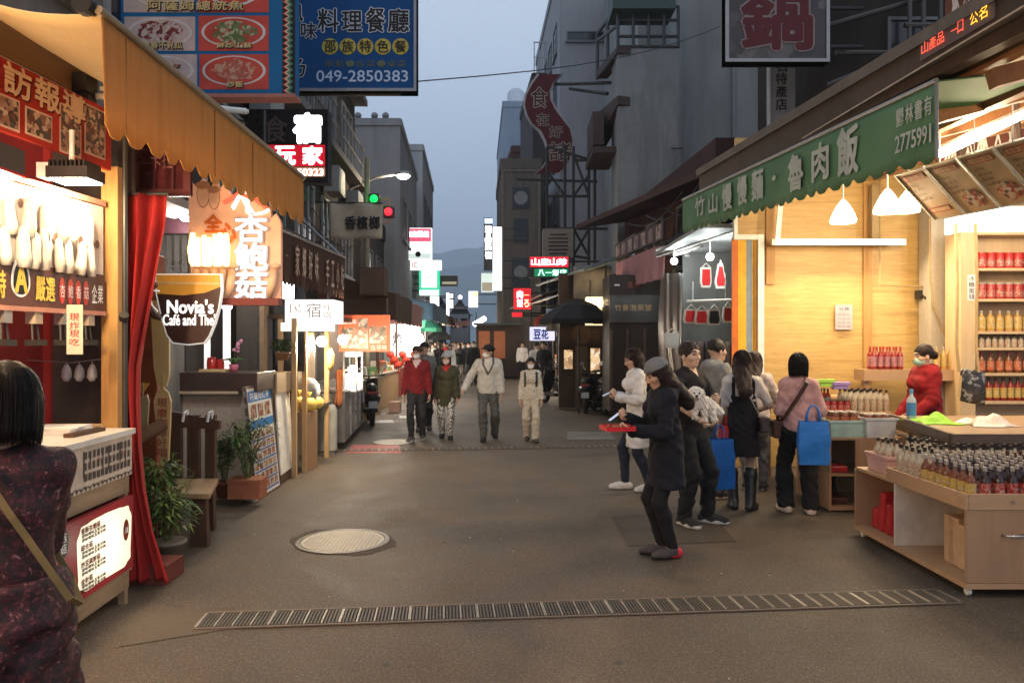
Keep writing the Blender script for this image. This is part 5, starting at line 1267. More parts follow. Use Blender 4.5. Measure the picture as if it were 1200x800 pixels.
mb=MB();lf.row(mb,'卡拉',lf.w*.48,lf.w*.80,lf.h*.38,lf.h*.66,.05,0);mb.build('lettering',M('letter_faint',(.30,.13,.12),.6),t)
t=thing('curtain','red cloth curtain gathered at the stall corner and hanging to the ground','curtain',P(170,690,5.3))
mb=MB()
prof=[(228,140,194),(260,142,192),(300,144,184),(345,145,176),(390,146,168),(430,147,162),(470,147,163),(520,147,166),(570,147,172),(620,147,183),(665,147,197),(680,147,201)]
def cur(a,b):
 i=b*(len(prof)-1);k=min(int(i),len(prof)-2);f_=i-k
 y=prof[k][0]*(1-f_)+prof[k+1][0]*f_;x0=prof[k][1]*(1-f_)+prof[k+1][1]*f_;x1=prof[k][2]*(1-f_)+prof[k+1][2]*f_
 narrow=1-min(1,(x1-x0)/54);p=P(x0+(x1-x0)*a,y,5.3)
 p.y+=.05*math.sin(a*22+b*2.5)*(.5+narrow*.9)+.03*math.sin(a*9-b*4);return p
mb.sheet(cur,60,40);mb.build('cloth',M('cloth_curtain',(.29,.014,.013),.8,0,.25,1.6,.3,40),t,smooth=True,solid=.006)
mb=MB();mb.tube(P(138,227,5.3),P(197,227,5.3),.012,8);mb.build('rail',DKM,t)
t=thing('crate','dark red plinth box under the hem of the red curtain','box',(X(175,5.45),5.45,0))
mb=MB();mb.box(X(150,5.4),X(200,5.4),5.33,5.62,0,.14);mb.build('box_body',M('plinth_red',(.12,.03,.022),.7),t,bevel=.005)
mb=MB();mb.box(X(168,6.5),X(189,6.5),6.42,6.58,0,2.5);tag(mb.build('timber_column',M('wood_redbrown',(.20,.055,.025),.6,0,.3,4,.3,30),bevel=.01),'red-brown timber column behind the red curtain','column')
def name_board(pts,d,mat,label,txt=None,tm=None,rect=None):
 n=len(pts);t=thing('name_board',label,'sign',P(sum(p[0]for p in pts)/n,max(p[1]for p in pts),d),'hanging wooden boards at the cafe')
 mb=MB();mb.prism([P(x,y,d)for x,y in pts][::-1],(0,.025,0));mb.build('board',mat,t)
 if txt:
  x0,x1,y0,y1=rect;fr=front(x0,x1,y0,y1,d-.004);mb=MB();fr.column(mb,txt,0,fr.w,0,fr.h,0,0,.01);mb.build('lettering',tm,t)
 mb=MB();ytop=min(p[1]for p in pts);xt=sum(p[0]for p in pts)/n;mb.path([P(xt,ytop+3,d),P(xt+1,ytop-6,d+.01),P(xt,ytop-14,d+.02)],.006);mb.build('cord',M('rope_tan',(.30,.22,.12),.8),t)
TANW=WOOD('tan_board',(.42,.27,.12),(.58,.40,.19),'z',1)
name_board([(176,352),(198,352),(198,440),(195,452),(190,456),(184,450),(180,430)],6.25,WOOD('yellow_board',(.52,.36,.14),(.66,.48,.22),'z',1),'long yellow wooden board hanging beside the coffee cup sign')
name_board([(189,452),(197,460),(200,470),(199,500),(197,540),(188,542),(183,500),(180,470),(183,460)],6.2,TANW,'surfboard-shaped wooden board with a column of red characters','現磨咖啡好喝',M('letter_rust',(.30,.07,.04),.6),(184,196,466,536))
name_board([(160,466),(172,462),(174,470),(172,504),(165,508),(160,495)],6.2,WOOD('olive_board',(.24,.18,.09),(.36,.28,.14),'z',1),'small carved wooden board hanging next to the red curtain')
mb=MB();a=P(163,452,6.22);mb.prism([P(160,448,6.22),P(175,449,6.22),P(166,462,6.22)][::-1],(0,.01,0));tag(mb.build('flag',M('cloth_yellow',(.55,.28,.03),.8)),'small yellow cloth flag above the carved board','flag')
mb=MB();c=P(167,511,6.1);mb.tube((c.x-.05,c.y,c.z-.02),(c.x+.14,c.y+.1,c.z+.10),.055,14,.05);tag(mb.build('log',M('log_bark',(.16,.09,.05),.8,0,.3,12,.5,30)),'short cut log fixed below the hanging wooden boards','log')
d=6.2
sf=front(221,329,208,350,d)
t=thing('flame_sign','peach flame-topped sign with white neon characters for king oyster mushroom','sign',P(275,350,d))
out_=[(221,350),(221,210)]
tips=[(228,219),(238,209),(246,222),(252,210),(258,222),(262,215),(272,229),(278,232),(284,222),(294,238),(302,230),(308,244),(316,243),(318,256),(323,250),(328,258),(329,262)]
outl=out_+tips+[(329,350)]
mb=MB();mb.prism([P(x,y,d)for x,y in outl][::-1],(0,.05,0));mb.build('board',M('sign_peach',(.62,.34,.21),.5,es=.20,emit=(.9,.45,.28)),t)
NEW=E('neon_white',(.95,.97,1),1.6);NER=E('neon_red',(1,.06,.03),1.8);GLARE=E('glare_fire',(1,.66,.28),3.5)
mb=MB()
for i,ch in enumerate('杏鮑菇'):
 y1=252+i*33
 fr=front(276,313,y1,y1+31,d-.03);
 fr.text(mb,ch,-.006,fr.w+.006,-.006,fr.h+.006,0,0,.042);fr.text(mb,ch,0,fr.w,0,fr.h,.012,1,.012)
mb.build('neon_letter',[M('neon_backing',(.30,.34,.42),.4),NEW],t)
mb=MB();fr=front(272,297,222,252,d-.02);fr.text(mb,'べ',0,fr.w,0,fr.h,0,0,.03);fr=front(288,316,232,252,d-.02);fr.text(mb,'し',0,fr.w,0,fr.h,0,0,.03)
mb.build('neon_swash',[E('neon_pinkwhite',(1,.75,.68),1.8)],t)
mb=MB();mb.path([P(x,y,d-.02)for x,y in((262,238),(270,234),(280,226),(288,230),(296,232),(304,238),(313,244))],.016,6);mb.build('neon_tube',NER,t)
mb=MB();fr=front(240,262,252,272,d-.015);fr.text(mb,'全',0,fr.w*.9,0,fr.h,0,0,.04);fr=front(258,276,262,284,d-.015);fr.text(mb,'心',0,fr.w,0,fr.h,0,0,.04);mb.build('lettering',M('letter_orange',(.55,.12,.02),.5),t)
mb=MB()
for(x,y,w2,h2)in((238,228,9,17),(251,232,8,15)):
 fr=front(x-w2,x+w2,y-h2,y+h2,d-.004)
 fr.poly(mb,[(fr.w/2+fr.w*.42*math.cos(q),fr.h/2+fr.h*.46*math.sin(q))for q in[2*PI*k/20 for k in range(20)]],0,0);fr.poly(mb,[(fr.w/2+fr.w*.38*math.cos(q),fr.h/2+fr.h*.43*math.sin(q))for q in[2*PI*k/20 for k in range(20)]],.002+.001*(x>240),1)
 fr.poly(mb,[(fr.w/2+fr.w*.5*math.cos(q),fr.h*.82+fr.h*.14*math.sin(q))for q in[2*PI*k/16 for k in range(16)]],.004+.001*(x>240),2)
mb.build('mushroom_print',[M('line_brown',(.22,.10,.06),.6),M('print_peach',(.72,.45,.32),.6),M('print_tan',(.40,.20,.12),.6)],t)
mb=MB()
for i in range(7):
 x=226+i*6.5;mb.path([P(x,276+rnd.uniform(-4,4),d-.05),P(x+rnd.uniform(-3,3),292,d-.07),P(x+rnd.uniform(-2,2),312,d-.06)],[.02,.035,.025],8)
mb.build('glare_shape',GLARE,t,smooth=True)  # glowing shapes that stand in for the bulb glare, not real tubes
for i in range(6):
 mb=MB();x=228+i*10.5 if i<5 else 319;mb.path([P(x+3,316,d-.05),P(x,332,d-.08),P(x-4,348,d-.06)],[.030,.036,.026],10)
 mb.sphere(P(x+4,312,d-.05),.045,10,sq=(1,.6,.5));mb.build('carved_mushroom',M('carved_tan',(.58,.36,.22),.6),t,smooth=True)
mb=MB();mb.box(X(221,d),X(329,d),d-.06,d+.05,Z(358,d),Z(350,d)+.002);mb.build('base_bar',M('bar_maroon',(.14,.025,.02),.5),t)
mb=MB();mb.tube(P(240,210,d+.08),P(240,120,d+.3),.015);mb.tube(P(310,245,d+.08),P(310,130,d+.3),.015);mb.build('hanger',DKM,t)
lamp(P(250,296,d-.55),9,(1,.70,.38),.12,parent=t);lamp(P(300,300,d-.75),8,(1,.93,.88),.15,parent=t)
d=6.0
t=thing('cup_sign','cup-shaped cafe sign with white lettering on dark brown beside the mushroom neon sign','sign',P(220,402,d))
cup=[(183,322),(257,322),(258,340),(255,360),(250,378),(244,393),(238,401),(220,403),(203,401),(196,392),(190,372),(184,345)]
cc=(220,360)
big=[(cc[0]+(x-cc[0])*1.045,cc[1]+(y-cc[1])*1.035)for x,y in cup]
mb=MB();mb.prism([P(x,y,d)for x,y in big][::-1],(0,.05,0));mb.build('outline',E('cup_rim_white',(.9,.88,.85),.35),t)
mb=MB();mb.prism([P(x,y,d-.012)for x,y in cup][::-1],(0,.011,0));mb.build('cup',M('cup_brown',(.045,.018,.014),.4),t)
mb=MB();mb.prism([P(x,y,d-.016)for x,y in((183,322),(257,322),(258,336),(240,343),(215,346),(184,344))][::-1],(0,.003,0));mb.build('coffee_band',M('band_gold',(.55,.27,.04),.4,es=.10,emit=(.8,.4,.05)),t)
mb=MB();mb.prism([P(x,y,d-.019)for x,y in((184,330),(257,331),(258,333.5),(184,333))][::-1],(0,.002,0));mb.build('foam_line',M('foam',(.62,.42,.20),.5),t)
mb=MB();mb.path([P(187,335,d+.01),P(176,333,d+.01),P(170,343,d+.01),P(172,358,d+.01),P(181,370,d+.01),P(190,372,d+.01)],.030,8);mb.build('cup_handle',MATS['cup_brown'],t,smooth=True)
mb=MB();mb.path([P(187,341,d-.02),P(179,340,d-.02),P(176,346,d-.02),P(178,357,d-.02),P(185,365,d-.02)],.006,6);mb.build('handle_line',MATS['cup_rim_white'],t,smooth=True)
mb=MB();fr=front(196,250,350,367,d-.018);fr.text(mb,"Novia's",0,fr.w,0,fr.h*.92,0,0,.03);fr=front(191,252,368,381,d-.018);fr.text(mb,"Café and The'",0,fr.w,0,fr.h,0,0,.02);mb.build('lettering',E('letter_white_lit',(.95,.94,.92),.9),t)
mb=MB();mb.tube(P(222,322,d+.02),P(222,290,d+.3),.012);mb.build('hanger',DKM,t)
mb=MB();s2=front(158,184,376,404,6.7);s2.panel(mb,.03);o=tag(mb.build('small_sign',M('sign_darkbrown',(.03,.014,.012),.5)),'small dark board reading the, half hidden behind the coffee cup sign','sign')
mb=MB();fr=front(159,171,383,394,6.69);fr.text(mb,'the',0,fr.w,0,fr.h,0,0,.02);mb.build('lettering',INKW,o)
t=thing('cafe','small cafe front with pale counter, dark window and steel shelving behind the cup sign','cafe',(-3.4,9.2,0))
yc=8.45;xl,xr=X(150,yc),X(300,yc)
mb=MB();mb.box(xl,xr,yc,yc+.5,0,1.18);mb.build('counter_front',STAINED('plaster_cream',(.52,.42,.33),(.36,.27,.20),.7,1,.6,.15),t)
mb=MB();mb.box(xl,xr+.04,yc-.08,yc+.55,1.18,1.40);mb.build('counter_top',M('counter_brown',(.05,.026,.02),.4),t,bevel=.006)
mb=MB();mb.box(xl,X(283,yc),yc-.10,yc-.082,1.16,1.19);mb.build('trim',M('trim_tan',(.45,.34,.22),.5),t)
mb=MB();mb.box(xr-.3,xr,yc+.55,9.7,0,1.12);mb.build('side_counter',PLY,t);mb=MB();mb.box(xr-.36,xr+.06,yc+.56,9.75,1.12,1.36);mb.build('side_box',WOOD('box_tan',(.36,.25,.15),(.46,.33,.2),'y',1),t)
mb=MB();mb.box(-5.2,-3.0,10.4,10.46,0,3.0);mb.build('back_wall',STAINED('wall_cafe',(.18,.16,.15),(.10,.085,.08),.6),t)
mb=MB();mb.box(-5.0,-4.94,6.0,10.4,0,3.0);mb.build('side_wall',M('wall_cafe2',(.20,.18,.17),.6),t)
mb=MB();mb.box(-5.0,-2.95,6.2,10.46,2.95,3.03);mb.build('ceiling',M('ceiling_cafe',(.32,.30,.28),.7),t)
wf2=front(197,268,395,440,8.6)
mb=MB()
for a,b in((262,268),(240,244)):mb.box(X(a,8.6),X(b,8.6),8.58,8.66,1.40,2.2)
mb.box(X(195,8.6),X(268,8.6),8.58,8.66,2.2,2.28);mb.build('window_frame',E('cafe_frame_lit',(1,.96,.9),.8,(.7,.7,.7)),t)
mb=MB()
for i in range(7):x=X(198+i*9,7.6);mb.box(x-.025,x+.025,7.6,7.66,2.15,3.0)
for z in(2.2,2.55,2.9):mb.box(X(190,7.6),X(262,7.6),7.67,7.70,z-.02,z+.02)
mb.build('steel_shutter',STEEL,t)
mb=MB();mb.box(X(186,7.2),X(238,7.2),7.2,7.35,2.80,3.08);mb.build('sign_box',M('fascia_plum',(.05,.018,.025),.5),t)
mb=MB();mb.box(X(284,9.0),X(332,9.0),9.9,9.96,1.35,2.6);mb.build('dark_window',PANE,t)
mb=MB();mb.box(X(300,9.8),X(318,9.8),9.84,9.88,1.36,2.1);mb.build('curtain',M('curtain_grey',(.10,.10,.11),.8),t)
for k,(px,py)in enumerate(((204,252),(218,256))):
 c=P(px,py,7.0)
 l_=thing('spot_lamp','small bright spot lamp under the plum fascia of the cafe','lamp',c,'spot lamps of the cafe');mb=MB();mb.sphere(c,.035,10,sq=(1.6,1,.8));mb.build('bulb',E('bulb_cool',(.95,.97,1),18),l_,smooth=True);mb=MB();mb.tube((c.x,c.y,c.z+.02),(c.x,c.y+.1,c.z+.08),.012);mb.build('holder',DKM,l_)
lamp(P(212,275,7.0),22,(1,.93,.82),.1)
c=P(266,358,7.9);l_=thing('ball_lamp','round white ball lamp hanging over the cafe counter','lamp',c)
mb=MB();mb.sphere(c,.055,16);mb.build('globe',E('globe_cool',(.92,.97,1),16),l_,smooth=True);mb=MB();mb.tube((c.x,c.y,c.z+.05),(c.x,c.y,2.95),.006);mb.build('cord',DKM,l_)
lamp((c.x,c.y-.13,c.z-.05),16,(.93,.96,1),.06,parent=l_)
lamp((-3.7,9.4,2.7),25,(1,.9,.75),.1)
def jar(x,y,z,r,h,label,mat):
 t=thing('tea_canister',label,'canister',(x,y,z));mb=MB();mb.lathe([(r*.92,0),(r,.01),(r,h*.75),(r*.85,h*.82)],(x,y,z),16);mb.build('canister_body',mat,t,smooth=True,auto=40)
 mb=MB();mb.lathe([(r*.9,h*.82),(r*.9,h*.97),(r*.5,h)],(x,y,z),16);mb.build('lid',mat,t,smooth=True,auto=40)
RED_GL=M('enamel_red',(.40,.02,.015),.2)
t=thing('serving_tray','tan wooden tray under the red canisters on the cafe counter','tray',(X(251,8.5),8.5,1.40));mb=MB();mb.box(X(237,8.5),X(268,8.5),8.40,8.62,1.403,1.435);mb.build('tray_body',TANW,t,bevel=.004)
jar(X(248,8.5),8.5,1.437,.052,.135,'larger red canister on the wooden tray of the cafe counter',RED_GL);jar(X(258,8.52),8.52,1.437,.045,.11,'smaller red canister on the wooden tray of the cafe counter',RED_GL)
def orchid(c,label):
 t=thing('orchid',label,'plant',c);mb=MB();mb.lathe([(.04,0),(.055,.09),(.05,.09)],c,12);mb.build('pot',M('pot_pink',(.45,.12,.16),.5),t,smooth=True)
 mb=MB();c=Vector(c);rr=random.Random(2)
 for k in range(4):
  a=k*1.6;mb.path([c+Vector((0,0,.08)),c+Vector((.05*math.cos(a),.05*math.sin(a),.15)),c+Vector((.13*math.cos(a),.13*math.sin(a),.14))],[.012,.016,.004],5)
 mb.path([c+Vector((0,0,.09)),c+Vector((.01,0,.22)),c+Vector((.06,0,.34))],.004,5);mb.build('stem',M('leaf_mid',(.06,.12,.03),.6),t,smooth=True)
 mb=MB()
 for k in range(9):mb.sphere(c+Vector((.02+.05*k/9+rr.uniform(-.02,.02),rr.uniform(-.02,.02),.24+.13*k/9)),.022,8,sq=(1,.5,.9))
 mb.build('flower',M('petal_pink',(.55,.22,.30),.6),t,smooth=True)
orchid((X(274,8.5),8.5,1.40),'pink orchid in a small pot on the cafe counter')
def leaves(mb,c,R,n,ln,wd,seed,up=.3,sq=1.0,droop=.6):
 rr=random.Random(seed);c=Vector(c)
 for i in range(n):
  a=rr.uniform(0,2*PI);el_=rr.uniform(-.35,1.35);r=R*(rr.random()**.5)*rr.uniform(.75,1.05)
  b=c+Vector((math.cos(a)*math.cos(el_)*r,math.sin(a)*math.cos(el_)*r,math.sin(el_)*r*sq))
  d=Vector((math.cos(a+rr.uniform(-.9,.9)),math.sin(a+rr.uniform(-.9,.9)),up+rr.uniform(-.7,.5))).normalized()
  s_=d.cross(Vector((0,0,1)))
  if s_.length<.1:continue
  s_.normalize();L=ln*rr.uniform(.6,1.25);W=wd*rr.uniform(.7,1.2)
  m1=b+d*L*.45+Vector((0,0,L*.03));tip=b+d*L+Vector((0,0,-L*droop*.4))
  mb.add([b,m1-s_*W,tip,m1+s_*W],[(0,1,2,3)],rr.randrange(3))
LEAF=[M('leaf_dark',(.035,.07,.018),.6,0,.3),M('leaf_green',(.075,.13,.03),.55,0,.3),M('leaf_yellowgreen',(.16,.20,.05),.55,0,.3)]
LEAFD=[M('leaf_dark',(0,0,0)),M('leaf_dark2',(.025,.05,.02),.6),MATS['leaf_green']]
TERRA=M('terracotta',(.34,.12,.06),.75,0,.2,8,.2,40)
def plant(label,px,py,d,potr,poth,R,hgt,n,ln,wd,seed,mats,potm=TERRA,square=False,name='potted_plant'):
 x=X(px,d);t=thing(name,label,'plant',(x,d,0));z0=max(0,Z(py,d))
 mb=MB()
 if square:mb.box(x-potr,x+potr,d-potr*.7,d+potr*.7,z0,z0+poth);mb.box(x-potr*1.06,x+potr*1.06,d-potr*.76,d+potr*.76,z0+poth*.86,z0+poth*1.02)
 else:mb.lathe([(potr*.72,0),(potr,poth*.85),(potr*1.1,poth*.86),(potr*1.1,poth),(potr*.9,poth)],(x,d,z0),18)
 mb.build('pot',potm,t,smooth=not square)
 mb=MB();c=Vector((x,d,z0+poth+hgt*.5));rr=random.Random(seed)
 for k in range(9):a=k*2.4;mb.path([(x+.02*math.cos(a),d+.02*math.sin(a),z0+poth*.9),(x+R*.4*math.cos(a),d+R*.4*math.sin(a),z0+poth+hgt*.5),(x+R*.75*math.cos(a),d+R*.75*math.sin(a),z0+poth+hgt*rr.uniform(.6,.95))],[.006,.005,.002],5)
 mb.build('stem',M('stem_green',(.10,.12,.04),.7),t)
 mb=MB();leaves(mb,c,1,1,.01,.01,0)
 mb=MB();rr=random.Random(seed+9);cl=[Vector((rr.uniform(-.5,.5)*R,rr.uniform(-.5,.5)*R,rr.uniform(-.35,.35)*hgt))for _ in range(7)]
 for k,q in enumerate(cl):leaves(mb,c+q,R*.62,n//7,ln,wd,seed+k,sq=hgt/R*.55)
 mb.build('foliage',mats,t);return t
plant('bushy bamboo-leaved plant in a low pot in front of the wooden bench',197,662,5.95,.13,.16,.26,.62,900,.12,.012,4,LEAF,M('pot_grey',(.20,.16,.12),.8))
plant('tall feathery palm in a terracotta planter against the cafe counter',290,582,7.95,.17,.20,.25,.62,500,.16,.011,14,[LEAF[0],LEAF[0],LEAF[1]],TERRA,True)
plant('small dark bush in a red pot beside the terracotta planter',263,582,8.0,.10,.17,.13,.42,420,.06,.012,24,LEAFD,M('pot_redbrown',(.22,.06,.04),.7))
plant('bonsai-like potted plant on the side box of the cafe',331,422,9.35,.09,.10,.17,.16,420,.05,.013,34,LEAFD,M('pot_brown',(.25,.14,.07),.7))
for k,(px,py,r)in enumerate(((276,584,.06),(284,586,.045),(292,587,.05),(297,588,.04))):
 mb=MB();g=G(px,py);mb.sphere((g.x,g.y,r*.55),r,9,sq=(1.3,1,.75));o=mb.build('stone',M('stone_white',(.42,.39,.35),.8,0,.3,14,.5,30),smooth=True);tag(o,'whitish stone edging the plant pots at the cafe front','stone','stones at the cafe front')
t=thing('bench','dark wooden bench with three back slats beside the bushy plant','bench',(X(228,6.8),6.8,0))
mb=MB();mb.slab((X(190,6.2),6.25,.47),(X(246,6.25),6.25,.47),(X(256,6.95),6.95,.47),(X(196,6.95),6.95,.47),.045);mb.build('seat',WOOD('bench_seat',(.22,.13,.07),(.36,.24,.13),'x',1),t,bevel=.004)
for(x,y)in((X(238,6.35),6.35),(X(200,6.35),6.35),(X(246,6.9),6.9),(X(205,6.9),6.9)):
 mb=MB();mb.box(x-.10,x+.05,y-.035,y+.035,0,.424,top=.8);mb.build('leg',DARKW,t)
for px in(207,228,249):
 mb=MB();mb.box(X(px,7.0)-.055,X(px,7.0)+.055 if px<245 else X(px,7.0)+.035,6.96,7.02,.40,1.06);mb.build('back_slat',DARKW,t)
mb=MB();mb.slab(P(197,500,6.95),P(257,503,6.95),P(257,493,6.95),P(197,481,6.95),.05);mb.build('top_rail',DARKW,t)
for px in(217,246):mb=MB();mb.path([P(px-3,494,6.93),P(px-1,483,6.93),P(px+2,481,6.95),P(px+3,490,6.97)],.014,6);mb.build('cable_tie',INKW,t)
a,b=Vector((X(301,8.1)-.005,8.1,0)),Vector((X(329,8.98),8.98,0))
mf=Face(a,b-a,(-.10,0,1),(b-a).length,1.26)
t=thing('menu_board','tall menu board with blue headings and rows of dish photos leaning by the cafe','menu board',(a+b)/2)
mb=MB();mf.panel(mb,.03);mb.build('board',M('board_white',(.68,.66,.62),.4,0,.08),t)
mb=MB();mf.frame(mb,.025,.035,off=.006);mb.build('frame',M('frame_brown',(.12,.06,.035),.5),t)
mb=MB();rr=random.Random(21)
mf.rect(mb,.04,mf.w-.04,1.08,1.20,.004,0);mf.rect(mb,.04,mf.w-.04,.78,.87,.004,0)
for r_ in range(6):
 y=.06+r_*.115 if r_<6 else 0
 for c_ in range(5):mf.rect(mb,.06+c_*.155,.06+c_*.155+.12,y+.03,y+.105,.004,2)
 mf.rect(mb,.05,mf.w-.06,y,y+.02,.004,1)
for c_ in range(3):mf.rect(mb,.10+c_*.24,.10+c_*.24+.18,.90,1.05,.004,2)
mf.row(mb,'阿薩姆紅茶',.10,mf.w-.12,1.10,1.18,.006,3,.01)
mb.build('print',[M('print_blue',(.02,.16,.42),.5),M('print_blue2',(.06,.12,.30),.5),COLLAGE('print_food',[(.30,.10,.04),(.55,.35,.2),(.16,.06,.03),(.5,.42,.32),(.38,.08,.05)],26),INKW],t)
a,b=Vector((X(330,9.05),9.05,0)),Vector((X(345,9.75),9.75,0))
mf=Face(a,b-a,(-.06,0,1),(b-a).length,1.36)
t=thing('notice_board','plain white board standing beyond the dish menu board','board',(a+b)/2);mb=MB();mf.panel(mb,.02,v0=.12);mb.build('board',M('board_offwhite',(.74,.70,.62),.5),t)  # board has a plain off-white colour of its own
mb=MB();mf.panel(mb,.03,v0=0,v1=.118,off=-.003);mb.build('foot',DARKW,t)
BLUEP=M('sign_blue',(.010,.125,.30),.6,0,.1,2);NAVY=M('sign_navy',(.006,.060,.19),.75,0,.15,2)
def bracket(mb,a,b,r=.03):mb.tube(a,b,r,8)
d=7.0;F1=front(70,345,-70,110,d)
t=thing('menu_sign','big blue hanging sign with six dish photos and a zigzag woven border','sign',P(210,110,d))
mb=MB();F1.panel(mb,.16);mb.build('panel',BLUEP,t)
mb=MB();mb.box(F1.O.x-.01,F1.O.x+F1.w+.01,d-.01,d+.17,F1.O.z-.035,F1.O.z-.001);mb.build('edge',M('edge_salmon',(.42,.17,.13),.5),t)
dishes=[((145,228,-60,15),0),((232,315,-60,15),1),((146,229,20,60),2),((233,315,19,60),3),((146,231,64,104),4),((234,315,64,105),5),((60,140,4,60),6)]
fpal=[[(.45,.12,.07),(.6,.45,.35),(.3,.06,.04)],[(.4,.1,.06),(.55,.4,.2),(.15,.2,.05)],[(.30,.04,.05),(.62,.52,.48),(.18,.03,.03),(.5,.38,.35)],[(.10,.16,.03),(.45,.06,.03),(.18,.22,.08),(.5,.45,.3)],[(.6,.45,.36),(.10,.05,.05),(.55,.2,.14),(.62,.5,.42)],[(.50,.08,.05),(.58,.2,.12),(.45,.12,.08),(.6,.35,.25)],[(.1,.25,.06),(.05,.12,.04),(.4,.05,.03)]]
for(a,k)in dishes:
 x0,x1,y0,y1=a;mb=MB();u0,u1,v0,v1=F1.px(x0),F1.px(x1),F1.py(y1),F1.py(y0)
 F1.rect(mb,u0,u1,v0,v1,.004,0);cu,cv=(u0+u1)/2,(v0+v1)/2+.01
 F1.disc(mb,cu,cv,(u1-u0)*.46,.007,1,(v1-v0)*.43);F1.disc(mb,cu,cv,(u1-u0)*.42,.009,0,(v1-v0)*.39)
 rr=random.Random(k+3);pts=[]
 for i in range(26):a_=2*PI*i/26;r_=rr.uniform(.26,.37);pts.append((cu+(u1-u0)*r_*math.cos(a_),cv+(v1-v0)*r_*math.sin(a_)))
 F1.poly(mb,pts,.012,2)
 mb.build('dish_photo',[M('photo_bg%d'%(k%2),((.50,.40,.38),(.50,.07,.05))[k%2],.5),M('plate_white',(.60,.56,.54),.4),COLLAGE('dish%d'%k,fpal[k],34)],t)
mb=MB()
for(txt,a,m)in(('阿薩姆總統魚',(172,287,2,13),1),('青春不見瓜',(168,215,50,58),0),('鮮炒山蘇',(254,296,51,57),0),('炒飯',(266,286,96,103),0)):
 x0,x1,y0,y1=a;F1.row(mb,txt,F1.px(x0)+.008,F1.px(x1)+.008,F1.py(y1)-.008,F1.py(y0)-.008,.013,0,.045);F1.row(mb,txt,F1.px(x0),F1.px(x1),F1.py(y1),F1.py(y0),.016,1,.02)
mb.build('lettering',[INK,M('letter_gold',(.62,.48,.22),.6)],t)
mb=MB();u0,u1=F1.px(331),F1.px(346);F1.rect(mb,u0,u1,0,F1.h,.004,0);n=26;h_=F1.h/n
for i in range(n):
 for k,(o,m_)in enumerate(((0,1),(.30,2),(.55,3))):
  a=u0+(u1-u0)*o*.6;v=i*h_
  w_=(u1-u0)*.24;F1.poly(mb,[(a,v+h_*.5),(a+w_,v+h_*.5),(u1-(u1-u0)*.35*(1-o)+0,v+h_),(u1-(u1-u0)*.35*(1-o)-w_,v+h_)],.006+.001*k,m_);F1.poly(mb,[(u1-(u1-u0)*.35*(1-o)-w_,v),(u1-(u1-u0)*.35*(1-o),v),(a+w_,v+h_*.5),(a,v+h_*.5)],.006+.001*k,m_)
mb.build('zigzag_border',[INK,M('zig_red',(.5,.08,.06),.6),M('zig_cream',(.6,.52,.4),.6),M('zig_green',(.08,.22,.14),.6)],t)
mb=MB();bracket(mb,P(90,-40,d+.1),P(20,-40,d+.1));bracket(mb,P(100,60,d+.1),P(20,60,d+.1));mb.build('bracket',DKM,t)
d=8.6;F2=front(325,488,-8,107,d)
t=thing('restaurant_sign','dark blue restaurant sign with black white-edged characters, yellow discs and phone number 049-2850383','sign',P(410,107,d))
mb=MB();F2.panel(mb,.18);mb.build('panel',NAVY,t)
mb=MB();F2.frame(mb,.03,.20,off=.02);mb.build('frame',M('frame_greyblue',(.24,.25,.28),.45,.3),t)
mb=MB();R2=lambda x0,x1,y0,y1:(F2.px(x0),F2.px(x1),F2.py(y1),F2.py(y0))
for txt,a in(('料',(373,397,11,38)),('理',(401,424,14,37)),('餐',(429,451,10,38)),('廳',(455,479,11,38)),('風',(338,355,6,26)),('味',(353,371,27,46)),('ㄋ',(343,358,70,90))):
 F2.text(mb,txt,*R2(*a),off=.006,mi=0,bold=.05);F2.text(mb,txt,*R2(*a),off=.010,mi=1,bold=.018)
mb.build('lettering',[M('letter_edge',(.55,.60,.68),.5),INK],t)
mb=MB()
for i,ch in enumerate('邵族特色餐'):
 x=387+20.6*i;F2.disc(mb,F2.px(x),F2.py(55),9.6/F*d,.006,0);F2.text(mb,ch,*R2(x-6.5,x+6.5,48,62),off=.010,mi=1,bold=.015)
F2.row(mb,'單點・合菜・桌菜',*R2(380,477,71,79),off=.006,mi=2)
F2.text(mb,'049-2850383',*R2(371,478,83,96),off=.006,mi=3,bold=.012)
mb.build('small_lettering',[M('disc_yellow',(.42,.34,.06),.5),INK,M('letter_olive',(.10,.12,.08),.6),M('letter_paleblue',(.42,.52,.68),.5)],t)
mb=MB();bracket(mb,P(335,60,d+.1),P(230,60,d+.1),.035);bracket(mb,P(335,10,d+.1),P(230,10,d+.1),.035);bracket(mb,P(335,111,d+.08),P(470,111,d+.08),.02);mb.build('bracket',DKM,t)
d=10.0;F3=front(290,384,128,214,d);R3=lambda x0,x1,y0,y1:(F3.px(x0),F3.px(x1),F3.py(y1),F3.py(y0))
t=thing('lodging_sign','dark sign with glowing white lodging character over a red band and phone digits','sign',P(340,212,d))
mb=MB();F3.panel(mb,.22);mb.build('panel',M('sign_black',(.022,.016,.016),.3),t)
mb=MB();F3.rect(mb,*R3(300,381,170,195),.004);mb.build('red_band',E('band_red_lit',(.75,.01,.03),.55),t)
mb=MB();F3.rect(mb,*R3(310,381,196,207),.004);mb.build('number_band',E('band_amber_lit',(.55,.25,.14),.5),t)
mb=MB();F3.text(mb,'宿',*R3(345,376,134,167),off=.008,mi=0,bold=.055);mb.build('lit_letter',E('letter_glow_white',(.92,.96,1),5.5),t)
mb=MB();F3.text(mb,'玩',*R3(323,346,172,193),off=.010,mi=0,bold=.03);F3.text(mb,'家',*R3(355,378,172,193),off=.010,mi=0,bold=.03);F3.text(mb,'2850323',*R3(336,379,198,206),off=.010,mi=0,bold=.02);mb.build('lettering',E('letter_glow_warm',(1,.92,.88),3.0),t)
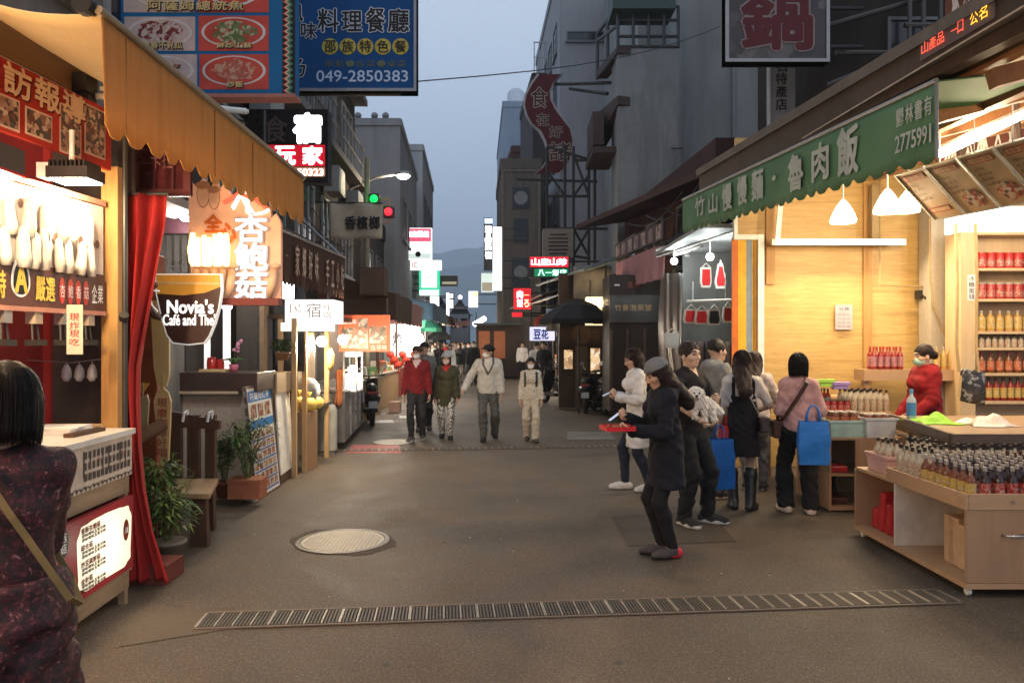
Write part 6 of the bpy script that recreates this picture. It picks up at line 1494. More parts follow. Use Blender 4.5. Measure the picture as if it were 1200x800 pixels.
mb=MB();F3.text(mb,'食',*R3(309,337,136,167),off=.008,mi=0,bold=.01);mb.build('dim_letter',M('letter_dim',(.16,.12,.11),.5),t)
mb=MB();bracket(mb,P(290,150,d+.1),P(240,150,d+.1),.03);bracket(mb,P(290,190,d+.1),P(240,190,d+.1),.03);mb.build('bracket',DKM,t)
e0,e1=Vector((X(328,8.0),8.0,0)),Vector((X(404,10.6),10.6,0))
t=thing('script_awning','dark brown awning with pale brushed script and fringed edge beyond the cafe','awning',(-2.45,9.3,2.4))
aw=along(e0.x,e0.y,e1.x,e1.y,2.40,2.94)
mb=MB()
def val2(a,b):
 fr_=.5+.5*math.cos(a*2*PI*24);v=aw.h*(1-b)-(0 if b<.99 else .05*fr_**2)
 return aw.at(a*aw.w,v,.02*math.sin(a*30)*b)
mb.sheet(val2,120,5);mb.build('valance',M('canvas_brown',(.055,.024,.016),.8,0,.2,3,.3,60),t,smooth=True,solid=.005)
mb=MB();mb.sheet(lambda a,b:aw.at(a*aw.w,aw.h+.01,0)+Vector((-1.1*b,0,.55*b)),4,3);mb.build('canvas',MATS['canvas_brown'],t,solid=.008)
mb=MB();aw.column(mb,'～',.10,.16,.10,.48,.03,0,.03)
for i,ch in enumerate('家鄉好味'):aw.text(mb,ch,.42+i*.24,.55+i*.24,.10,.45,.03,0,.01)
for i,ch in enumerate('手工小吃'):aw.text(mb,ch,1.60+i*.24,1.73+i*.24,.08,.42,.03,0,.01)
mb.build('lettering',M('letter_sand',(.50,.36,.27),.6),t)
mb=MB();mb.tube(aw.at(0,aw.h+.01),aw.at(aw.w,aw.h+.01),.018,8);mb.tube(aw.at(aw.w*.95,aw.h),aw.at(aw.w*.95,aw.h)+Vector((-1.2,0,1.1)),.02);mb.build('front_bar',GREYM,t)
d=9.6;F4=front(334,391,351,378,d);R4=lambda x0,x1,y0,y1:(F4.px(x0),F4.px(x1),F4.py(y1),F4.py(y0))
t=thing('lit_box_sign','bright white box sign with faint lodging characters over the lit snack stall','sign',P(362,378,d))
mb=MB();mb.box(F4.O.x,F4.O.x+F4.w,d,d+.55,F4.O.z,F4.O.z+F4.h);mb.build('box',E('box_white_lit',(1,.96,.90),1.0),t)
mb=MB();F4.text(mb,'民',*R4(339,353,356,366),off=.004,mi=0);F4.text(mb,'宿',*R4(359,376,355,372),off=.004,mi=0);F4.column(mb,'住宿',*R4(379,388,356,374),off=.004,mi=0);mb.build('lettering',M('letter_taupe',(.42,.35,.28),.5),t)
mb=MB();mb.tube(P(342,351,d+.2),P(342,335,d+.2),.02);mb.tube(P(385,351,d+.2),P(385,335,d+.2),.02);mb.build('hanger',DKM,t)
d=9.2;F4=front(328,341,330,349,d)
mb=MB();mb.box(F4.O.x,F4.O.x+F4.w,d,d+.14,F4.O.z,F4.O.z+F4.h);o=tag(mb.build('lantern_box',E('box_white_hot',(1,.98,.95),5)),'small glaring white lantern box under the edge of the brown script awning','lantern')
mb=MB();
for x in(F4.O.x+.02,F4.O.x+F4.w-.02):mb.tube((x,d+.07,F4.O.z+F4.h),(x,d+.07,2.45),.008)
mb.build('hanger',DKM,o)
t=thing('snack_stall','timber snack stall with glaring bulbs, clear side sheet and table of yellow bags','stall',(-2.95,10.3,0))
for(px,d)in((329,9.85),(357,9.95),(345,9.6),(383,11.2)):mb=MB();x=X(px,d);mb.box(x-.03,x+.03,d-.03,d+.03,0,2.05);mb.build('post',PLYZ,t)
mb=MB();mb.box(-3.2,-2.5,9.8,11.6,2.05,2.11);mb.build('roof',DARKW,t)
f5=front(329,392,378,388,9.75);mb=MB();f5.panel(mb,.02);mb.build('fascia',E('fascia_cream_lit',(1,.94,.82),.9),t)
mb=MB();mb.box(-3.3,-3.24,9.7,12.2,0,2.4);mb.build('back_wall',M('wall_snack',(.35,.24,.15),.6),t)
mb=MB();mb.slab(P(352,480,10.0),P(390,470,11.3),P(385,460,11.9)+Vector((-.35,0,0)),P(340,470,10.2)+Vector((-.3,0,0)),.04);mb.build('table_top',STEEL,t)
mb=MB();mb.slab(P(360,553,9.95),P(372,547,10.3),P(372,480,10.3),P(360,484,9.95),.02);mb.build('side_panel',WOOD('panel_rust',(.20,.16,.12),(.34,.17,.07),'z',.5),t)
mb=MB();mb.sheet(lambda a,b:P(346+26*a,520-130*b,10.05+.25*a)+Vector((0,.03*math.sin(a*14+b*3),0)),14,14);mb.build('plastic_sheet',GLASS('plastic_film',(.92,.93,.92),.35,.25),t,smooth=True)
mb=MB();c=P(356,399,10.3);fr=front(347,366,390,405,10.35);fr.panel(mb,.02,0);fr.rect(mb,.03,fr.w-.03,.03,fr.h-.03,.003,1);mb.build('price_card',[M('card_yellow',(.7,.45,.10),.5),COLLAGE('card_food',[(.5,.25,.05),(.7,.5,.2),(.3,.12,.03)],20)],t)
for k,(px,py,d)in enumerate(((377,400,10.25),(402,398,10.7))):
 c=P(px,py,d);l_=thing('bulb_lamp',('glaring bare bulb over the yellow bags of the snack stall','glaring bare bulb beside the orange menu banner')[k],'lamp',c)
 mb=MB();mb.sphere(c,.075,14);mb.build('bulb',E('bulb_glare',(1,.95,.85),30),l_,smooth=True);mb=MB();mb.lathe([(.03,.07),(.03,.12),(.01,.13)],c,10);mb.tube((c.x,c.y,c.z+.13),(c.x,c.y,2.06),.006);mb.build('socket',DKM,l_)
 lamp((c.x+.02,c.y-.12,c.z-.09),80,(1,.80,.54),.08,parent=l_)
mb=MB();c=P(387,420,10.4);mb.lathe([(.02,-.16),(.05,-.10),(.055,.05),(.02,.14)],c,12);tag(mb.build('corn_cob',M('corn_yellow',(.60,.40,.10),.6,0,.2,60,.5,90),smooth=True),'hanging yellow corn-shaped ornament below the snack stall bulbs','ornament')
for k,(px,py,d,sx)in enumerate(((350,470,10.05,.11),(362,472,10.15,.12),(371,470,10.4,.11))):
 c=P(px,py,d);mb=MB();mb.sphere((c.x,c.y,c.z-.02),sx,12,sq=(1,.8,.85));mb.lathe([(.05,0),(.02,.05),(.05,.10)],(c.x,c.y,c.z+.05),8)
 tag(mb.build('fruit_bag',M('bag_yellow',(.66,.48,.10),.35,0,.2,20,.6,25),smooth=True),'tied bag of yellow fruit on the snack stall table','bag','yellow bags on the snack stall')
c=P(360,458,10.4);mb=MB();mb.sphere((c.x,c.y,c.z),.19,12,sq=(1,.7,1.05));tag(mb.build('plastic_bag',M('bag_white',(.68,.66,.64),.35,0,.1,10,.9,18),smooth=True),'puffed white plastic bag behind the yellow bags of the snack stall','bag')
g=G(381,531);t=thing('gas_bottle','pale grey gas bottle standing between the snack stall and the steel cart','gas bottle',(g.x,g.y,0))
mb=MB();mb.lathe([(.15,0),(.15,.03),(.185,.06),(.185,.66),(.16,.74),(.09,.79)],(g.x,g.y,0),24);mb.build('tank',M('gas_grey',(.30,.29,.25),.5,0,.2,5),t,smooth=True,auto=40)
mb=MB();mb.lathe([(.10,.78),(.10,.92),(.085,.92),(.085,.79)],(g.x,g.y,0),20);mb.tube((g.x,g.y,.79),(g.x,g.y,.88),.025);mb.build('collar',GREYM,t)
d=11.6;F6=front(397,457,369,412,d);R6=lambda x0,x1,y0,y1:(F6.px(x0),F6.px(x1),F6.py(y1),F6.py(y0))
t=thing('menu_banner','orange-red menu banner with food photos above the stainless cart','banner',P(427,412,d))
mb=MB();F6.panel(mb,.03);mb.build('panel',E('banner_orange',(.75,.13,.04),.35,(.6,.1,.03)),t)
mb=MB()
for a in((400,419,384,408),(420,431,373,409),(433,453,382,402)):F6.rect(mb,*R6(*a),.004,0)
mb.build('photo',COLLAGE('banner_food',[(.55,.45,.35),(.28,.15,.09),(.62,.55,.45),(.15,.12,.08),(.5,.2,.1)],16,es=.25),t)
mb=MB();F6.row(mb,'烤魷魚串',*R6(398,418,374,380),off=.006,mi=0,bold=.02);F6.row(mb,'古早味',*R6(434,454,404,410),off=.006,mi=0);mb.build('lettering',INKW,t)
mb=MB();mb.tube(P(400,369,d+.05),P(400,350,d+.05),.015);mb.tube(P(454,369,d+.05),P(454,350,d+.05),.015);mb.build('hanger',DKM,t)
a,b=G(404,527),G(426,501)
t=thing('steel_cart','stainless steel food cart with a lit glass warming case and a rubber wheel','cart',(a+b)/2)
cf_=along(a.x,a.y,b.x,b.y,.12,.98)
mb=MB();mb.slab(cf_.at(0,0),cf_.at(cf_.w,0),cf_.at(cf_.w,cf_.h),cf_.at(0,cf_.h),.8);mb.build('cart_body',M('steel_dull',(.20,.19,.18),.32,.8,.35,2.5,.2,8),t)
for k in range(1,4):mb=MB();cf_.panel(mb,.02,None,cf_.w*k/4-.015,cf_.w*k/4+.015,.04,cf_.h-.05,off=.02);mb.build('door_strip',STEEL,t)
for k in range(4):mb=MB();cf_.panel(mb,.03,None,cf_.w*(k+.75)/4,cf_.w*(k+.75)/4+.03,.40,.62,off=.035);mb.build('handle',STEEL,t)
mb=MB();mb.slab(cf_.at(-.05,cf_.h+.002,.04),cf_.at(cf_.w,cf_.h+.002,.04),cf_.at(cf_.w,cf_.h+.002,-.8),cf_.at(-.05,cf_.h+.002,-.8),.04);mb.build('cart_top',STEEL,t)
gx=front(403,418,408,459,12.3);mb=MB();x0,x1=gx.O.x,gx.O.x+gx.w;z0,z1=gx.O.z,gx.O.z+gx.h
for x in(x0,x1):
 for y in(12.3,12.75):mb.box(x-.012,x+.012,y-.012,y+.012,z0,z1)
for z in(z0,(z0+z1)/2,z1):mb.box(x0,x1,12.29,12.76,z-.012,z+.012)
mb.build('case_frame',STEEL,t)
mb=MB();mb.box(x0+.02,x1-.02,12.33,12.72,z0+.03,z0+.30);mb.box(x0+.02,x1-.02,12.33,12.72,z1-.14,z1-.03);mb.build('case_light',E('case_white',(1,.95,.88),3),t)
mb=MB();mb.box(x0,x1,12.292,12.296,z0+.02,z1-.02);mb.build('case_glass',GLASS('glass_clear'),t)
for(px,py,dd)in((402,531,11.9),(424,508,14.0)):
 mb=MB();g=G(px,py);mb.tube((g.x-.30,g.y+.2,.09),(g.x-.24,g.y+.2,.09),.09,16);mb.build('wheel',BLACK_SOLE,t)
lamp((x0+.1,12.1,(z0+z1)/2),20,WARMW,.08)
mb=MB();mb.sheet(lambda a,b:P(392+8*a+3*b,475-62*b+20*b*b,11.9)+Vector((0,.04*math.sin(8*a+4*b),0)),8,10);tag(mb.build('apron',M('cloth_orange',(.42,.14,.05),.8),smooth=True,solid=.006),'orange-brown cloth hanging from the side of the stainless cart','cloth')
def scooter(label,loc,rz,body=(.03,.03,.033),group='parked scooters'):
 t=thing('scooter',label,'scooter',(0,0,0),group);bm=M('scooter_%d'%int(body[0]*1000+body[2]*10),body,.25,.1)
 for y in(-.62,.62):
  w_=MB();n=22
  pr=[(.155,-.05),(.23,-.045),(.255,0),(.23,.045),(.155,.05)]
  vs=[]
  for r,x in pr:vs+=[(x,y+r*math.cos(2*PI*i/n),.255+r*math.sin(2*PI*i/n))for i in range(n)]
  w_.add(vs,[(q*n+i,q*n+(i+1)%n,(q+1)*n+(i+1)%n,(q+1)*n+i)for q in range(4)for i in range(n)]);wo_=w_.build('wheel',BLACK_SOLE,t,local=True,smooth=True)
  w_=MB();w_.tube((-.04,y,.255),(.04,y,.255),.15,18);w_.build('rim',GREYM,wo_,local=True)
 mb=MB();mb.path([(0,.55,.33),(0,.47,.62),(0,.40,.98)],[.05,.04,.03],10);mb.prism([(-.17,.40,.95),(.17,.40,.95),(.20,.50,.55),(.12,.62,.32),(-.12,.62,.32),(-.20,.50,.55)],(0,-.10,.0));mb.build('front_shield',bm,t,local=True,bevel=.02)
 mb=MB();mb.box(-.15,.15,-.15,.42,.24,.33);mb.build('floor_board',M('plastic_dark',(.025,.025,.025),.6),t,local=True,bevel=.02)
 mb=MB();mb.path([(0,-.10,.50),(0,-.40,.56),(0,-.72,.60),(0,-.88,.66)],[.15,.19,.16,.05],14);mb.build('rear_body',bm,t,local=True,smooth=True)
 mb=MB();mb.path([(0,-.02,.72),(0,-.30,.76),(0,-.62,.78),(0,-.78,.78)],[.09,.12,.11,.04],12);mb.build('seat',M('seat_black',(.015,.015,.015),.45),t,local=True,smooth=True)
 mb=MB();mb.path([(-.34,.36,1.02),(-.15,.42,1.0),(0,.44,.99),(.15,.42,1.0),(.34,.36,1.02)],.018,8);mb.build('handlebar',DKM,t,local=True,smooth=True)
 for sx in(-1,1):
  mb=MB();mb.tube((sx*.26,.40,1.02),(sx*.33,.44,1.16),.008);mb.disc((sx*.34,.43,1.19),.055,(1,0,0),(0,0,1),14);mb.disc((sx*.34,.437,1.19),.055,(-1,0,0),(0,0,1),14);mb.build('mirror',STEEL,t,local=True)
 mb=MB();mb.sphere((0,.53,.80),.075,12,sq=(1.2,.5,.9));mb.build('headlight',M('headlight_glass',(.35,.36,.38),.15),t,local=True,smooth=True)
 mb=MB();mb.box(-.10,.10,-.93,-.90,.68,.74);mb.build('tail_light',M('tail_red',(.25,.01,.01),.2),t,local=True)
 mb=MB();mb.box(-.09,.09,-.925,-.915,.40,.54);mb.build('number_plate',M('plate_pale',(.42,.43,.43),.5),t,local=True)
 t.location=loc;t.rotation_euler=(0,0,rz);return t
sc0=scooter('black scooter parked beside the stainless cart on the left',(X(434,15.9),15.9,0),.25)
def far_stall(label,side,x,d0,d1,zt,awm,counterm,goods,lit,drop=.35,out=1.0):
 """side -1 left, +1 right; x street edge of the counter"""
 t=thing('market_stall',label,'stall',(x,(d0+d1)/2,0),'stalls further up the street');s=side
 mb=MB();mb.box(x,x+s*.7,d0+.1,d1-.1,.0,.88);mb.build('counter',counterm,t,bevel=.01)
 mb=MB();mb.box(x-s*.04,x+s*.74,d0+.06,d1-.06,.882,.93);mb.build('counter_top',M('laminate_pale',(.42,.38,.33),.4),t)
 xo=x-s*out
 mb=MB();mb.sheet(lambda a,b:Vector((xo+s*(out+1.0)*b,d0+(d1-d0)*a,zt+.55*b-.06*math.sin(b*PI)+.02*math.sin(a*12))),10,5);mb.build('awning',awm,t,solid=.02)
 mb=MB();mb.sheet(lambda a,b:Vector((xo+.02*math.sin(a*30)*b,d0+(d1-d0)*a,zt-drop*b-(.05*(.5+.5*math.cos(a*60))if b==1 else 0))),40,3);mb.build('valance',awm,t,solid=.012)
 mb=MB();mb.sheet(lambda a,b:Vector((xo+s*(out+1.0)*b,d0+.0,zt-drop*(1-b)*a+.55*b*a+(zt-zt)*0))if False else Vector((xo+s*(out+1.0)*b,d0-.005,zt-drop+(drop+.55*b)*a)),3,4);mb.build('awning_end',awm,t,solid=.01)
 for y in(d0+.15,d1-.15):
  mb=MB();mb.box(x+s*.05-.03,x+s*.05+.03,y-.03,y+.03,0,zt+.1);mb.build('post',DARKW,t)
 mb=MB();mb.box(x+s*.95,x+s*1.0,d0,d1,0,zt+.4);mb.build('back_wall',M('wall_stallback',(.16,.11,.08),.7),t)
 rr=random.Random(int(d0*10));mb=MB();n=int((d1-d0)/.28)
 for i in range(n):
  for k in range(2):
   yy=d0+.25+i*.28;xx=x+s*(.15+.3*k);h_=rr.uniform(.08,.28);mb.box(xx-.1,xx+.1,yy-.1,yy+.1,.932,.932+h_,rr.randrange(len(goods)),top=rr.uniform(.6,1))
 g_=mb.build('goods',goods,t);tag(g_,kind='stuff')
 if lit:
  n=max(1,int((d1-d0)/1.6))
  for i in range(n):
   c=Vector((x+s*.15,d0+(d1-d0)*(i+.5)/n,zt-.25));l_=thing('bulb_lamp','small hanging bulb of '+label,'lamp',c,'bulbs of the further stalls');mb=MB();mb.sphere(c,.05,8);mb.build('bulb',E('bulb_far',(1,.93,.8),22),l_,smooth=True)
   mb=MB();mb.tube(c,c+Vector((0,0,.35)),.008);mb.build('cord',DKM,l_)
  lamp((x-s*.1,(d0+d1)/2,zt-.4),lit*1.9,WARMW,.12,parent=l_)
 return t
GD1=[M('goods_tan',(.45,.30,.16),.6),M('goods_red',(.42,.05,.04),.6),M('goods_white',(.60,.57,.52),.6),M('goods_green',(.10,.22,.08),.6)]
AWB=M('awn_brown',(.09,.05,.035),.8);AWP=M('awn_pink',(.36,.17,.15),.8);AWBL=M('awn_blue',(.06,.11,.16),.8);AWG=M('awn_greygreen',(.10,.115,.11),.8);AWW=M('awn_white',(.42,.42,.42),.8);AWR=M('awn_red',(.28,.05,.035),.8);AWDK=M('awn_dark',(.035,.03,.032),.8)
far_stall('brown-roofed snack counter beyond the stainless cart with a pale post',-1,-3.2,15.6,18.2,2.75,AWB,PLYZ,GD1,60,.55,.75)
far_stall('pink-roofed counter with tan table and white box on the left',-1,-3.35,18.6,22.0,2.75,AWP,PLYZ,GD1,70,.55,.7)
far_stall('blue-roofed stall with red decorations on the left',-1,-3.6,22.6,27.0,2.9,AWBL,M('counter_red',(.35,.06,.05),.6),GD1,110,.5,1.2)
far_stall('grey-roofed stall beyond the blue-roofed one on the left',-1,-3.85,28,33,2.9,AWG,PLYZ,GD1,110,.4,1.0)
far_stall('last brown-roofed stall before the crowd on the left',-1,-4.1,34,41,3.0,AWB,PLYZ,GD1,120,.4,1.0)
t=thing('carton','small pinkish carton on the ground by the tan table on the left','box',(X(462,18.4),18.4,0));mb=MB();mb.box(X(456,18.4),X(469,18.4),18.3,18.6,0,.26);mb.build('carton_body',M('carton_pink',(.46,.28,.22),.7),t);mb=MB();mb.box(X(456,18.4),X(469,18.4),18.44,18.46,.261,.264);mb.build('tape',PLY,t)
d=15.0;F7=front(421,450,313,346,d);t=thing('louvre_box','brown vertical louvre box above the stalls on the left','louvre',P(435,346,d));mb=MB();F7.panel(mb,.5);mb.build('box',M('louvre_brown',(.10,.055,.04),.7),t)
mb=MB()
for i in range(12):F7.panel(mb,.03,None,.02+i*(F7.w-.03)/12,.03+i*(F7.w-.03)/12+.012,.03,F7.h-.03,off=.03)
mb.build('louvre',M('louvre_tan',(.17,.10,.07),.7),t)
d=22;F8=front(456,492,380,418,d);t=thing('lit_stall_sign','bright white stall sign with dark characters above red goods on the left','sign',P(474,418,d));mb=MB();F8.panel(mb,.1);mb.build('panel',E('sign_white_lit',(.93,.97,1),1.1),t)
mb=MB();F8.text(mb,'炸',.10,.45,.32,.72,.006,0,.02);F8.text(mb,'冰',.5,.8,.3,.6,.006,0,.02);mb.build('lettering',M('letter_slate',(.12,.13,.15),.6),t)
mb=MB();mb.sphere((F8.O.x+F8.w*.9,d-.2,F8.O.z+.5),.24,12);mb.build('globe',MATS['globe_cool'],t,smooth=True);lamp((F8.O.x+F8.w,d-.6,F8.O.z+.4),30,(.95,.97,1),.2,parent=t)
mb=MB();mb.tube(F8.at(.1,F8.h),F8.at(.1,F8.h+.5),.02);mb.tube(F8.at(F8.w-.1,F8.h),F8.at(F8.w-.1,F8.h+.5),.02);mb.build('hanger',DKM,t)
for k in range(7):
 c=P(458+k*4.6,415+(k%3)*6,21.5);mb=MB();mb.sphere(c,.12,10,sq=(1,1,.85));mb.tube((c.x,c.y,c.z-.1),(c.x,c.y,c.z-.28),.02);tag(mb.build('red_ornament',M('ornament_red',(.5,.05,.03),.5),smooth=True),'round red hanging ornament below the white lit stall sign','ornament','red ornaments on the left')
def parasol(label,c,r,mat,h=.35,pole=2.0,name='parasol'):
 t=thing(name,label,'parasol',(c.x,c.y,0));mb=MB();n=8
 ring=[(c.x+r*math.cos(2*PI*i/n),c.y+r*math.sin(2*PI*i/n),c.z-h)for i in range(n)];mid=[(c.x+r*.55*math.cos(2*PI*i/n),c.y+r*.55*math.sin(2*PI*i/n),c.z-h*.35)for i in range(n)]
 low=[(x,y,z-.12)for x,y,z in ring]
 mb.add([(c.x,c.y,c.z)]+mid+ring+low,[(0,1+i,1+(i+1)%n)for i in range(n)]+[(1+i,9+i,9+(i+1)%n,1+(i+1)%n)for i in range(n)]+[(9+i,17+i,17+(i+1)%n,9+(i+1)%n)for i in range(n)]);mb.build('canopy',mat,t,solid=.008)
 mb=MB();mb.tube((c.x,c.y,0),(c.x,c.y,c.z),.02);mb.build('pole',DKM,t)
parasol('black parasol over the far crowd',P(515,386,27),.42,M('parasol_black',(.02,.02,.022),.7),.25)
parasol('green and blue parasol in front of the white lit stall sign',P(500,374,25),.5,M('parasol_green',(.04,.22,.14),.7),.3)
d=15.2;F9=front(386,448,238,280,d);t=thing('cloth_banner','cream cloth banner with three dark characters hung between poles on the left','banner',P(420,280,d));mb=MB();mb.sheet(lambda a,b:F9.at(a*F9.w,b*F9.h,.03*math.sin(a*9+b*2)),20,8);mb.build('cloth',M('banner_cream',(.40,.34,.25),.8,0,.2,4),t,smooth=True,solid=.005)
mb=MB();R9=lambda x0,x1,y0,y1:(F9.px(x0),F9.px(x1),F9.py(y1),F9.py(y0));F9.row(mb,'香檳榔',*R9(404,446,254,269),off=.04,mi=0,bold=.03);mb.build('lettering',INK,t)
mb=MB();mb.tube(F9.at(F9.w,F9.h),F9.at(-.3,F9.h+.02),.015);mb.build('cord',DKM,t)
d=17.2;px=X(430,d);t=thing('traffic_light','traffic signal on a pole with a green and a red lamp lit','traffic light',(px,d,0))
mb=MB();mb.tube((px,d,0),(px,d,Z(185,d)),.06,12);mb.tube(P(430,233.5,d),P(457,233.5,d),.025);mb.tube(P(456,231,d),P(456,262,d),.025);mb.tube(P(444,241,d),P(456,241,d),.018);mb.tube(P(444,261,d),P(456,261,d),.018);mb.build('pole',M('pole_tan',(.26,.23,.17),.6),t)
for(x,y,col,nm)in((438,233,(.005,.75,.12),'green'),(455,248,(1,.03,.05),'red')):
 c=P(x,y,d-.1);mb=MB();mb.box(c.x-.12,c.x+.12,c.y+.02,c.y+.2,c.z-.13,c.z+.13);mb.build('lamp_housing',DKM,t,bevel=.02);mb=MB();mb.sphere(c,.095,14,sq=(1,.5,1));mb.build('lamp_lens',E('signal_'+nm,col,1.6),t,smooth=True);lamp((c.x,c.y-.25,c.z),3,col,.08,parent=t)
d=19.5;px=X(405,d);t=thing('street_lamp','street lamp on a long arm glowing warm white over the left side','street lamp',(px,d,0))
mb=MB();mb.path([(px,d,0),(px,d,Z(228,d)),P(412,220,d),P(440,208,d),P(466,204,d)],[.08,.06,.045,.04,.035],10);mb.build('pole',GREYM,t,smooth=True)
c=P(473,205,d);mb=MB();mb.sphere((c.x,c.y,c.z+.02),.2,12,sq=(1.1,.7,.42));mb.build('lamp_head',GREYM,t,smooth=True);mb=MB();mb.sphere((c.x,c.y-.03,c.z-.03),.16,12,sq=(1.1,.7,.6));mb.build('lamp_glass',E('street_glass',(1,.88,.62),22),t,smooth=True);lamp((c.x,c.y,c.z-.22),160,(1,.82,.55),.1,parent=t)
def lit_sign(label,box,d,cols,texts=(),t_=.25,hang=-1,name='lit_sign'):
 fr=front(*box,d);R=lambda x0,x1,y0,y1:(fr.px(x0),fr.px(x1),fr.py(y1),fr.py(y0));t=thing(name,label,'sign',fr.at(fr.w/2,0))
 mb=MB();fr.panel(mb,t_);mb.build('panel',cols[0],t)
 for i,(b,m_)in enumerate(cols[1:]):mb=MB();fr.rect(mb,*R(*b),.01+.004*i);mb.build('face',m_,t)
 for txt,b,m_,o in texts:
  mb=MB();(fr.row if o=='r' else fr.column if o=='c' else fr.text)(mb,txt,*R(*b),off=.04,mi=0,bold=.03);mb.build('lettering',m_,t)
 mb=MB();v=fr.h*.8;u0=0 if hang<0 else fr.w
 for vv in(.2,.8):mb.tube(fr.at(u0,fr.h*vv,-t_/2),fr.at(u0+hang*1.2,fr.h*vv,-t_/2),.035)
 mb.build('bracket',DKM,t);return t
LW=E('lit_white',(.96,.98,1),1.05);LWH=E('lit_white_hot',(1,.98,.96),2.0);LR=E('lit_rose',(.75,.10,.18),.9);LRED=E('lit_red',(.85,.015,.03),.9);LG=E('lit_green',(.03,.55,.28),.9);LGD=E('lit_green_dark',(.01,.25,.10),.5);LTW=E('lit_text_white',(1,.97,.95),3)
LGR=E('lit_grad_pale',(.62,.72,.66),.9);LYL=E('lit_yellow',(.95,.90,.45),1.2);LDIM=E('lit_dim',(.42,.36,.27),.5)
lit_sign('lit sign with rose top band and white lower face on the left far side',(473,506,267,304),30,[LW,((474,505,268,283),LR),((474,505,297,303),LGR)],[('寶島眼鏡',(476,503,271,278),LTW,'r'),('●',(487,493,295,301),INK,'t')])
lit_sign('wide white lit sign under the rose and white one',(473,517,305,316),31,[LWH],[('1C',(483,489,307,314),INKR,'t')])
lit_sign('green-edged white lit sign below the wide white one',(491,515,317,346),32,[LG,((494,512,317,337),LW),((492,514,340,346),LWH)],[('／',(501,508,321,327),INKR,'t')])
lit_sign('dark unlit board sticking out beside the green-edged sign',(514,536,323,335),33,[M('sign_greybrown',(.06,.05,.05),.5),((518,535,330,333),LDIM)])
lit_sign('round white lit sign hanging low among the far left signs',(504,514,347,361),38,[LWH]);lit_sign('slim white vertical light beside the pagoda roof',(523,526,343,372),45,[LWH]);lit_sign('dark sign with glowing white discs beside the pagoda roof',(526,532,343,362),46,[DKM,((527,531,344,349),LWH),((527,531,351,361),LWH)])
lit_sign('white and yellow lit sign right of the pagoda roof',(549,560,341,360),48,[LW,((554,560,342,348),LYL)],hang=1)
d=72;c=P(538,390,d);t=thing('pavilion','small pavilion with tiered dark pagoda roof and pale walls closing the street','pavilion',(c.x,d,0));zt=lambda y:Z(y,d);sx=1/F*d
mb=MB();mb.box(c.x-11*sx,c.x+11*sx,d,d+3,0,zt(368));mb.build('wall',GRL,t)
for(y0,y1,w0,w1)in((369,362,15,9),(359,350,10.5,1.5)):
 mb=MB();n=4;k=6;vs=[]
 for i in range(k+1):
  f=i/k;r=(w0+(w1-w0)*(f**.6))*sx;z=zt(y0)+(zt(y1)-zt(y0))*(f**1.5);vs+=[(c.x-r,d+1.5-r,z),(c.x+r,d+1.5-r,z),(c.x+r,d+1.5+r,z),(c.x-r,d+1.5+r,z)]
 mb.add(vs,[(i*4+j,i*4+(j+1)%4,i*4+4+(j+1)%4,i*4+4+j)for i in range(k)for j in range(4)]+[(3,2,1,0),(k*4,k*4+1,k*4+2,k*4+3)]);mb.build('roof',M('tile_dark',(.03,.028,.03),.6),t)
mb=MB();mb.box(c.x-8*sx,c.x+8*sx,d+.6,d+2.4,zt(362),zt(359));mb.build('upper_wall',M('wall_rosy',(.28,.20,.19),.7),t)
mb=MB();mb.sphere((c.x,d+1.5,zt(347)),.22,10);mb.build('finial',LWH,t,smooth=True);mb=MB()
for x in(-6,6):mb.box(c.x+x*sx-.3,c.x+x*sx+.3,d-.02,d-.004,zt(384),zt(373))
mb.build('window',PANE,t)
mb=MB();mb.sheet(lambda a,b:P(521+30*a,383-6*b-5*abs(a-.5),40)+Vector((0,0,-.05*math.sin(a*40)*(1-b))),30,2);tag(mb.build('bunting',M('bunting_pink',(.42,.22,.20),.8),solid=.01),'strip of pale pink bunting strung across the far street','bunting')
t=thing('strip_light','slanting white strip light hanging over the far crowd','lamp',P(562,377,36));mb=MB();mb.tube(P(556,380,36),P(568,373,36.5),.12,8);mb.build('tube',E('tube_far',(.97,.98,1),6),t);mb=MB();mb.tube(P(558,378,36),P(558,366,36),.02);mb.build('cord',DKM,t);lamp(P(562,384,35.6),90,(1,.96,.9),.2,parent=t)
lamp(P(520,385,31),110,WARMW,.3);lamp(P(505,392,24),60,WARMW,.3)
VF,VN=Vector((2.30,10.0,0)),Vector((2.86,5.0,0))
t=thing('awning','green canvas awning with white noodle-shop characters and scalloped edge on the right','awning',((VF.x+VN.x)/2,7.5,3.0))
def vt(s):return 3.65-.15*s
def vb(s):return 3.22-.235*s
def vp(s,f,off=0):
 p=VF.lerp(VN,s);return Vector((p.x-off,p.y-off*.11,vb(s)+(vt(s)-vb(s))*f))
def green():
 m,nt,out=_nt('canvas_green');v=coords(nt);v2=coords(nt,(7,7,.4))
 c=ramp(nt,noise(nt,v,1.2,5),[(.3,(.045,.13,.06)),(.7,(.075,.185,.085))]);c=mix(nt,ramp(nt,noise(nt,v2,1.5,5),[(.5,(0,0,0)),(.75,(.5,)*3)]),c,(.10,.13,.07))
 bsdf(nt,out,c,.7,0,noise(nt,v,80,3),.25,.003);return m
mb=MB()
def vsh(a,b):
 q=vp(a,1-b);sc_=.5+.5*math.cos(a*2*PI*26);q.z-=(.045*(1-sc_**2.5)-.02)*(1 if b>.99 else 0);q.x+=.012*math.sin(a*60)*b;return q
mb.sheet(vsh,208,6);mb.build('valance',green(),t,smooth=True,solid=.005)
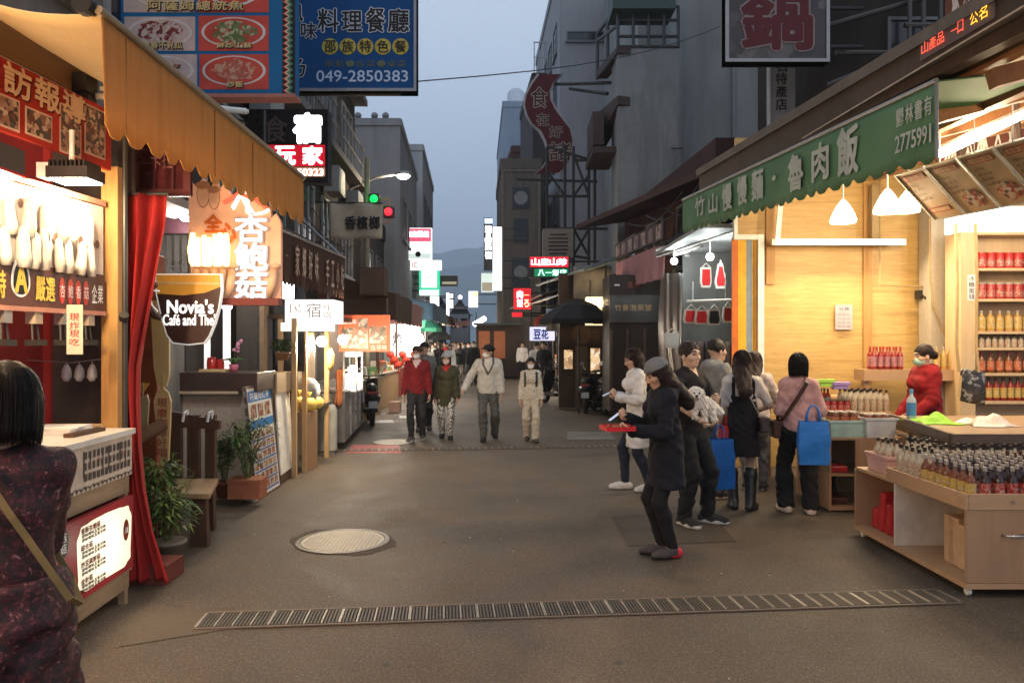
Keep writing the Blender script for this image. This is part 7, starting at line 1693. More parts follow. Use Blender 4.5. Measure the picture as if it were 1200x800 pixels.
mb=MB();mb.sheet(lambda a,b:vp(a,1.0)+Vector((.9*b,0,.10*b)),6,3);mb.build('canvas',MATS.get('canvas_green')or M('canvas_green2',(.06,.15,.07),.8),t,solid=.01)
def su(px):q=(px-600)/F;return(10*q-2.3)/(.56+5*q)
mb=MB()
def vtext(mb,ch,x0,x1,f0,f1,mi=0,bold=.03):
 vs,fs=glyphs(ch,bold);lo=vs.min(0);sz=vs.max(0)-lo;a,b=su(x0),su(x1)
 [mb.add([vp(a+(b-a)*(v[0]-lo[0])/sz[0]+dx/5,f0+(f1-f0)*(v[1]-lo[1])/sz[1]+dy*2,.026+.0003*k)for v in vs],fs,mi)for k,(dx,dy)in enumerate(strokes(bold,1,.5*(f1-f0)))]
for ch,x0,x1,f0,f1 in(('竹',817,828,.32,.84),('山',833,843,.26,.76),('慢',849,860,.22,.86),('慢',867,878,.24,.88),('麵',884,897,.22,.88),('・',908,912,.5,.6),('魯',927,944,.16,.84),('肉',955,974,.2,.84),('飯',985,1009,.14,.92)):vtext(mb,ch,x0,x1,f0,f1)
for i,ch in enumerate('鬱林書有'):vtext(mb,ch,1054+i*11,1063+i*11,.58,.84,0,.01)
for i,ch in enumerate('2775991'):vtext(mb,ch,1053+i*6.4+2*(ch=='1'),1058.5+i*6.4-1.5*(ch=='1'),.22,.46,0,.02)
mb.build('lettering',M('letter_sage',(.36,.40,.34),.7),t)
mb=MB();mb.tube(vp(0,1.01),vp(1,1.01),.02,8);mb.tube(vp(1,0,-.0),vp(1,1),.012,6);mb.build('front_bar',GREYM,t)
FA,FB=Vector((3.08,3.2,0)),Vector((2.42,9.6,0))
sh=thing('shop','open-sided specialty shop on the right with bamboo-board back wall under a dark pitched roof','shop',(5.5,8,0))
fsc=along(FB.x,FB.y,FA.x,FA.y,3.56,3.90)
mb=MB();mb.slab(fsc.at(0,.10),fsc.at(fsc.w,-.04),fsc.at(fsc.w,fsc.h-.04),fsc.at(0,fsc.h+.05),.10);mb.build('fascia',STAINED('fascia_brown',(.075,.052,.038),(.04,.03,.023),.6),sh)
mb=MB();mb.slab(fsc.at(0,fsc.h+.06,.05),fsc.at(fsc.w,fsc.h-.03,.05),fsc.at(fsc.w,fsc.h+1.5,-6.0),fsc.at(0,fsc.h+1.6,-6.0),.08);mb.build('roof',STAINED('roof_grey',(.15,.14,.135),(.07,.065,.06),.6),sh)
mb=MB()
for k in range(6):
 y=3.6+k*1.15;x0=2.42+(9.6-y)*.103+.16;mb.slab((x0,y,3.50),(8.5,y,4.95),(8.5,y+.09,4.95),(x0,y+.09,3.50),.12)
for a,b in(((3.25,3.3,3.56),(2.85,9.5,3.66)),((3.9,3.3,3.62),(3.6,10.2,3.65)),((5.2,3.3,3.95),(5.0,10.2,4.0))):mb.tube(a,b,.06,4)
mb.build('rafter',WOOD('rafter_brown',(.17,.075,.03),(.28,.13,.055),'y',.8),sh)
mb=MB();mb.slab((2.9,3.3,3.62),(8.6,3.3,5.1),(8.6,10.4,5.1),(2.5,10.4,3.66),.01);mb.build('ceiling',M('ceiling_pale',(.42,.38,.33),.7),sh)
def bamboo():
 m,nt,out=_nt('bamboo_board');v=coords(nt,(1,1,12));v2=coords(nt)
 n1=noise(nt,v,2.2,7,.7,.8);n2=noise(nt,v2,1.2,3);v3_=coords(nt,(3,3,22));n3=noise(nt,v3_,2.6,3,.6)
 c=ramp(nt,n1,[(.28,(.34,.19,.055)),(.5,(.52,.33,.11)),(.72,(.62,.43,.17))]);c=mix(nt,.3,c,ramp(nt,n2,[(.3,(.40,.24,.07)),(.7,(.60,.42,.16))]))
 c=mix(nt,ramp(nt,n3,[(.70,(0,0,0)),(.78,(.55,)*3)]),c,(.24,.12,.035))
 w_=N(nt,'ShaderNodeTexWave',wave_type='BANDS',bands_direction='Z',wave_profile='SAW');w_.inputs['Scale'].default_value=.85;nt.links.new(v2,w_.inputs['Vector'])
 c=mix(nt,ramp(nt,w_.outputs[0],[(.0,(.7,)*3),(.018,(0,0,0))]),c,(.20,.10,.03))
 bsdf(nt,out,c,.5,0,n1,.12,.004);return m
d=10.4;mb=MB();mb.box(X(862,d),8.7,d,d+.06,0,4.6);mb.build('back_wall',bamboo(),sh)
mb=MB()
for px in(903,1017,1090):mb.box(X(px,d-.03)-.06,X(px,d-.03)+.06,d-.034,d-.002,.0 if px>1000 else 2.55,4.0)
mb.build('batten',WOOD('batten',(.36,.19,.06),(.48,.28,.10),'z',1),sh)
mb=MB();z1=Z(275,10.3);mb.box(X(888,10.3),X(895,10.3),10.28,10.35,0,z1);mb.box(X(860,10.3),X(888,10.3)-.001,10.28,10.35,z1-.07,z1);mb.box(X(860,10.3),X(864,10.3),10.28,10.35,z1+.001,Z(245,10.3));mb.build('white_trim',WHM,sh)
mb=MB();mb.box(X(1091,10),X(1117,10),10.0,10.3,0,3.7);mb.build('column',STAINED('column_pale',(.42,.37,.29),(.30,.26,.20),.6),sh)
mb=MB();mb.path([P(1122,255,9.9),P(1123,290,9.9),P(1122,320,9.9),P(1128,345,9.9),P(1129,366,9.9)],.04,8);mb.build('hose',M('rubber_black',(.015,.013,.012),.5),sh,smooth=True)
mb=MB();mb.path([P(1031,210,10.2),P(1031,334,10.2),P(1084,336,10.2)],.014,6);mb.path([P(1089,255,9.98),P(1090,330,9.98),P(1094,360,9.98),P(1108,395,9.98),P(1124,420,9.7)],.013,6);mb.box(X(1022,10.2),X(1029,10.2),10.2,10.28,Z(285,10.2),3.9);mb.build('conduit',M('conduit_tan',(.30,.21,.10),.5),sh)
mb=MB();c=P(1086,345,10.2);mb.box(c.x-.09,c.x+.09,10.2,10.34,c.z-.06,c.z+.06);mb.tube((c.x-.05,10.2,c.z-.02),(c.x-.05,10.12,c.z-.06),.02);mb.tube((c.x+.03,10.2,c.z),(c.x+.03,10.1,c.z-.02),.025);mb.build('socket_box',DKM,sh)
nt_=front(979,999,357,386,10.35);mb=MB();nt_.panel(mb,.006);o=tag(mb.build('notice',M('paper_pink',(.42,.38,.40),.6)),'small printed paper notice pinned on the bamboo-board wall','notice');mb=MB();nt_.row(mb,'公告',.04,.20,.27,.31,.004);
for r_ in range(4):
 for c_ in range(3):nt_.row(mb,'禁口止',.03+c_*.065,.08+c_*.065,.03+r_*.055,.055+r_*.055,.004)
mb.build('lettering',M('ink_slate',(.10,.10,.16),.6),o)
d=10.1;t=thing('tube_light','long white fluorescent tube light on the bamboo-board wall','lamp',P(985,283,d));mb=MB();mb.box(X(905,d),X(1062,d),d,d+.05,Z(287,d),Z(280,d));mb.build('batten',WHM,t)
mb=MB();mb.tube(P(912,284,d-.02),P(1058,283,d-.02),.022,10);mb.build('tube',E('tube_warm',(1,.95,.84),14),t);mb=MB();mb.slab(P(908,285,d-.01),P(914,285,d-.01),P(918,240,d-.01),P(912,240,d-.01),.03);mb.build('bracket',WHM,t)
lamp((X(985,d),d-.18,Z(288,d)),85,(1,.80,.52),typ='AREA',size=(1.6,.08),rot=(math.radians(-35),0,0),parent=t)
for k,(px,py,d,lab)in enumerate(((988,252,8.0,'white glass pendant lamp hanging by itself before the tube light'),(1040,240,7.6,'large white glass pendant lamp in front of another near the menu panels'),(1063,240,8.4,'white glass pendant lamp half behind a larger one by the menu panels'))):
 c=P(px,py,d);t=thing('pendant_lamp',lab,'lamp',c,'pendant lamps of the right shop')
 mb=MB();mb.lathe([(.018,.165),(.035,.145),(.065,.105),(.095,.05),(.122,-.01),(.138,-.055),(.130,-.085),(.118,-.01),(.06,.08)],c,28);mb.build('lamp_shade',E('pendant_glass',(1,.92,.78),1.5),t,smooth=True)
 mb=MB();mb.tube((c.x,c.y,c.z+.15),(c.x,c.y,3.66),.008);mb.build('cord',WHM,t)
 mb=MB();mb.sphere((c.x,c.y,c.z-.02),.078,20);mb.build('bulb',E('pendant_bulb',(1,.93,.78),16),t,smooth=True)
 lamp((c.x,c.y-.02,c.z-.24),42,(1,.74,.44),.07,parent=t)
for k,(px,py,d,L)in enumerate(((1150,75,6.6,1.4),(1108,128,8.2,.5),(1165,128,7.6,.4))):
 c=P(px,py,d);c.z=min(c.z,3.58);t=thing('ceiling_light',('long tube light up under the roof edge of the right shop','small bright ceiling light behind the green awning end','small bright ceiling light between the rafters over the menu panels')[k],'lamp',c,'ceiling lights of the right shop')
 mb=MB();mb.tube((c.x-.03*L,c.y-L/2,c.z),(c.x+.03*L,c.y+L/2,c.z),.03,8);mb.build('tube',MATS['tube_warm'],t);mb=MB();mb.box(c.x-.05,c.x+.05,c.y-L/2,c.y+L/2,c.z+.032,c.z+.06);mb.build('housing',WHM,t)
 lamp((c.x-.03,c.y,c.z-.12),(120,60,60)[k],(1,.76,.46),.15,parent=t)
lamp((4.6,4.6,3.1),120,(1,.74,.44),.15);lamp((6.2,8.2,3.2),90,(1,.88,.70),.15)
led=Face(fsc.at(4.42,.13,.02),fsc.U,Vector((0,0,1)),.70,.17)
t=thing('led_strip','small scrolling strip of red and amber light characters on the dark roof edge','sign',led.at(.7,0));mb=MB();led.panel(mb,.03,off=-.004,v0=.02,v1=.16);mb.build('panel',M('led_panel',(.10,.07,.06),.4),t)
mb=MB();led.row(mb,'山產品',.03,.27,.05,.13,.008,0);led.row(mb,'一口',.33,.45,.05,.13,.008,0);led.row(mb,'公名',.50,.66,.05,.13,.008,1);mb.build('led_letter',[E('led_red',(1,.10,.05),1.6),E('led_amber',(1,.50,.04),1.8)],t)
WHP=M('paint_white',(.58,.54,.48),.6);BRP=M('paint_brown',(.12,.04,.022),.6)
def tribal(fr,name,label,n):
 t=thing(name,label,'panel',fr.at(fr.w/2,0));mb=MB();fr.panel(mb,.03);mb.build('panel',BRP,t);mb=MB();s=fr.w/n;h=fr.h
 for i in range(n):
  u=s*i
  for k in(.0,.14,.28):
   w_=s*.035
   for sg in(0,1):
    a,b=(u+s*k,u+s*(.5+k*.0))if not sg else(u+s*(1-k),u+s*.5)
    fr.poly(mb,[(a-w_,0),(a+w_,0),(b+w_+(k*s*.5 if not sg else-k*s*.5),h),(b-w_+(k*s*.5 if not sg else-k*s*.5),h)],.004+k*.01+sg*.0006)
  cx=u+s
  if i<n-1:
   for q in(1.0,.72,.42):fr.poly(mb,[(cx-s*.20*q,h*.60),(cx,h*.60+h*.34*q),(cx+s*.20*q,h*.60),(cx,h*.60-h*.34*q)],.008+.004*(1.2-q),0 if q!=.72 else 1)
 mb.build('pattern',[WHP,BRP],t);return t
tribal(front(1098,1240,148,236,8.9),'pattern_board','brown board with white tribal diamonds and zigzags inside the right shop',4)
pf=along(3.50,6.0,3.66,4.2,4.05,4.50);tribal(pf,'roof_frieze','weathered frieze of slanting tribal stripes standing on the right shop roof',7)
mb=MB()
for(a,b)in(((1126,95,8.6),(1126,232,8.6)),((1184,60,7.0),(1196,232,7.2)),((1100,128,8.6),(1215,112,7.0)),((1100,146,8.6),(1215,133,7.0))):mb.tube(P(*a),P(*b),.045,6)
mb.build('steel_frame',M('steel_brown',(.07,.045,.035),.5,.3),sh)
pal=[[(.42,.28,.16),(.50,.34,.2)],[(.42,.28,.16),(.55,.40,.26)],[(.10,.13,.06),(.45,.28,.15),(.40,.10,.07)],[(.45,.30,.18),(.30,.05,.04)],[(.42,.28,.16),(.3,.2,.1)]]
def mx(dd):return 3.71+.264*(7.2-dd)
heads=('愛玉飲','冷飲類','招牌飯','特產','小吃')
for k in range(5):
 da,db=7.2-.35*k,7.2-.35*(k+1)+.012
 A=Vector((mx(da),da,3.36));B=Vector((mx(db),db,3.36));dn=Vector((.39,0,-.435));fm=Face(A+dn,B-A,-dn,(B-A).length,dn.length)
 t=thing('menu_card',('narrow tan menu panel with two red boxes, farthest of the tilted row','tan menu panel with a red dish photo, second of the tilted row','tan menu panel with a dark dish photo, middle of the tilted row','tan menu panel with red heading and large brown characters, fourth of the tilted row','nearest menu panel of the tilted row, cut by the right edge')[k],'menu card',fm.at(fm.w/2,fm.h/2),'tilted menu cards')
 mb=MB();fm.panel(mb,.015);mb.build('panel',M('menu_tan',(.46,.30,.17),.35,0,.15,4),t);mb=MB();fm.frame(mb,.012,.03,off=.012);mb.build('frame',M('frame_alu',(.62,.60,.56),.35,.5),t)
 mb=MB();fm.rect(mb,.05,fm.w-.05,.47,.54,.004,0);fm.rect(mb,.06,fm.w-.06,.48,.53,.006,1);fm.row(mb,heads[k],.08,fm.w-.08,.485,.525,.008,0)
 for r_ in range(4):fm.row(mb,('芋頭牛奶','紅豆冰','愛玉檸檬','仙草蜜')[r_],.05,.05+.035*(3+r_%2),.40-.055*r_,.43-.055*r_,.006,2)
 if k in(0,3):fm.rect(mb,.05,fm.w-.07,.08,.14,.004,0);fm.rect(mb,.06,fm.w-.08,.09,.13,.006,1)
 mb.build('lettering',[M('menu_red',(.36,.05,.035),.5),M('menu_tan2',(.50,.32,.18),.5),M('menu_brown',(.10,.05,.03),.5)],t)
 if k in(1,2,3,4):
  mb=MB();pts=[];rr=random.Random(k)
  for i in range(18):a=2*PI*i/18;pts.append((fm.w*.58+fm.w*.33*math.cos(a)*rr.uniform(.8,1),.15+.11*math.sin(a)*rr.uniform(.8,1)))
  fm.poly(mb,pts,.007);mb.build('dish_photo',COLLAGE('menu_food%d'%k,[(.50,.12,.06),(.55,.42,.3),(.35,.08,.05),(.12,.08,.05),(.6,.5,.45)],30),t)
 mb=MB();mb.tube(fm.at(fm.w/2,fm.h),fm.at(fm.w/2,fm.h)+Vector((0,0,.3)),.006);mb.build('wire',WHM,t)
d=9.6;t=thing('display_shelf','pale wooden wall shelf filled with red cans and yellow bottles on the right','shelf',(X(1180,d),d,0));SW=WOOD('shelf_wood',(.50,.34,.18),(.62,.45,.27),'z',.8)
xa,xb=X(1126,d),X(1290,d);mb=MB();mb.box(xa,X(1143,d),d,d+.35,0,Z(272,d));mb.build('side_panel',SW,t);mb=MB();mb.box(X(1143,d)+.002,xb,d+.33,d+.36,0,Z(272,d));mb.build('back_panel',SW,t)
lv=[Z(y,d)for y in(314,350,388,407,437,470)]
for z in lv+[Z(272,d)]:mb=MB();mb.box(X(1143,d)+.002,xb,d+.0,d+.328,z-.035,z);mb.build('shelf_board',SW,t)
mb=MB();mb.box(xa,xb,d+.1,d+.36,Z(271,d)+.002,Z(240,d));mb.build('light_box',E('shelf_light',(1,.96,.88),1.5),t)
nf_=front(1134,1143,322,352,d-.004);mb=MB();nf_.panel(mb,.003,0);nf_.column(mb,'冰糖蜜餞',.01,nf_.w-.01,.01,nf_.h-.01,.003,1);mb.build('label_strip',[INKW,INK],t)
def bottle(name,body,lab,cap,r=.033,h=.26,label='',group='',labh=(.30,.62),neck=True):
 t=thing(name,label,'bottle' if neck else 'can',(0,0,0),group);n=14
 pr=[(r*.9,0),(r,h*.03),(r,h*.62),(r*.82,h*.70),(r*.36,h*.80),(r*.34,h*.92)]if neck else[(r*.95,0),(r,h*.02),(r,h*.9),(r*.95,h*.92)]
 mb=MB();mb.lathe(pr,(0,0,0),n);mb.build('glass' if neck else 'can_body',body,t,local=True,smooth=True,auto=50)
 mb=MB();mb.lathe([(r*.40,h*.88),(r*.42,h),(r*.2,h*1.005)]if neck else[(r*.98,h*.92),(r*.98,h),(r*.5,h)],(0,0,0),12);mb.build('cap',cap,t,local=True,smooth=True,auto=50)
 o=0;mb=MB();rl=r*1.015;vs=[(rl*math.cos(2*PI*i/n),rl*math.sin(2*PI*i/n),z)for z in(h*labh[0]*.45,h*labh[1]*.92)for i in range(n)];mb.add(vs,[(i,(i+1)%n,n+(i+1)%n,n+i)for i in range(n)]);mb.build('label',lab,t,local=True,smooth=True);return t
GB=M('glass_soy',(.028,.010,.007),.12);GA=M('glass_amber',(.16,.05,.015),.15);GY=M('glass_honey',(.48,.28,.08),.2);GC=M('glass_pale',(.42,.36,.27),.15);GR_=M('glass_red',(.25,.02,.015),.15)
CK=M('cap_black2',(.015,.013,.013),.4);CW=M('cap_white',(.36,.32,.28),.4);CB=M('cap_brown2',(.07,.03,.02),.35);CR=M('cap_red',(.40,.03,.02),.4)
def LAB(name,pal):return COLLAGE('label_'+name,pal,110)
L1=LAB('orange',[(.55,.10,.03),(.60,.16,.05),(.5,.07,.03),(.6,.45,.3)]);L2=LAB('red',[(.42,.02,.02),(.5,.05,.04),(.55,.4,.3)]);L3=LAB('yellow',[(.62,.42,.06),(.55,.3,.05),(.6,.5,.3)]);L4=LAB('blue',[(.08,.18,.35),(.2,.35,.5),(.5,.5,.5)]);L5=LAB('cream',[(.55,.46,.33),(.42,.2,.1),(.6,.52,.4)]);L6=LAB('pink',[(.5,.16,.2),(.55,.35,.33),(.35,.08,.1)])
KINDS_={}
def put(kind,spots):
 nm,args,lab,grp=kind;p=None
 for(x,y,z)in spots:
  if p is None:p=bottle(nm,*args[:3],label=lab,group=grp,**(args[3]if len(args)>3 else{}));p.location=(x,y,z);first=p
  else:q=dup(first,(x,y,z),rnd.uniform(0,6))
t=thing('display_cart','pale wooden display cart on castors with open shelves and a full bottle tray','cart',(3.8,5.9,0))
CW_=WOOD('cart_wood',(.36,.21,.11),(.47,.30,.17),'x',.8,.45);CWZ=WOOD('cart_wood_z',(.29,.165,.088),(.38,.235,.135),'z',.8,.45)
x0,x1,y0,y1,ym=3.10,4.6,5.07,6.72,6.15
mb=MB();mb.box(x0,x1,y0,y0+.02,.10,.598);mb.build('front_panel',CWZ,t,bevel=.002);mb=MB();mb.box(x0,x1,y1-.02,y1,.10,.598);mb.build('rear_panel',CWZ,t)
mb=MB();mb.box(x0,x1,y0-.002,y1+.002,.06,.098);mb.build('base_board',CW_,t);mb=MB();mb.box(x0,x1,y0+.022,y1-.022,.598,.622);mb.build('deck',CW_,t);mb=MB();mb.box(x0+.002,x0+.55,ym-.14,ym-.12,.10,.597);mb.build('divider',M('divider_white',(.58,.52,.44),.4),t)
mb=MB();mb.box(x0+.55,x0+.57,y0+.022,y1-.022,.10,.597);mb.build('inner_panel',CWZ,t)
mb=MB();mb.box(x0-.004,x0+.016,y0-.004,ym,.60,.71);mb.box(x0+.018,x1,y0-.004,y0+.016,.60,.71);mb.box(x0+.018,x1,ym-.02,ym,.623,.71);mb.build('tray_rim',CW_,t,bevel=.002)
mb=MB();c=Vector((3.42,y0-.03,.43));mb.path([c+Vector((-.07,.03,0)),c+Vector((-.06,-.01,0)),c+Vector((.06,-.01,0)),c+Vector((.07,.03,0))],.009,8);mb.build('handle',STEEL,t,smooth=True)
mb=MB();mb.tube((3.42,y0-.012,.655),(3.42,y0-.002,.655),.011,12);mb.build('knob',GREYM,t)
for(x,y)in((x0+.05,y0+.06),(x0+.05,y1-.06),(x1-.06,y0+.06),(x1-.06,y1-.06)):
 mb=MB();mb.tube((x-.012,y,.028),(x+.012,y,.028),.028,12);mb.box(x-.02,x+.02,y-.012,y+.012,.035,.059);mb.build('castor',WHM,t)
t=thing('carton','pair of tan carton boxes standing in the open shelf of the display cart','box',(x0+.25,5.5,.10));mb=MB();mb.box(x0+.16,x0+.40,5.22,5.42,.10,.42);mb.box(x0+.17,x0+.41,5.435,5.62,.10,.45);mb.build('carton_body',M('carton_tan',(.50,.33,.19),.7),t,bevel=.004)
mb=MB();mb.box(x0+.158,x0+.16,5.30,5.34,.10,.42);mb.box(x0+.168,x0+.17,5.51,5.55,.10,.45);mb.build('tape',M('tape_tan',(.42,.27,.15),.35),t)
for k in range(4):
 mb=MB();y=6.18+.12*k;mb.box(x0+.10,x0+.36,y,y+.10,.10,.28+.08*(k%3),top=.85);tag(mb.build('red_packet',M('packet_red',(.40,.015,.018),.35,0,.25,9,.5,14),bevel=.02),'crumpled red packet stuffed in the left shelf of the display cart','packet','red packets in the cart')
bz=.623
sp={k:[]for k in range(6)}
nx,ny=15,11
for i in range(nx):
 for j in range(ny):
  x=x0+.085+i*.094;y=y0+.075+j*.094
  if x>x1-.06 or rnd.random()<.05:continue
  k=2 if i==0 and j<7 else 5 if i<2 and j%3==1 else 3 if(i*5+j*3)%7==0 and i<6 else 0 if i>7 else 1
  if j>8 or(i<2 and j>6):k=4
  sp[k].append((x+rnd.uniform(-.006,.006),y+rnd.uniform(-.006,.006),bz))
put(('soy_bottle',(GB,L1,CB),'dark soy bottle with orange label and brown cap in the cart tray','dark bottles on the display cart'),sp[0])
put(('sauce_bottle',(GB,L2,CW),'dark sauce bottle with red label and pale cap in the middle of the cart tray','red-labelled bottles on the display cart'),sp[1])
put(('juice_bottle',(GA,L3,CW),'amber-brown bottle with yellow label on the cart tray edge','yellow-labelled bottles on the display cart'),sp[2])
put(('vinegar_bottle',(GB,L4,CW),'dark bottle with blue label scattered on the left of the cart tray','blue-labelled bottles on the display cart'),sp[3])
put(('clear_bottle',(GC,L5,CK,dict(h=.29)),'tall pale bottle with black cap in the back rows of the cart tray','pale bottles on the display cart'),sp[4])
put(('plum_bottle',(GB,L6,CW),'dark bottle with pink label on the left of the cart tray','pink-labelled bottles on the display cart'),sp[5])
def tub(name,label,c,w_,l_,h_,mat,tap=1.12):
 t=thing(name,label,'tub',c);x,y,z=c;mb=MB();a,b=w_/2,l_/2;A,B=a*tap,b*tap
 o=[(-a,-b,0),(a,-b,0),(a,b,0),(-a,b,0),(-A,-B,h_),(A,-B,h_),(A,B,h_),(-A,B,h_),(-A*.94,-B*.94,h_),(A*.94,-B*.94,h_),(A*.94,B*.94,h_),(-A*.94,B*.94,h_),(-a*.92,-b*.92,.01),(a*.92,-b*.92,.01),(a*.92,b*.92,.01),(-a*.92,b*.92,.01)]
 mb.add([(x+p,y+q,z+r)for p,q,r in o],[(3,2,1,0)]+[(i,(i+1)%4,4+(i+1)%4,4+i)for i in range(4)]+[(4+i,4+(i+1)%4,8+(i+1)%4,8+i)for i in range(4)]+[(8+i,8+(i+1)%4,12+(i+1)%4,12+i)for i in range(4)]+[(12,13,14,15)]);mb.build('tub_body',mat,t)
 mb=MB();mb.box(x-A-.012,x+A+.012,y-B-.012,y-B-.001,z+h_-.02,z+h_+.004);mb.box(x-A-.012,x-A-.001,y-B,y+B,z+h_-.02,z+h_+.004);mb.build('rim',mat,t);return t
tub('plastic_tub','pink plastic tub of bottles on the back of the display cart',(3.27,6.45,.623),.19,.34,.15,M('tub_pink',(.55,.33,.30),.4));tub('plastic_tub','pale blue plastic tub of bottles beside the pink tub',(3.54,6.45,.623),.19,.34,.14,M('tub_blue',(.38,.48,.52),.35))
put(('clear_bottle',(GC,L5,CK,dict(h=.27)),'pale bottle with black cap standing in the pink or blue tub','bottles in the cart tubs'),[(3.22+.075*i+(.11 if i>1 else 0),6.36+.085*j,.64)for i in range(5)for j in range(3)])
t=thing('cabinet','pale wooden cabinet with an open end showing red packets behind the display cart','cabinet',(3.65,7.9,0));xc,yc=X(972,7.6),7.6
mb=MB();mb.box(xc,xc+.02,yc,yc+.8,.02,.74);mb.box(xc+.02,4.1,yc+.78,yc+.8,.02,.74);mb.box(xc,4.1,yc,yc+.8,.741,.765);mb.box(xc+.02,4.1,yc+.02,yc+.78,.02,.06);mb.box(xc+.02,4.1,yc+.02,yc+.77,.37,.39);mb.box(xc+.27,xc+.29,yc+.005,yc+.02,.06,.74);mb.build('carcass',CWZ,t)
mb=MB();mb.box(xc+.29,4.1,yc,yc+.018,.06,.74);mb.build('front_panel',CWZ,t)
for k in range(2):mb=MB();mb.box(xc+.06,xc+.24,yc+.1,yc+.4,.392-.33*k,.46-.33*k);tag(mb.build('red_packet',MATS['packet_red']if k==0 else M('packet_dark',(.06,.02,.02),.5),bevel=.015),('flat red packet on the upper shelf of the cabinet','dark packet on the lower shelf of the cabinet')[k],'packet')
tub('plastic_tub','pale green round-cornered tub on the cabinet behind the pink sweater',(X(986,7.8),7.8,.765),.34,.3,.17,M('tub_green',(.36,.50,.42),.4));tub('plastic_tub','white plastic tub of goods on the cabinet beside the green tub',(X(1024,7.75),7.75,.765),.28,.3,.20,M('tub_white',(.55,.55,.53),.4))
put(('snack_jar',(GA,L1,CW,dict(neck=False,r=.045,h=.12)),'small snack jar heaped in the tubs on the cabinet','jars in the cabinet tubs'),[(X(986,7.8)-.1+.1*i,7.74+.1*j,.90)for i in range(3)for j in range(2)]+[(X(1024,7.75)-.08+.09*i,7.70+.1*j,.88)for i in range(3)for j in range(2)])
t=thing('display_table','long pale wooden table crowded with black-capped bottles along the bamboo-board wall','table',(3.85,9.0,0));mb=MB();mb.box(3.28,4.36,8.5,9.7,.90,.94);mb.build('table_top',CW_,t);mb=MB();mb.box(3.28,4.36,8.5,8.52,.50,.899);mb.build('apron_panel',CW_,t)
for(x,y)in((3.32,8.56),(4.32,8.56),(3.32,9.64),(4.32,9.64)):mb=MB();mb.box(x-.03,x+.03,y-.03,y+.03,0,.899);mb.build('leg',CWZ,t)
mb=MB();mb.box(3.7,4.36,9.3,9.7,.941,1.06);mb.build('riser',CW_,t)
put(('oil_bottle',(GC,L5,CK,dict(h=.25)),'pale bottle with black cap on the right of the long wooden table','pale bottles on the long table'),[(3.95+.075*i,8.58+.12*j,.94)for i in range(6)for j in range(4)])
put(('chilli_jar',(GR_,L2,CK,dict(neck=False,r=.036,h=.13)),'dark red jar with black lid on the left of the long wooden table','dark jars on the long table'),[(3.33+.078*i,8.60+.10*j,.94)for i in range(8)for j in range(3)])
put(('wine_bottle',(GR_,L4,CK,dict(h=.24)),'dark red bottle with black cap behind the jars of the long wooden table','dark bottles behind the jars'),[(3.34+.08*i,8.98+.1*j,.94)for i in range(7)for j in range(2)])
for k,(px,py,m_)in enumerate(((966,447,M('lid_lime',(.30,.55,.06),.4)),(984,450,M('lid_purple',(.30,.2,.45),.4)))):
 c=P(px,py,8.9);mb=MB();mb.box(c.x-.11,c.x+.11,c.y-.05,c.y+.05,c.z-.012,c.z+.03);mb.box(c.x-.09,c.x+.09,c.y-.04,c.y+.04,c.z-.06,c.z-.012);tag(mb.build('box',m_,bevel=.005),('lime green lidded box among the bottles on the long table','purple lidded box among the bottles on the long table')[k],'box')
t=thing('step_shelf','low pale shelf with red-capped bottles against the bamboo-board wall','shelf',(X(1070,9.9),9.9,0));mb=MB();mb.box(X(1013,9.75),X(1125,9.75),9.75,10.05,Z(446,9.75),Z(433,9.75));mb.build('shelf_board',CW_,t)
for px in(1016,1120):mb=MB();mb.box(X(px,9.8)-.03,X(px,9.8)+.03,9.8,9.9,0,Z(446,9.75)-.001);mb.build('leg',CWZ,t)
put(('sauce_bottle',(GR_,L6,CR,dict(h=.30,r=.036)),'red bottle with red cap on the low shelf by the bamboo-board wall','red bottles on the low shelf'),[(X(1023,9.85)+.088*i,9.83+.1*j,Z(433,9.75))for i in range(5)for j in range(2)])
put(('juice_bottle',(GY,L3,CW,dict(h=.30,r=.036)),'orange juice bottle with pale cap on the low shelf right of the red hood','orange bottles on the low shelf'),[(X(1098,9.85)+.088*i,9.85,Z(433,9.75))for i in range(3)])
CAN=dict(neck=False,r=.055,h=.21)
xs=[X(1150,9.7)+.118*i for i in range(9)]
put(('drink_can',(M('can_red',(.48,.02,.012),.35),L2,CR,CAN),'red can on the top row of the wall shelf','red cans on the wall shelf'),[(x,9.70,lv[0])for x in xs]);put(('drink_can',(M('can_darkred',(.36,.03,.02),.35),L2,CW,CAN),'darker red can with pale lid on the second row of the wall shelf','dark red cans on the wall shelf'),[(x,9.70,lv[1])for x in xs])
put(('juice_bottle',(GY,L3,CW,dict(h=.27,r=.05)),'yellow bottle on the third row of the wall shelf','yellow bottles on the wall shelf'),[(x,9.70,lv[2])for x in xs]);put(('vinegar_bottle',(GC,L5,CK,dict(h=.16,r=.035)),'small pale bottle with dark cap on the fourth row of the wall shelf','small bottles on the wall shelf'),[(X(1150,9.7)+.085*i,9.70,lv[3])for i in range(11)])
put(('sauce_bottle',(GA,L1,CR,dict(h=.27,r=.045)),'amber bottle with orange label on the fifth row of the wall shelf','amber bottles on the wall shelf'),[(x,9.70,lv[4])for x in xs]);put(('wine_bottle',(GR_,L3,CK,dict(h=.30,r=.04)),'dark bottle with yellow label on the lowest row of the wall shelf','dark bottles on the wall shelf'),[(X(1150,9.7)+.095*i,9.70,lv[5])for i in range(9)])
t=thing('service_counter','dark-edged service counter with glass fronts between the stallholder and the bottle cart','counter',(4.9,6.7,0));A,B,C_,D_=Vector((4.20,8.0,.95)),Vector((3.72,5.5,.95)),Vector((6.2,5.5,.95)),Vector((6.2,8.0,.95))
B=Vector((3.95,6.80,.95));B2=Vector((4.66,5.0,.95));A=Vector((4.16,8.02,.95))
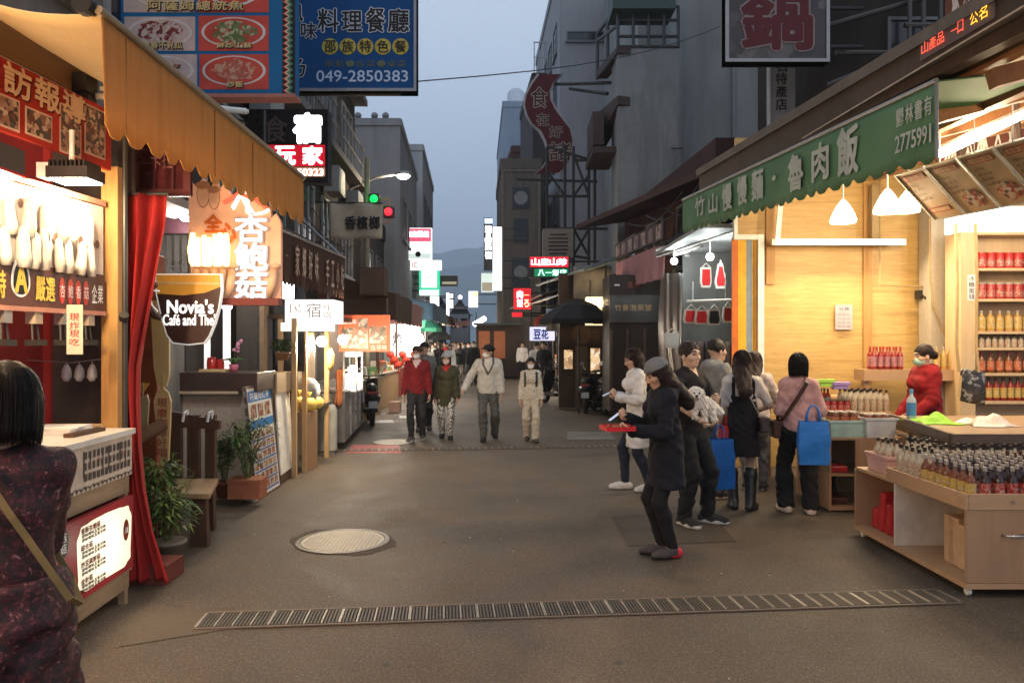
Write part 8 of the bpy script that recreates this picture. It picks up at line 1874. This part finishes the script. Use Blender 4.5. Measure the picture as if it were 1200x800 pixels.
BL=[Vector((4.10,8.02,.95)),Vector((3.74,6.3,.95)),Vector((6.2,6.3,.95)),Vector((6.2,8.02,.95))]
mb=MB();mb.slab(BL[1],BL[2],BL[3],BL[0],.05);mb.build('counter_top',M('counter_wood',(.34,.22,.13),.4),t)
sfc=Face(BL[0]-Vector((0,0,.75)),BL[1]-BL[0],(0,0,1),(BL[1]-BL[0]).length,.698);mb=MB();sfc.panel(mb,.03,off=-.03);mb.box(BL[1].x+.03,6.2,6.33,6.36,.2,.898);mb.build('body',M('counter_dark',(.045,.028,.022),.4),t)
mb=MB();sfc.panel(mb,.04,None,0,sfc.w,.69,.77,off=.03);mb.box(BL[1].x-.03,6.2,6.25,6.28,.89,.97);mb.build('edge',M('edge_dark',(.07,.045,.035),.35),t)
mb=MB()
for k in range(3):sfc.rect(mb,sfc.w*k/3+.06,sfc.w*(k+1)/3-.06,.52,.62,-.02)
mb.build('glass_slot',M('slot_grey',(.30,.25,.21),.2),t)
def crumple(name,label,cat,c,sx,sy,h,mat,seed):
 rr=random.Random(seed);ph=[rr.uniform(0,6)for _ in range(6)];mb=MB()
 mb.sheet(lambda a,b:Vector((c[0]+(a-.5)*sx*(1+.15*math.sin(b*7+ph[0])),c[1]+(b-.5)*sy*(1+.15*math.sin(a*6+ph[1])),c[2]+.006+h*max(0,math.sin(a*PI)*math.sin(b*PI))*(.55+.3*math.sin(a*9+ph[2])+.3*math.sin(b*11+ph[3])+.2*math.sin(a*17+b*13+ph[4])))),18,14);return tag(mb.build(name,mat,smooth=True,solid=.004),label,cat)
crumple('cloth','crumpled lime green cloth on the dark-edged service counter','cloth',(X(1095,7.3),7.35,.95),.34,.5,.09,M('cloth_lime',(.28,.58,.04),.6),3);crumple('plastic_bag','crumpled white plastic bag on the dark-edged service counter','bag',(X(1156,7.1),7.1,.95),.38,.4,.15,M('plastic_white',(.66,.60,.54),.35),8)
t=bottle('water_bottle',M('water_clear',(.50,.56,.60),.1),M('label_water',(.06,.22,.5),.4),M('cap_blue',(.12,.35,.65),.4),.045,.31,'clear water bottle with blue label on the corner of the service counter',None);t.location=(X(1068,7.6),7.6,.95)
t=thing('hanging_basket','black printed bag hanging by two tan straps above the service counter','bag',P(1140,470,7.6));fr=front(1126,1152,432,470,7.6);mb=MB();mb.sheet(lambda a,b:fr.at(fr.w*a,fr.h*(b-.10*a),.04*math.sin(a*PI)*math.sin(b*PI)),8,8);mb.build('bag_body',COLLAGE('bag_print',[(.03,.028,.03),(.06,.055,.06),(.30,.29,.28),(.02,.02,.02)],26),t,smooth=True,solid=.05)
mb=MB()
for px in(1124,1147):mb.path([P(px,436,7.58),P(px-3,405,7.58),P(px-2,330,7.58),P(px-4,262,7.58)],.016,6)
mb.path([P(1124,465,7.57),P(1126,440,7.57)],.014,6);mb.build('strap',M('strap_tan',(.50,.36,.19),.7),t)
fr=front(858,887.5,278,520,10.34);t=thing('striped_panel','orange, yellow and grey-blue striped end panel beside the bamboo-board shop','panel',fr.at(fr.w/2,0));mb=MB();pal=[(0,.24,0),(.24,.56,1),(.56,.80,2),(.80,1,1)]
for a,b,m_ in pal:fr.panel(mb,.03,m_,fr.w*a,fr.w*b)
mb.build('panel',[M('stripe_orange',(.62,.16,.03),.5),M('stripe_yellow',(.70,.42,.03),.5),M('stripe_blue',(.22,.28,.34),.5)],t);mb=MB();fr.panel(mb,.05,None,fr.w-.05,fr.w+.03,0,fr.h,off=.02);mb.build('edge_trim',M('trim_ochre',(.40,.20,.03),.5),t)
t=thing('gift_shop','small gift shop with clear vinyl curtain and hanging red bags beside the striped panel','shop',(4.0,12.5,0));mb=MB();mb.box(3.2,6.2,13.9,13.96,0,3.4);mb.build('back_wall',STAINED('wall_shopgrey',(.19,.19,.185),(.12,.12,.115),.5),t);mb=MB();mb.box(2.75,6.2,10.8,14.3,3.40,3.46);mb.build('ceiling',M('ceiling_grey',(.26,.26,.26),.6),t);mb=MB();mb.box(6.1,6.16,10.7,13.9,0,3.4);mb.build('side_wall',M('wall_shopdark',(.10,.095,.09),.6),t)
mb=MB();mb.sheet(lambda a,b:P(773+27*a,480-160*b,13.7-.6*a)+Vector((.02*math.sin(b*8),.05*math.sin(a*11+b*3),0)),16,14);mb.build('vinyl_curtain',GLASS('vinyl',(.80,.82,.80),.45,.3),t,smooth=True)
mb=MB();mb.tube(P(805,353,12.2),P(858,351,11.6),.02,8);mb.tube(P(812,353,12.1),P(812,330,12.1),.006);mb.tube(P(850,351,11.7),P(850,320,11.7),.006);mb.build('rail',WHM,t)
mb=MB();mb.box(X(800,12.6),X(856,12.0),12.0,12.9,0,.95);mb.build('stand',M('stand_dark',(.04,.035,.033),.6),t)
mb=MB();
for a,b,r in(((770,293,14.2),(862,262,11),.03),((770,301,14.2),(862,271,11),.022),((806,300,13),(806,288,13),.06),((790,298,13.4),(822,288,12.4),.04)):mb.tube(P(*a),P(*b),r,8)
mb.build('awning_arm',M('arm_silver',(.50,.50,.50),.35,.7),t);mb=MB();mb.slab(P(768,288,14.2),P(864,252,10.9),P(864,240,10.9)+Vector((1.2,0,.4)),P(768,276,14.2)+Vector((1.2,0,.4)),.03);mb.build('awning',AWDK,t)
for k,(px,py,d)in enumerate(((832,301,12.0),(790,306,13.3))):
 c=P(px,py,d);l_=thing('spot_lamp',('bright white lamp in the gift shop over the red vests','bright white lamp in the gift shop behind the vinyl curtain')[k],'lamp',c);mb=MB();mb.sphere(c,.065,12);mb.build('bulb',E('bulb_white',(.92,1,1),14),l_,smooth=True);mb=MB();mb.tube(c+Vector((0,0,.05)),(c.x,c.y,3.4),.01);mb.build('cord',WHM,l_);lamp((c.x,c.y-.14,c.z-.1),40,(.90,1,.98),.08,parent=l_)
REDC=M('crochet_red',(.45,.02,.02),.8,0,.2,30,.5,90);TRIMW=M('crochet_white',(.55,.50,.46),.8)
def pouch(label,px0,px1,py0,py1,d,mat,cat='bag',name='pouch',group=None,trap=.78):
 fr=front(px0,px1,py0,py1,d);t=thing(name,label,cat,fr.at(fr.w/2,0),group);w_,h_=fr.w,fr.h;b_=.5-.5*trap
 o=[(b_*w_,h_),(0,h_*.25),(w_*.12,0),(w_*.88,0),(w_,h_*.25),(w_*(1-b_),h_)];mb=MB();mb.prism([fr.at(u,v)for u,v in o][::-1][::-1],fr.N*-.06);mb.build('pouch_body',TRIMW,t)
 mb=MB();fr.poly(mb,[(w_*.5+(u-w_*.5)*.78,h_*.5+(v-h_*.5)*.78)for u,v in o],.008);mb.build('pouch_face',mat,t);mb=MB();mb.path([fr.at(b_*w_+.02,h_),fr.at(w_*.5,h_+.07),fr.at(w_*(1-b_)-.02,h_)],.01,6);mb.build('handle',TRIMW,t)
pouch('red crochet pouch, first on the white rail of the gift shop',801,819,362,379,12.1,REDC,group='pouches on the rail');pouch('red crochet pouch behind the first one on the white rail',814,831,363,380,12.0,REDC,group='pouches on the rail');pouch('black crochet pouch on the white rail of the gift shop',829,845,362,381,11.9,M('crochet_black',(.02,.02,.022),.8),group='pouches on the rail');pouch('dark red pouch next to the orange stripe on the white rail',847,859,359,378,11.6,M('crochet_dark',(.25,.02,.025),.8),group='pouches on the rail')
pouch('red hanging vest left of the other, high in the gift shop',821,834,313,337,12.6,REDC,'vest','vest',trap=.9);pouch('red hanging vest with pointed top, high in the gift shop',838,851,309,338,12.3,REDC,'vest','vest',trap=.4)
pouch('white printed tote bag hanging outside the gift shop',779,796,390,408,12.6,M('tote_white',(.50,.50,.47),.7),name='tote_bag',trap=1.0)
for k in range(6):
 mb=MB();c=P(806+9*k,400,12.3);rr=random.Random(k);mb.sheet(lambda a,b:Vector((c.x-.1+.2*a,c.y+.05*math.sin(a*9+k),c.z-.55*b)),8,5);tag(mb.build('garment',M('garment_%d'%(k%3),((.05,.04,.05),(.09,.085,.09),(.14,.10,.09))[k%3],.8),smooth=True,solid=.03),'dark garment hanging under the pouches of the gift shop','garment','garments of the gift shop')
pa,pb=Vector((X(722,17.5),17.5,0)),Vector((X(779,14.0),14.0,0));pv=along(pa.x,pa.y,pb.x,pb.y,3.02,3.60);t=thing('fringed_awning','dusty pink fringed awning under a strip of small pictures on the right','awning',pv.at(pv.w/2,0));mb=MB()
def pfn(a,b):return pv.at(a*pv.w,pv.h*(1-b)-((.05+.06*((a*70)%1))if b>.99 else 0),.02*math.sin(a*40)*b)
mb.sheet(pfn,140,4);mb.build('valance',M('canvas_pink',(.36,.17,.18),.8,0,.15,3),t,solid=.008);mb=MB();mb.sheet(lambda a,b:pv.at(a*pv.w,pv.h,0)+Vector((1.6*b,0,.5*b)),3,3);mb.build('canvas',AWDK,t,solid=.01)
mb=MB();pv.panel(mb,.05,0,0,pv.w,pv.h+.08,pv.h+.42,off=.03)
for k in range(7):pv.rect(mb,.1+k*.5,.42+k*.5,pv.h+.12,pv.h+.38,.035,1+(k%2))
mb.build('picture_strip',[M('strip_dark',(.05,.03,.03),.5),COLLAGE('strip_pics',[(.30,.2,.16),(.12,.05,.05),(.4,.3,.25)],9),COLLAGE('strip_pics2',[(.10,.06,.06),(.28,.12,.10),(.3,.25,.2)],9)],t)
d=16.0;fr=front(714,775,322,482,d);R=lambda x0,x1,y0,y1:(fr.px(x0),fr.px(x1),fr.py(y1),fr.py(y0));t=thing('dark_stall','dark closed stall with gold writing on a black fascia under the pink fringed awning','stall',fr.at(fr.w/2,0));mb=MB();fr.panel(mb,1.2);mb.build('front_panel',M('stall_black',(.028,.017,.013),.5,0,.3,2),t)
mb=MB();fr.panel(mb,.1,None,*R(714,775,346,378),off=.10);mb.build('fascia',M('fascia_black',(.018,.012,.010),.4),t);mb=MB();fr.row(mb,'竹香泡茶堂',*R(719,763,357,364),off=.104,mi=0,bold=.02);fr.row(mb,'茶坊',*R(735,750,330,338),off=.02,mi=1);fr.rect(mb,*R(720,726,333,335),.01,2);mb.build('lettering',[M('letter_gold2',(.42,.25,.10),.4),M('letter_brick',(.34,.08,.05),.5),INKW],t)
mb=MB()
for x in(716,735,755,773):fr.panel(mb,.06,None,fr.px(x)-.03,fr.px(x)+.03,0,fr.h*.6,off=.06)
mb.build('frame',DARKW,t)
d=19.0;fr=front(640,716,320,478,d);t=thing('tea_house','dark timber tea house with lit window and carved board behind the scooters','shop',fr.at(fr.w/2,0));R=lambda x0,x1,y0,y1:(fr.px(x0),fr.px(x1),fr.py(y1),fr.py(y0));mb=MB();fr.panel(mb,.3,None,u0=fr.px(655));mb.build('wall',M('wall_timber',(.06,.035,.02),.6,0,.4,3),t)
mb=MB();fr.panel(mb,.06,None,*R(674,688,405,478),off=.06);mb.build('door',WOOD('door_wood',(.09,.06,.035),(.15,.10,.06),'z',.8),t)
for b in((692,703,408,440),(661,671,410,432)):mb=MB();fr.rect(mb,*R(*b),.01);mb.build('window',COLLAGE('window_lit%d'%b[0],[(.8,.55,.3),(.35,.2,.1),(.9,.75,.55),(.5,.3,.15)],9,es=1.2),t)
mb=MB();fr.panel(mb,.08,None,*R(655,716,384,404),off=.09);mb.build('carved_board',M('board_umber',(.07,.04,.025),.5,0,.4,5),t);mb=MB();fr.disc(mb,fr.px(681),fr.py(392),.25,.094);fr.row(mb,'茶',*R(690,704,387,401),off=.094,mi=0);mb.build('emblem',M('emblem_tan',(.15,.085,.04),.5),t)
d=18.3;fr=front(687,713,348,381,d);t=thing('lantern_sign','glowing lantern box sign with brown prints beside the black fascia','sign',fr.at(fr.w/2,0));mb=MB();fr.panel(mb,.3);mb.build('panel',E('lantern_cream',(1,.82,.55),.9),t);mb=MB();fr.disc(mb,fr.w*.35,fr.h*.42,.09,.006);fr.disc(mb,fr.w*.72,fr.h*.42,.09,.006);fr.rect(mb,fr.w*.3,fr.w*.75,.03,.1,.006);mb.build('print',M('print_umber',(.12,.06,.03),.6),t)
mb=MB();c=fr.at(fr.w*.5,fr.h*.8,.14);mb.sphere(c,.11,12);mb.build('bulb',E('bulb_amber',(1,.80,.45),14),t,smooth=True);lamp(fr.at(fr.w*.5,fr.h*.7,.40),55,(1,.72,.38),.12,parent=t);mb=MB();mb.tube(fr.at(.1,fr.h),fr.at(.1,fr.h+.4),.02);mb.build('hanger',DKM,t)
parasol('large black parasol in front of the tea house',P(678,350,18.0),.95,M('parasol_black2',(.014,.013,.014),.8),.5);fr=front(672,716,312,350,18.8);mb=MB();mb.sheet(lambda a,b:fr.at(fr.w*a,fr.h*b,.03*math.sin(a*14)),16,4);tag(mb.build('canvas_blind',M('canvas_beige',(.26,.23,.20),.8),smooth=True,solid=.012),'beige canvas blind hanging above the lantern box sign','blind')
fr=front(640,656,362,388,18.6);mb=MB();mb.sheet(lambda a,b:fr.at(fr.w*a,fr.h*b,.05*math.sin(a*9+b*2)),8,6);tag(mb.build('hanging_sheet',M('sheet_white',(.46,.47,.50),.8),smooth=True,solid=.012),'pale cloth hanging beside the large black parasol','cloth')
for k,(px,d,rz)in enumerate(((652,20.6,.5),(668,20.0,.25),(686,19.0,-.15),(700,18.6,.1))):q=dup(sc0,(X(px,d),d-.4 if k>1 else d,0),rz,('dark scooter farthest along the row before the tea house','black scooter second in the row before the tea house','black scooter with pale number plate turned to the camera','black scooter tight against the dark stall on the right')[k])
lit_sign('lavender sign with blue characters above the far shoppers on the right',(621,650,383,399),23.5,[E('lit_lavender',(.62,.62,.85),.9)],[('豆花',(625,643,386,397),M('letter_blue',(.02,.05,.35),.5),'r')],hang=1)
far_stall('dark-roofed tea stall with pale goods before the lavender sign',1,2.45,21.0,23.4,2.9,AWDK,DARKW,GD1,30,.3,.4);far_stall('grey-roofed stall beyond the lavender sign on the right',1,2.15,24.2,28.5,2.8,AWG,PLYZ,GD1,70,.4,.7);far_stall('red-roofed stall in front of the orange panels on the right',1,1.75,29,33,2.7,AWR,PLYZ,GD1,70,.3,.8);far_stall('pale-roofed last stall on the right before the crowd',1,1.3,37,43,2.8,AWW,PLYZ,GD1,90,.3,.8)
d=35.2;fr=front(558,609,381,441,d);t=thing('brown_kiosk','brown kiosk with two orange shutter panels facing the camera on the far right','kiosk',fr.at(fr.w/2,0));mb=MB();fr.panel(mb,.6);mb.build('wall',M('wall_umber',(.05,.032,.025),.7),t)
for a in((561,574),(579,592)):mb=MB();fr.panel(mb,.06,None,fr.px(a[0]),fr.px(a[1]),.85,fr.h-.28,off=.06);mb.build('shutter',M('shutter_orange',(.42,.14,.06),.6,0,.2,1.5),t)
mb=MB();fr.panel(mb,1.0,None,-.1,fr.w+.1,fr.h,fr.h+.10,off=.5);mb.build('roof',AWG,t)
lit_sign('red sign with white mountain produce characters over a green strip',(620,668,301,325),24,[DKM,((621,666,301,313),LRED),((626,666,315,324),LGD)],[('山產山珍',(622,665,303,311),LTW,'r'),('八一飯店',(630,664,316,323),E('lit_text_mint',(.55,1,.8),2.2),'r')],hang=1)
d=24.5;fr=front(636,672,268,302,d);t=thing('vent_box','tan slatted ventilation box above the red and green sign','vent',fr.at(fr.w/2,0));mb=MB();fr.panel(mb,.6);mb.build('box',M('vent_tan',(.20,.165,.14),.6),t);mb=MB()
for i in range(6):fr.rect(mb,fr.w*(.22 if i in(0,5)else .18),fr.w*(.78 if i in(0,5)else .82),fr.h*(.12+i*.13),fr.h*(.17+i*.13),.008)
mb.build('slat',M('slat_dark',(.03,.025,.022),.7),t)
lit_sign('red sign with white rice characters and amber side column',(602,622,338,362),26,[LRED,((603,621,339,361),E('lit_red2',(.65,.01,.02),.8))],[('肉飯',(606,612.5,340,360),LTW,'c'),('一ろ',(614,620,341,360),E('lit_text_amber',(1,.7,.35),2.2),'c')],hang=1)
lit_sign('tall black sign with white glowing characters at the sky edge on the right',(567,577,255,317),33.5,[M('sign_black2',(.012,.012,.014),.4),((568,577,256,262),E('lit_sky',(.5,.85,1),2))],[('精品民宿',(568.5,576,264,304),LTW,'c')],hang=1);lit_sign('tall plain white glowing vertical sign against the brown patterned wall',(577.5,588,266,340),33,[LWH],hang=1);lit_sign('dim greyish lit box sign under the tall black sign',(564,578,320,342),35,[LGR,((565,577,331,341),LDIM)],hang=1)
mb=MB();d=25
for px in(641,662,672,690,697):mb.tube(P(px,172,d),P(px,318,d),.05,6)
for(a,b)in(((606,210),(700,213)),((640,230),(690,230)),((640,268),(712,268)),((672,300),(692,303)),((641,200),(662,230)),((672,180),(690,230)),((672,268),(690,300)),((690,268),(672,300)),((641,172),(700,190)),((672,230),(690,205))):mb.tube(P(*a,d),P(*b,d),.045,6)
tag(mb.build('steel_truss',M('steel_black',(.03,.028,.028),.6,.4)),'black steel lattice standing between the curved red sign and the vent box','truss')
d=26;t=thing('curved_sign','wavy dark red hanging sign with pale edge and a column of outlined characters','sign',P(645,205,d));L=[(630,86),(622,97),(615,110),(613,122),(616,134),(622,144),(632,154),(638,166),(641,178),(640,188),(634,198),(625,205)];Rr=[(659,86),(650,96),(646,106),(647,116),(653,128),(662,140),(670,152),(673,166),(671,182),(664,197),(657,203)]
ol=L+[(636,200),(648,197)]+Rr[::-1][0:]+[(650,92),(641,94)]
cx,cy=643,145;mb=MB();mb.prism([P(x,y,d)for x,y in ol],(0,.25,0));mb.build('edge',M('sign_edge',(.34,.30,.30),.5),t);mb=MB();n=len(L)
inn=[(x+2.2,y+(1 if y<150 else-1))for x,y in L]+[(x-2.2,y+(1 if y<150 else-1))for x,y in Rr[::-1]]
mb.prism([P(x,y,d-.03)for x,y in inn],(0,.028,0));mb.build('face',M('sign_maroon',(.075,.009,.012),.6),t);mb=MB()
for ch,(x0,x1,y0,y1)in(('食',(623,641,103,126)),('在',(629,643,133,147)),('好',(644,659,148,161)),('諸',(644,669,167,188))):
 fr=front(x0,x1,y0,y1,d-.034);fr.text(mb,ch,0,fr.w,0,fr.h,0,0,.05);fr.text(mb,ch,0,fr.w,0,fr.h,.006,1,.012)
mb.build('lettering',[M('letter_outline',(.36,.30,.24),.5),M('letter_maroon',(.05,.012,.012),.5)],t);mb=MB()
for(a,b)in(((648,99),(724,97)),((672,188),(724,186)),((668,104),(712,110))):mb.tube(P(*a,d-.1+.3),P(*b,24.5),.06,8)
mb.build('arm',DKM,t)
d=11.0;fr=front(850,972,-48,73,d);R=lambda x0,x1,y0,y1:(fr.px(x0),fr.px(x1),fr.py(y1),fr.py(y0));t=thing('hotpot_sign','unlit hanging sign with a big dark red hotpot character edged in pale pink','sign',fr.at(fr.w/2,0));mb=MB();fr.panel(mb,.2);mb.build('panel',COLLAGE('hotpot_back',[(.025,.018,.017),(.06,.045,.04),(.035,.02,.02),(.10,.08,.07),(.02,.016,.016)],3.5),t);mb=MB();fr.frame(mb,.05,.24,off=.02);mb.build('frame',M('frame_steelgrey',(.26,.25,.25),.4,.5),t)
mb=MB();fr.text(mb,'鍋',*R(870,950,-6,57),off=.01,mi=0,bold=.065);fr.text(mb,'鍋',*R(870,950,-6,57),off=.018,mi=1,bold=.035);mb.build('lettering',[M('letter_pinkgrey',(.24,.18,.17),.5),M('letter_darkred',(.085,.010,.012),.5)],t);mb=MB();mb.tube(P(972,10,d+.1),P(1010,10,d+.4),.03);mb.tube(P(972,55,d+.1),P(1010,55,d+.4),.03);mb.build('bracket',DKM,t)
d=12.2;fr=front(901,932,60,156,d);R=lambda x0,x1,y0,y1:(fr.px(x0),fr.px(x1),fr.py(y1),fr.py(y0));t=thing('vertical_sign','grey vertical board with dark characters for local produce shop below the hotpot sign','sign',fr.at(fr.w/2,0));mb=MB();fr.panel(mb,.12);mb.build('panel',M('panel_grey',(.20,.19,.18),.6,0,.2,2),t);mb=MB();fr.column(mb,'名特產店',*R(909,922,70,130),off=.006,bold=.02);mb.build('lettering',INK,t);mb=MB();mb.tube(fr.at(0,0,.01),fr.at(0,fr.h,.01),.03);mb.tube(fr.at(fr.w,.2,-.05),fr.at(fr.w+.6,.2,-.05),.03);mb.build('frame',M('frame_white',(.42,.42,.42),.5),t)
def cable(pts,label,r=.012):mb=MB();mb.path(pts,r,5);tag(mb.build('cable',M('cable_black',(.03,.03,.032),.6)),label,'cable')
a,b=P(484,96,12),P(900,5,24);cable([a.lerp(b,k/10)-Vector((0,0,.5*math.sin(PI*k/10)))for k in range(11)],'thin overhead cable crossing the sky from the blue restaurant sign to the concrete building',.011)
a,b=P(700,175,24),P(800,174,22.3);cable([a.lerp(b,k/6)for k in range(7)],'short cable stapled across the stained concrete balcony wall',.02)
t=thing('stool','black folding stool beside the blue shopping bag','stool',(X(962,8.0),8.0,0));c=Vector((X(962,8.0),8.0,.45));mb=MB();mb.box(c.x-.15,c.x+.15,c.y-.15,c.y+.15,.44,.47);mb.build('seat',MATS['plastic_dark'],t,bevel=.01)
for sx,sy in((-1,-1),(1,-1),(-1,1),(1,1)):mb=MB();mb.tube((c.x+sx*.12,c.y+sy*.12,.44),(c.x+sx*.15,c.y-sy*.14,0),.014);mb.build('leg',DKM,t)
for k,(a,b,zz,lab)in enumerate((((712,17.6),(650,22.5),3.45,'grey sheet lean-to roof sloping down over the tea house'),((690,19.5),(636,26.5),3.05,'lower dark lean-to roof beyond the beige canvas blind'),((655,24),(612,34),3.25,'long brown lean-to roof under the rice sign'))):
 A=Vector((X(a[0],a[1])-.55,a[1],zz));B=Vector((X(b[0],b[1])-.55,b[1],zz));up=Vector((1.5,.1,.55));t=thing('lean_to',lab,'roof',A.lerp(B,.5),'lean-to roofs on the right')
 mb=MB();mb.sheet(lambda u,v:A.lerp(B,u)+up*v+Vector((0,0,.02*math.sin(u*90)-.05*math.sin(v*PI))),60,4);mb.build('sheet',(AWG,AWDK,AWB)[k],t,solid=.02)
 mb=MB();mb.tube(A,B,.03,6);mb.tube(A+up,B+up,.03,6);mb.build('rail',GREYM,t)
 for f_ in(.15,.85):mb=MB();q=A.lerp(B,f_)+up*.5;mb.tube(q,(q.x,q.y,0),.03,6);mb.build('post',DKM,t)
rc_=random.Random(5)
for k in range(7):
 y0=6.5+k*1.6;z0=rc_.uniform(3.5,5.4);z1=z0+rc_.uniform(-.6,.6);a=Vector((-3.62-.046*(y0-5),y0,z0));b=Vector((-3.58-.046*(y0),y0+4.5,z1));mb=MB();mb.path([a.lerp(b,i/8)-Vector((-.12*math.sin(PI*i/8),0,.22*math.sin(PI*i/8)))for i in range(9)],rc_.uniform(.008,.016),5);tag(mb.build('cable',MATS['cable_black']),'loose black cable sagging along the dark facades on the left','cable','cables along the left facades')
for k in range(6):
 a=P(735+k*22,262-k*9,15-k*.4);b=P(800+k*22,225-k*14,12.5-k*.25);mb=MB();mb.path([a.lerp(b,i/8)-Vector((0,0,.25*math.sin(PI*i/8)*(1+.3*k)))for i in range(9)],rc_.uniform(.008,.014),5);tag(mb.build('cable',MATS['cable_black']),'loose black cable sagging above the awnings on the right','cable','cables above the right awnings')
for(lab,bx,d,cs,tx,hg)in(('added small white lit box sign over the blue-roofed stall on the left',(463,474,352,366),25,[LW],[],-1),('added small amber lit sign beyond the green parasol',(504,514,366,374),36,[E('lit_amber',(1,.62,.22),1.3)],[],-1),('added pale green lit sign low before the orange panels',(632,640,384,398),27,[E('lit_mint',(.55,.9,.68),1.1)],[],1),('added thin red lit strip sign over the last right stall',(600,612,366,371),33,[LRED],[],1),('added tiny warm lit sign above the far crowd',(518,524,374,381),48,[E('lit_warm',(1,.8,.5),1.5)],[],-1)):lit_sign(lab,bx,d,cs,tx,hang=hg)  # made-up lit signs, added to brighten the dim far stalls
lamp(P(470,395,20.4),60,(1,.80,.54),.2);lamp(P(548,388,44),160,(1,.82,.58),.3);lamp(P(625,388,26),70,(1,.80,.54),.2)
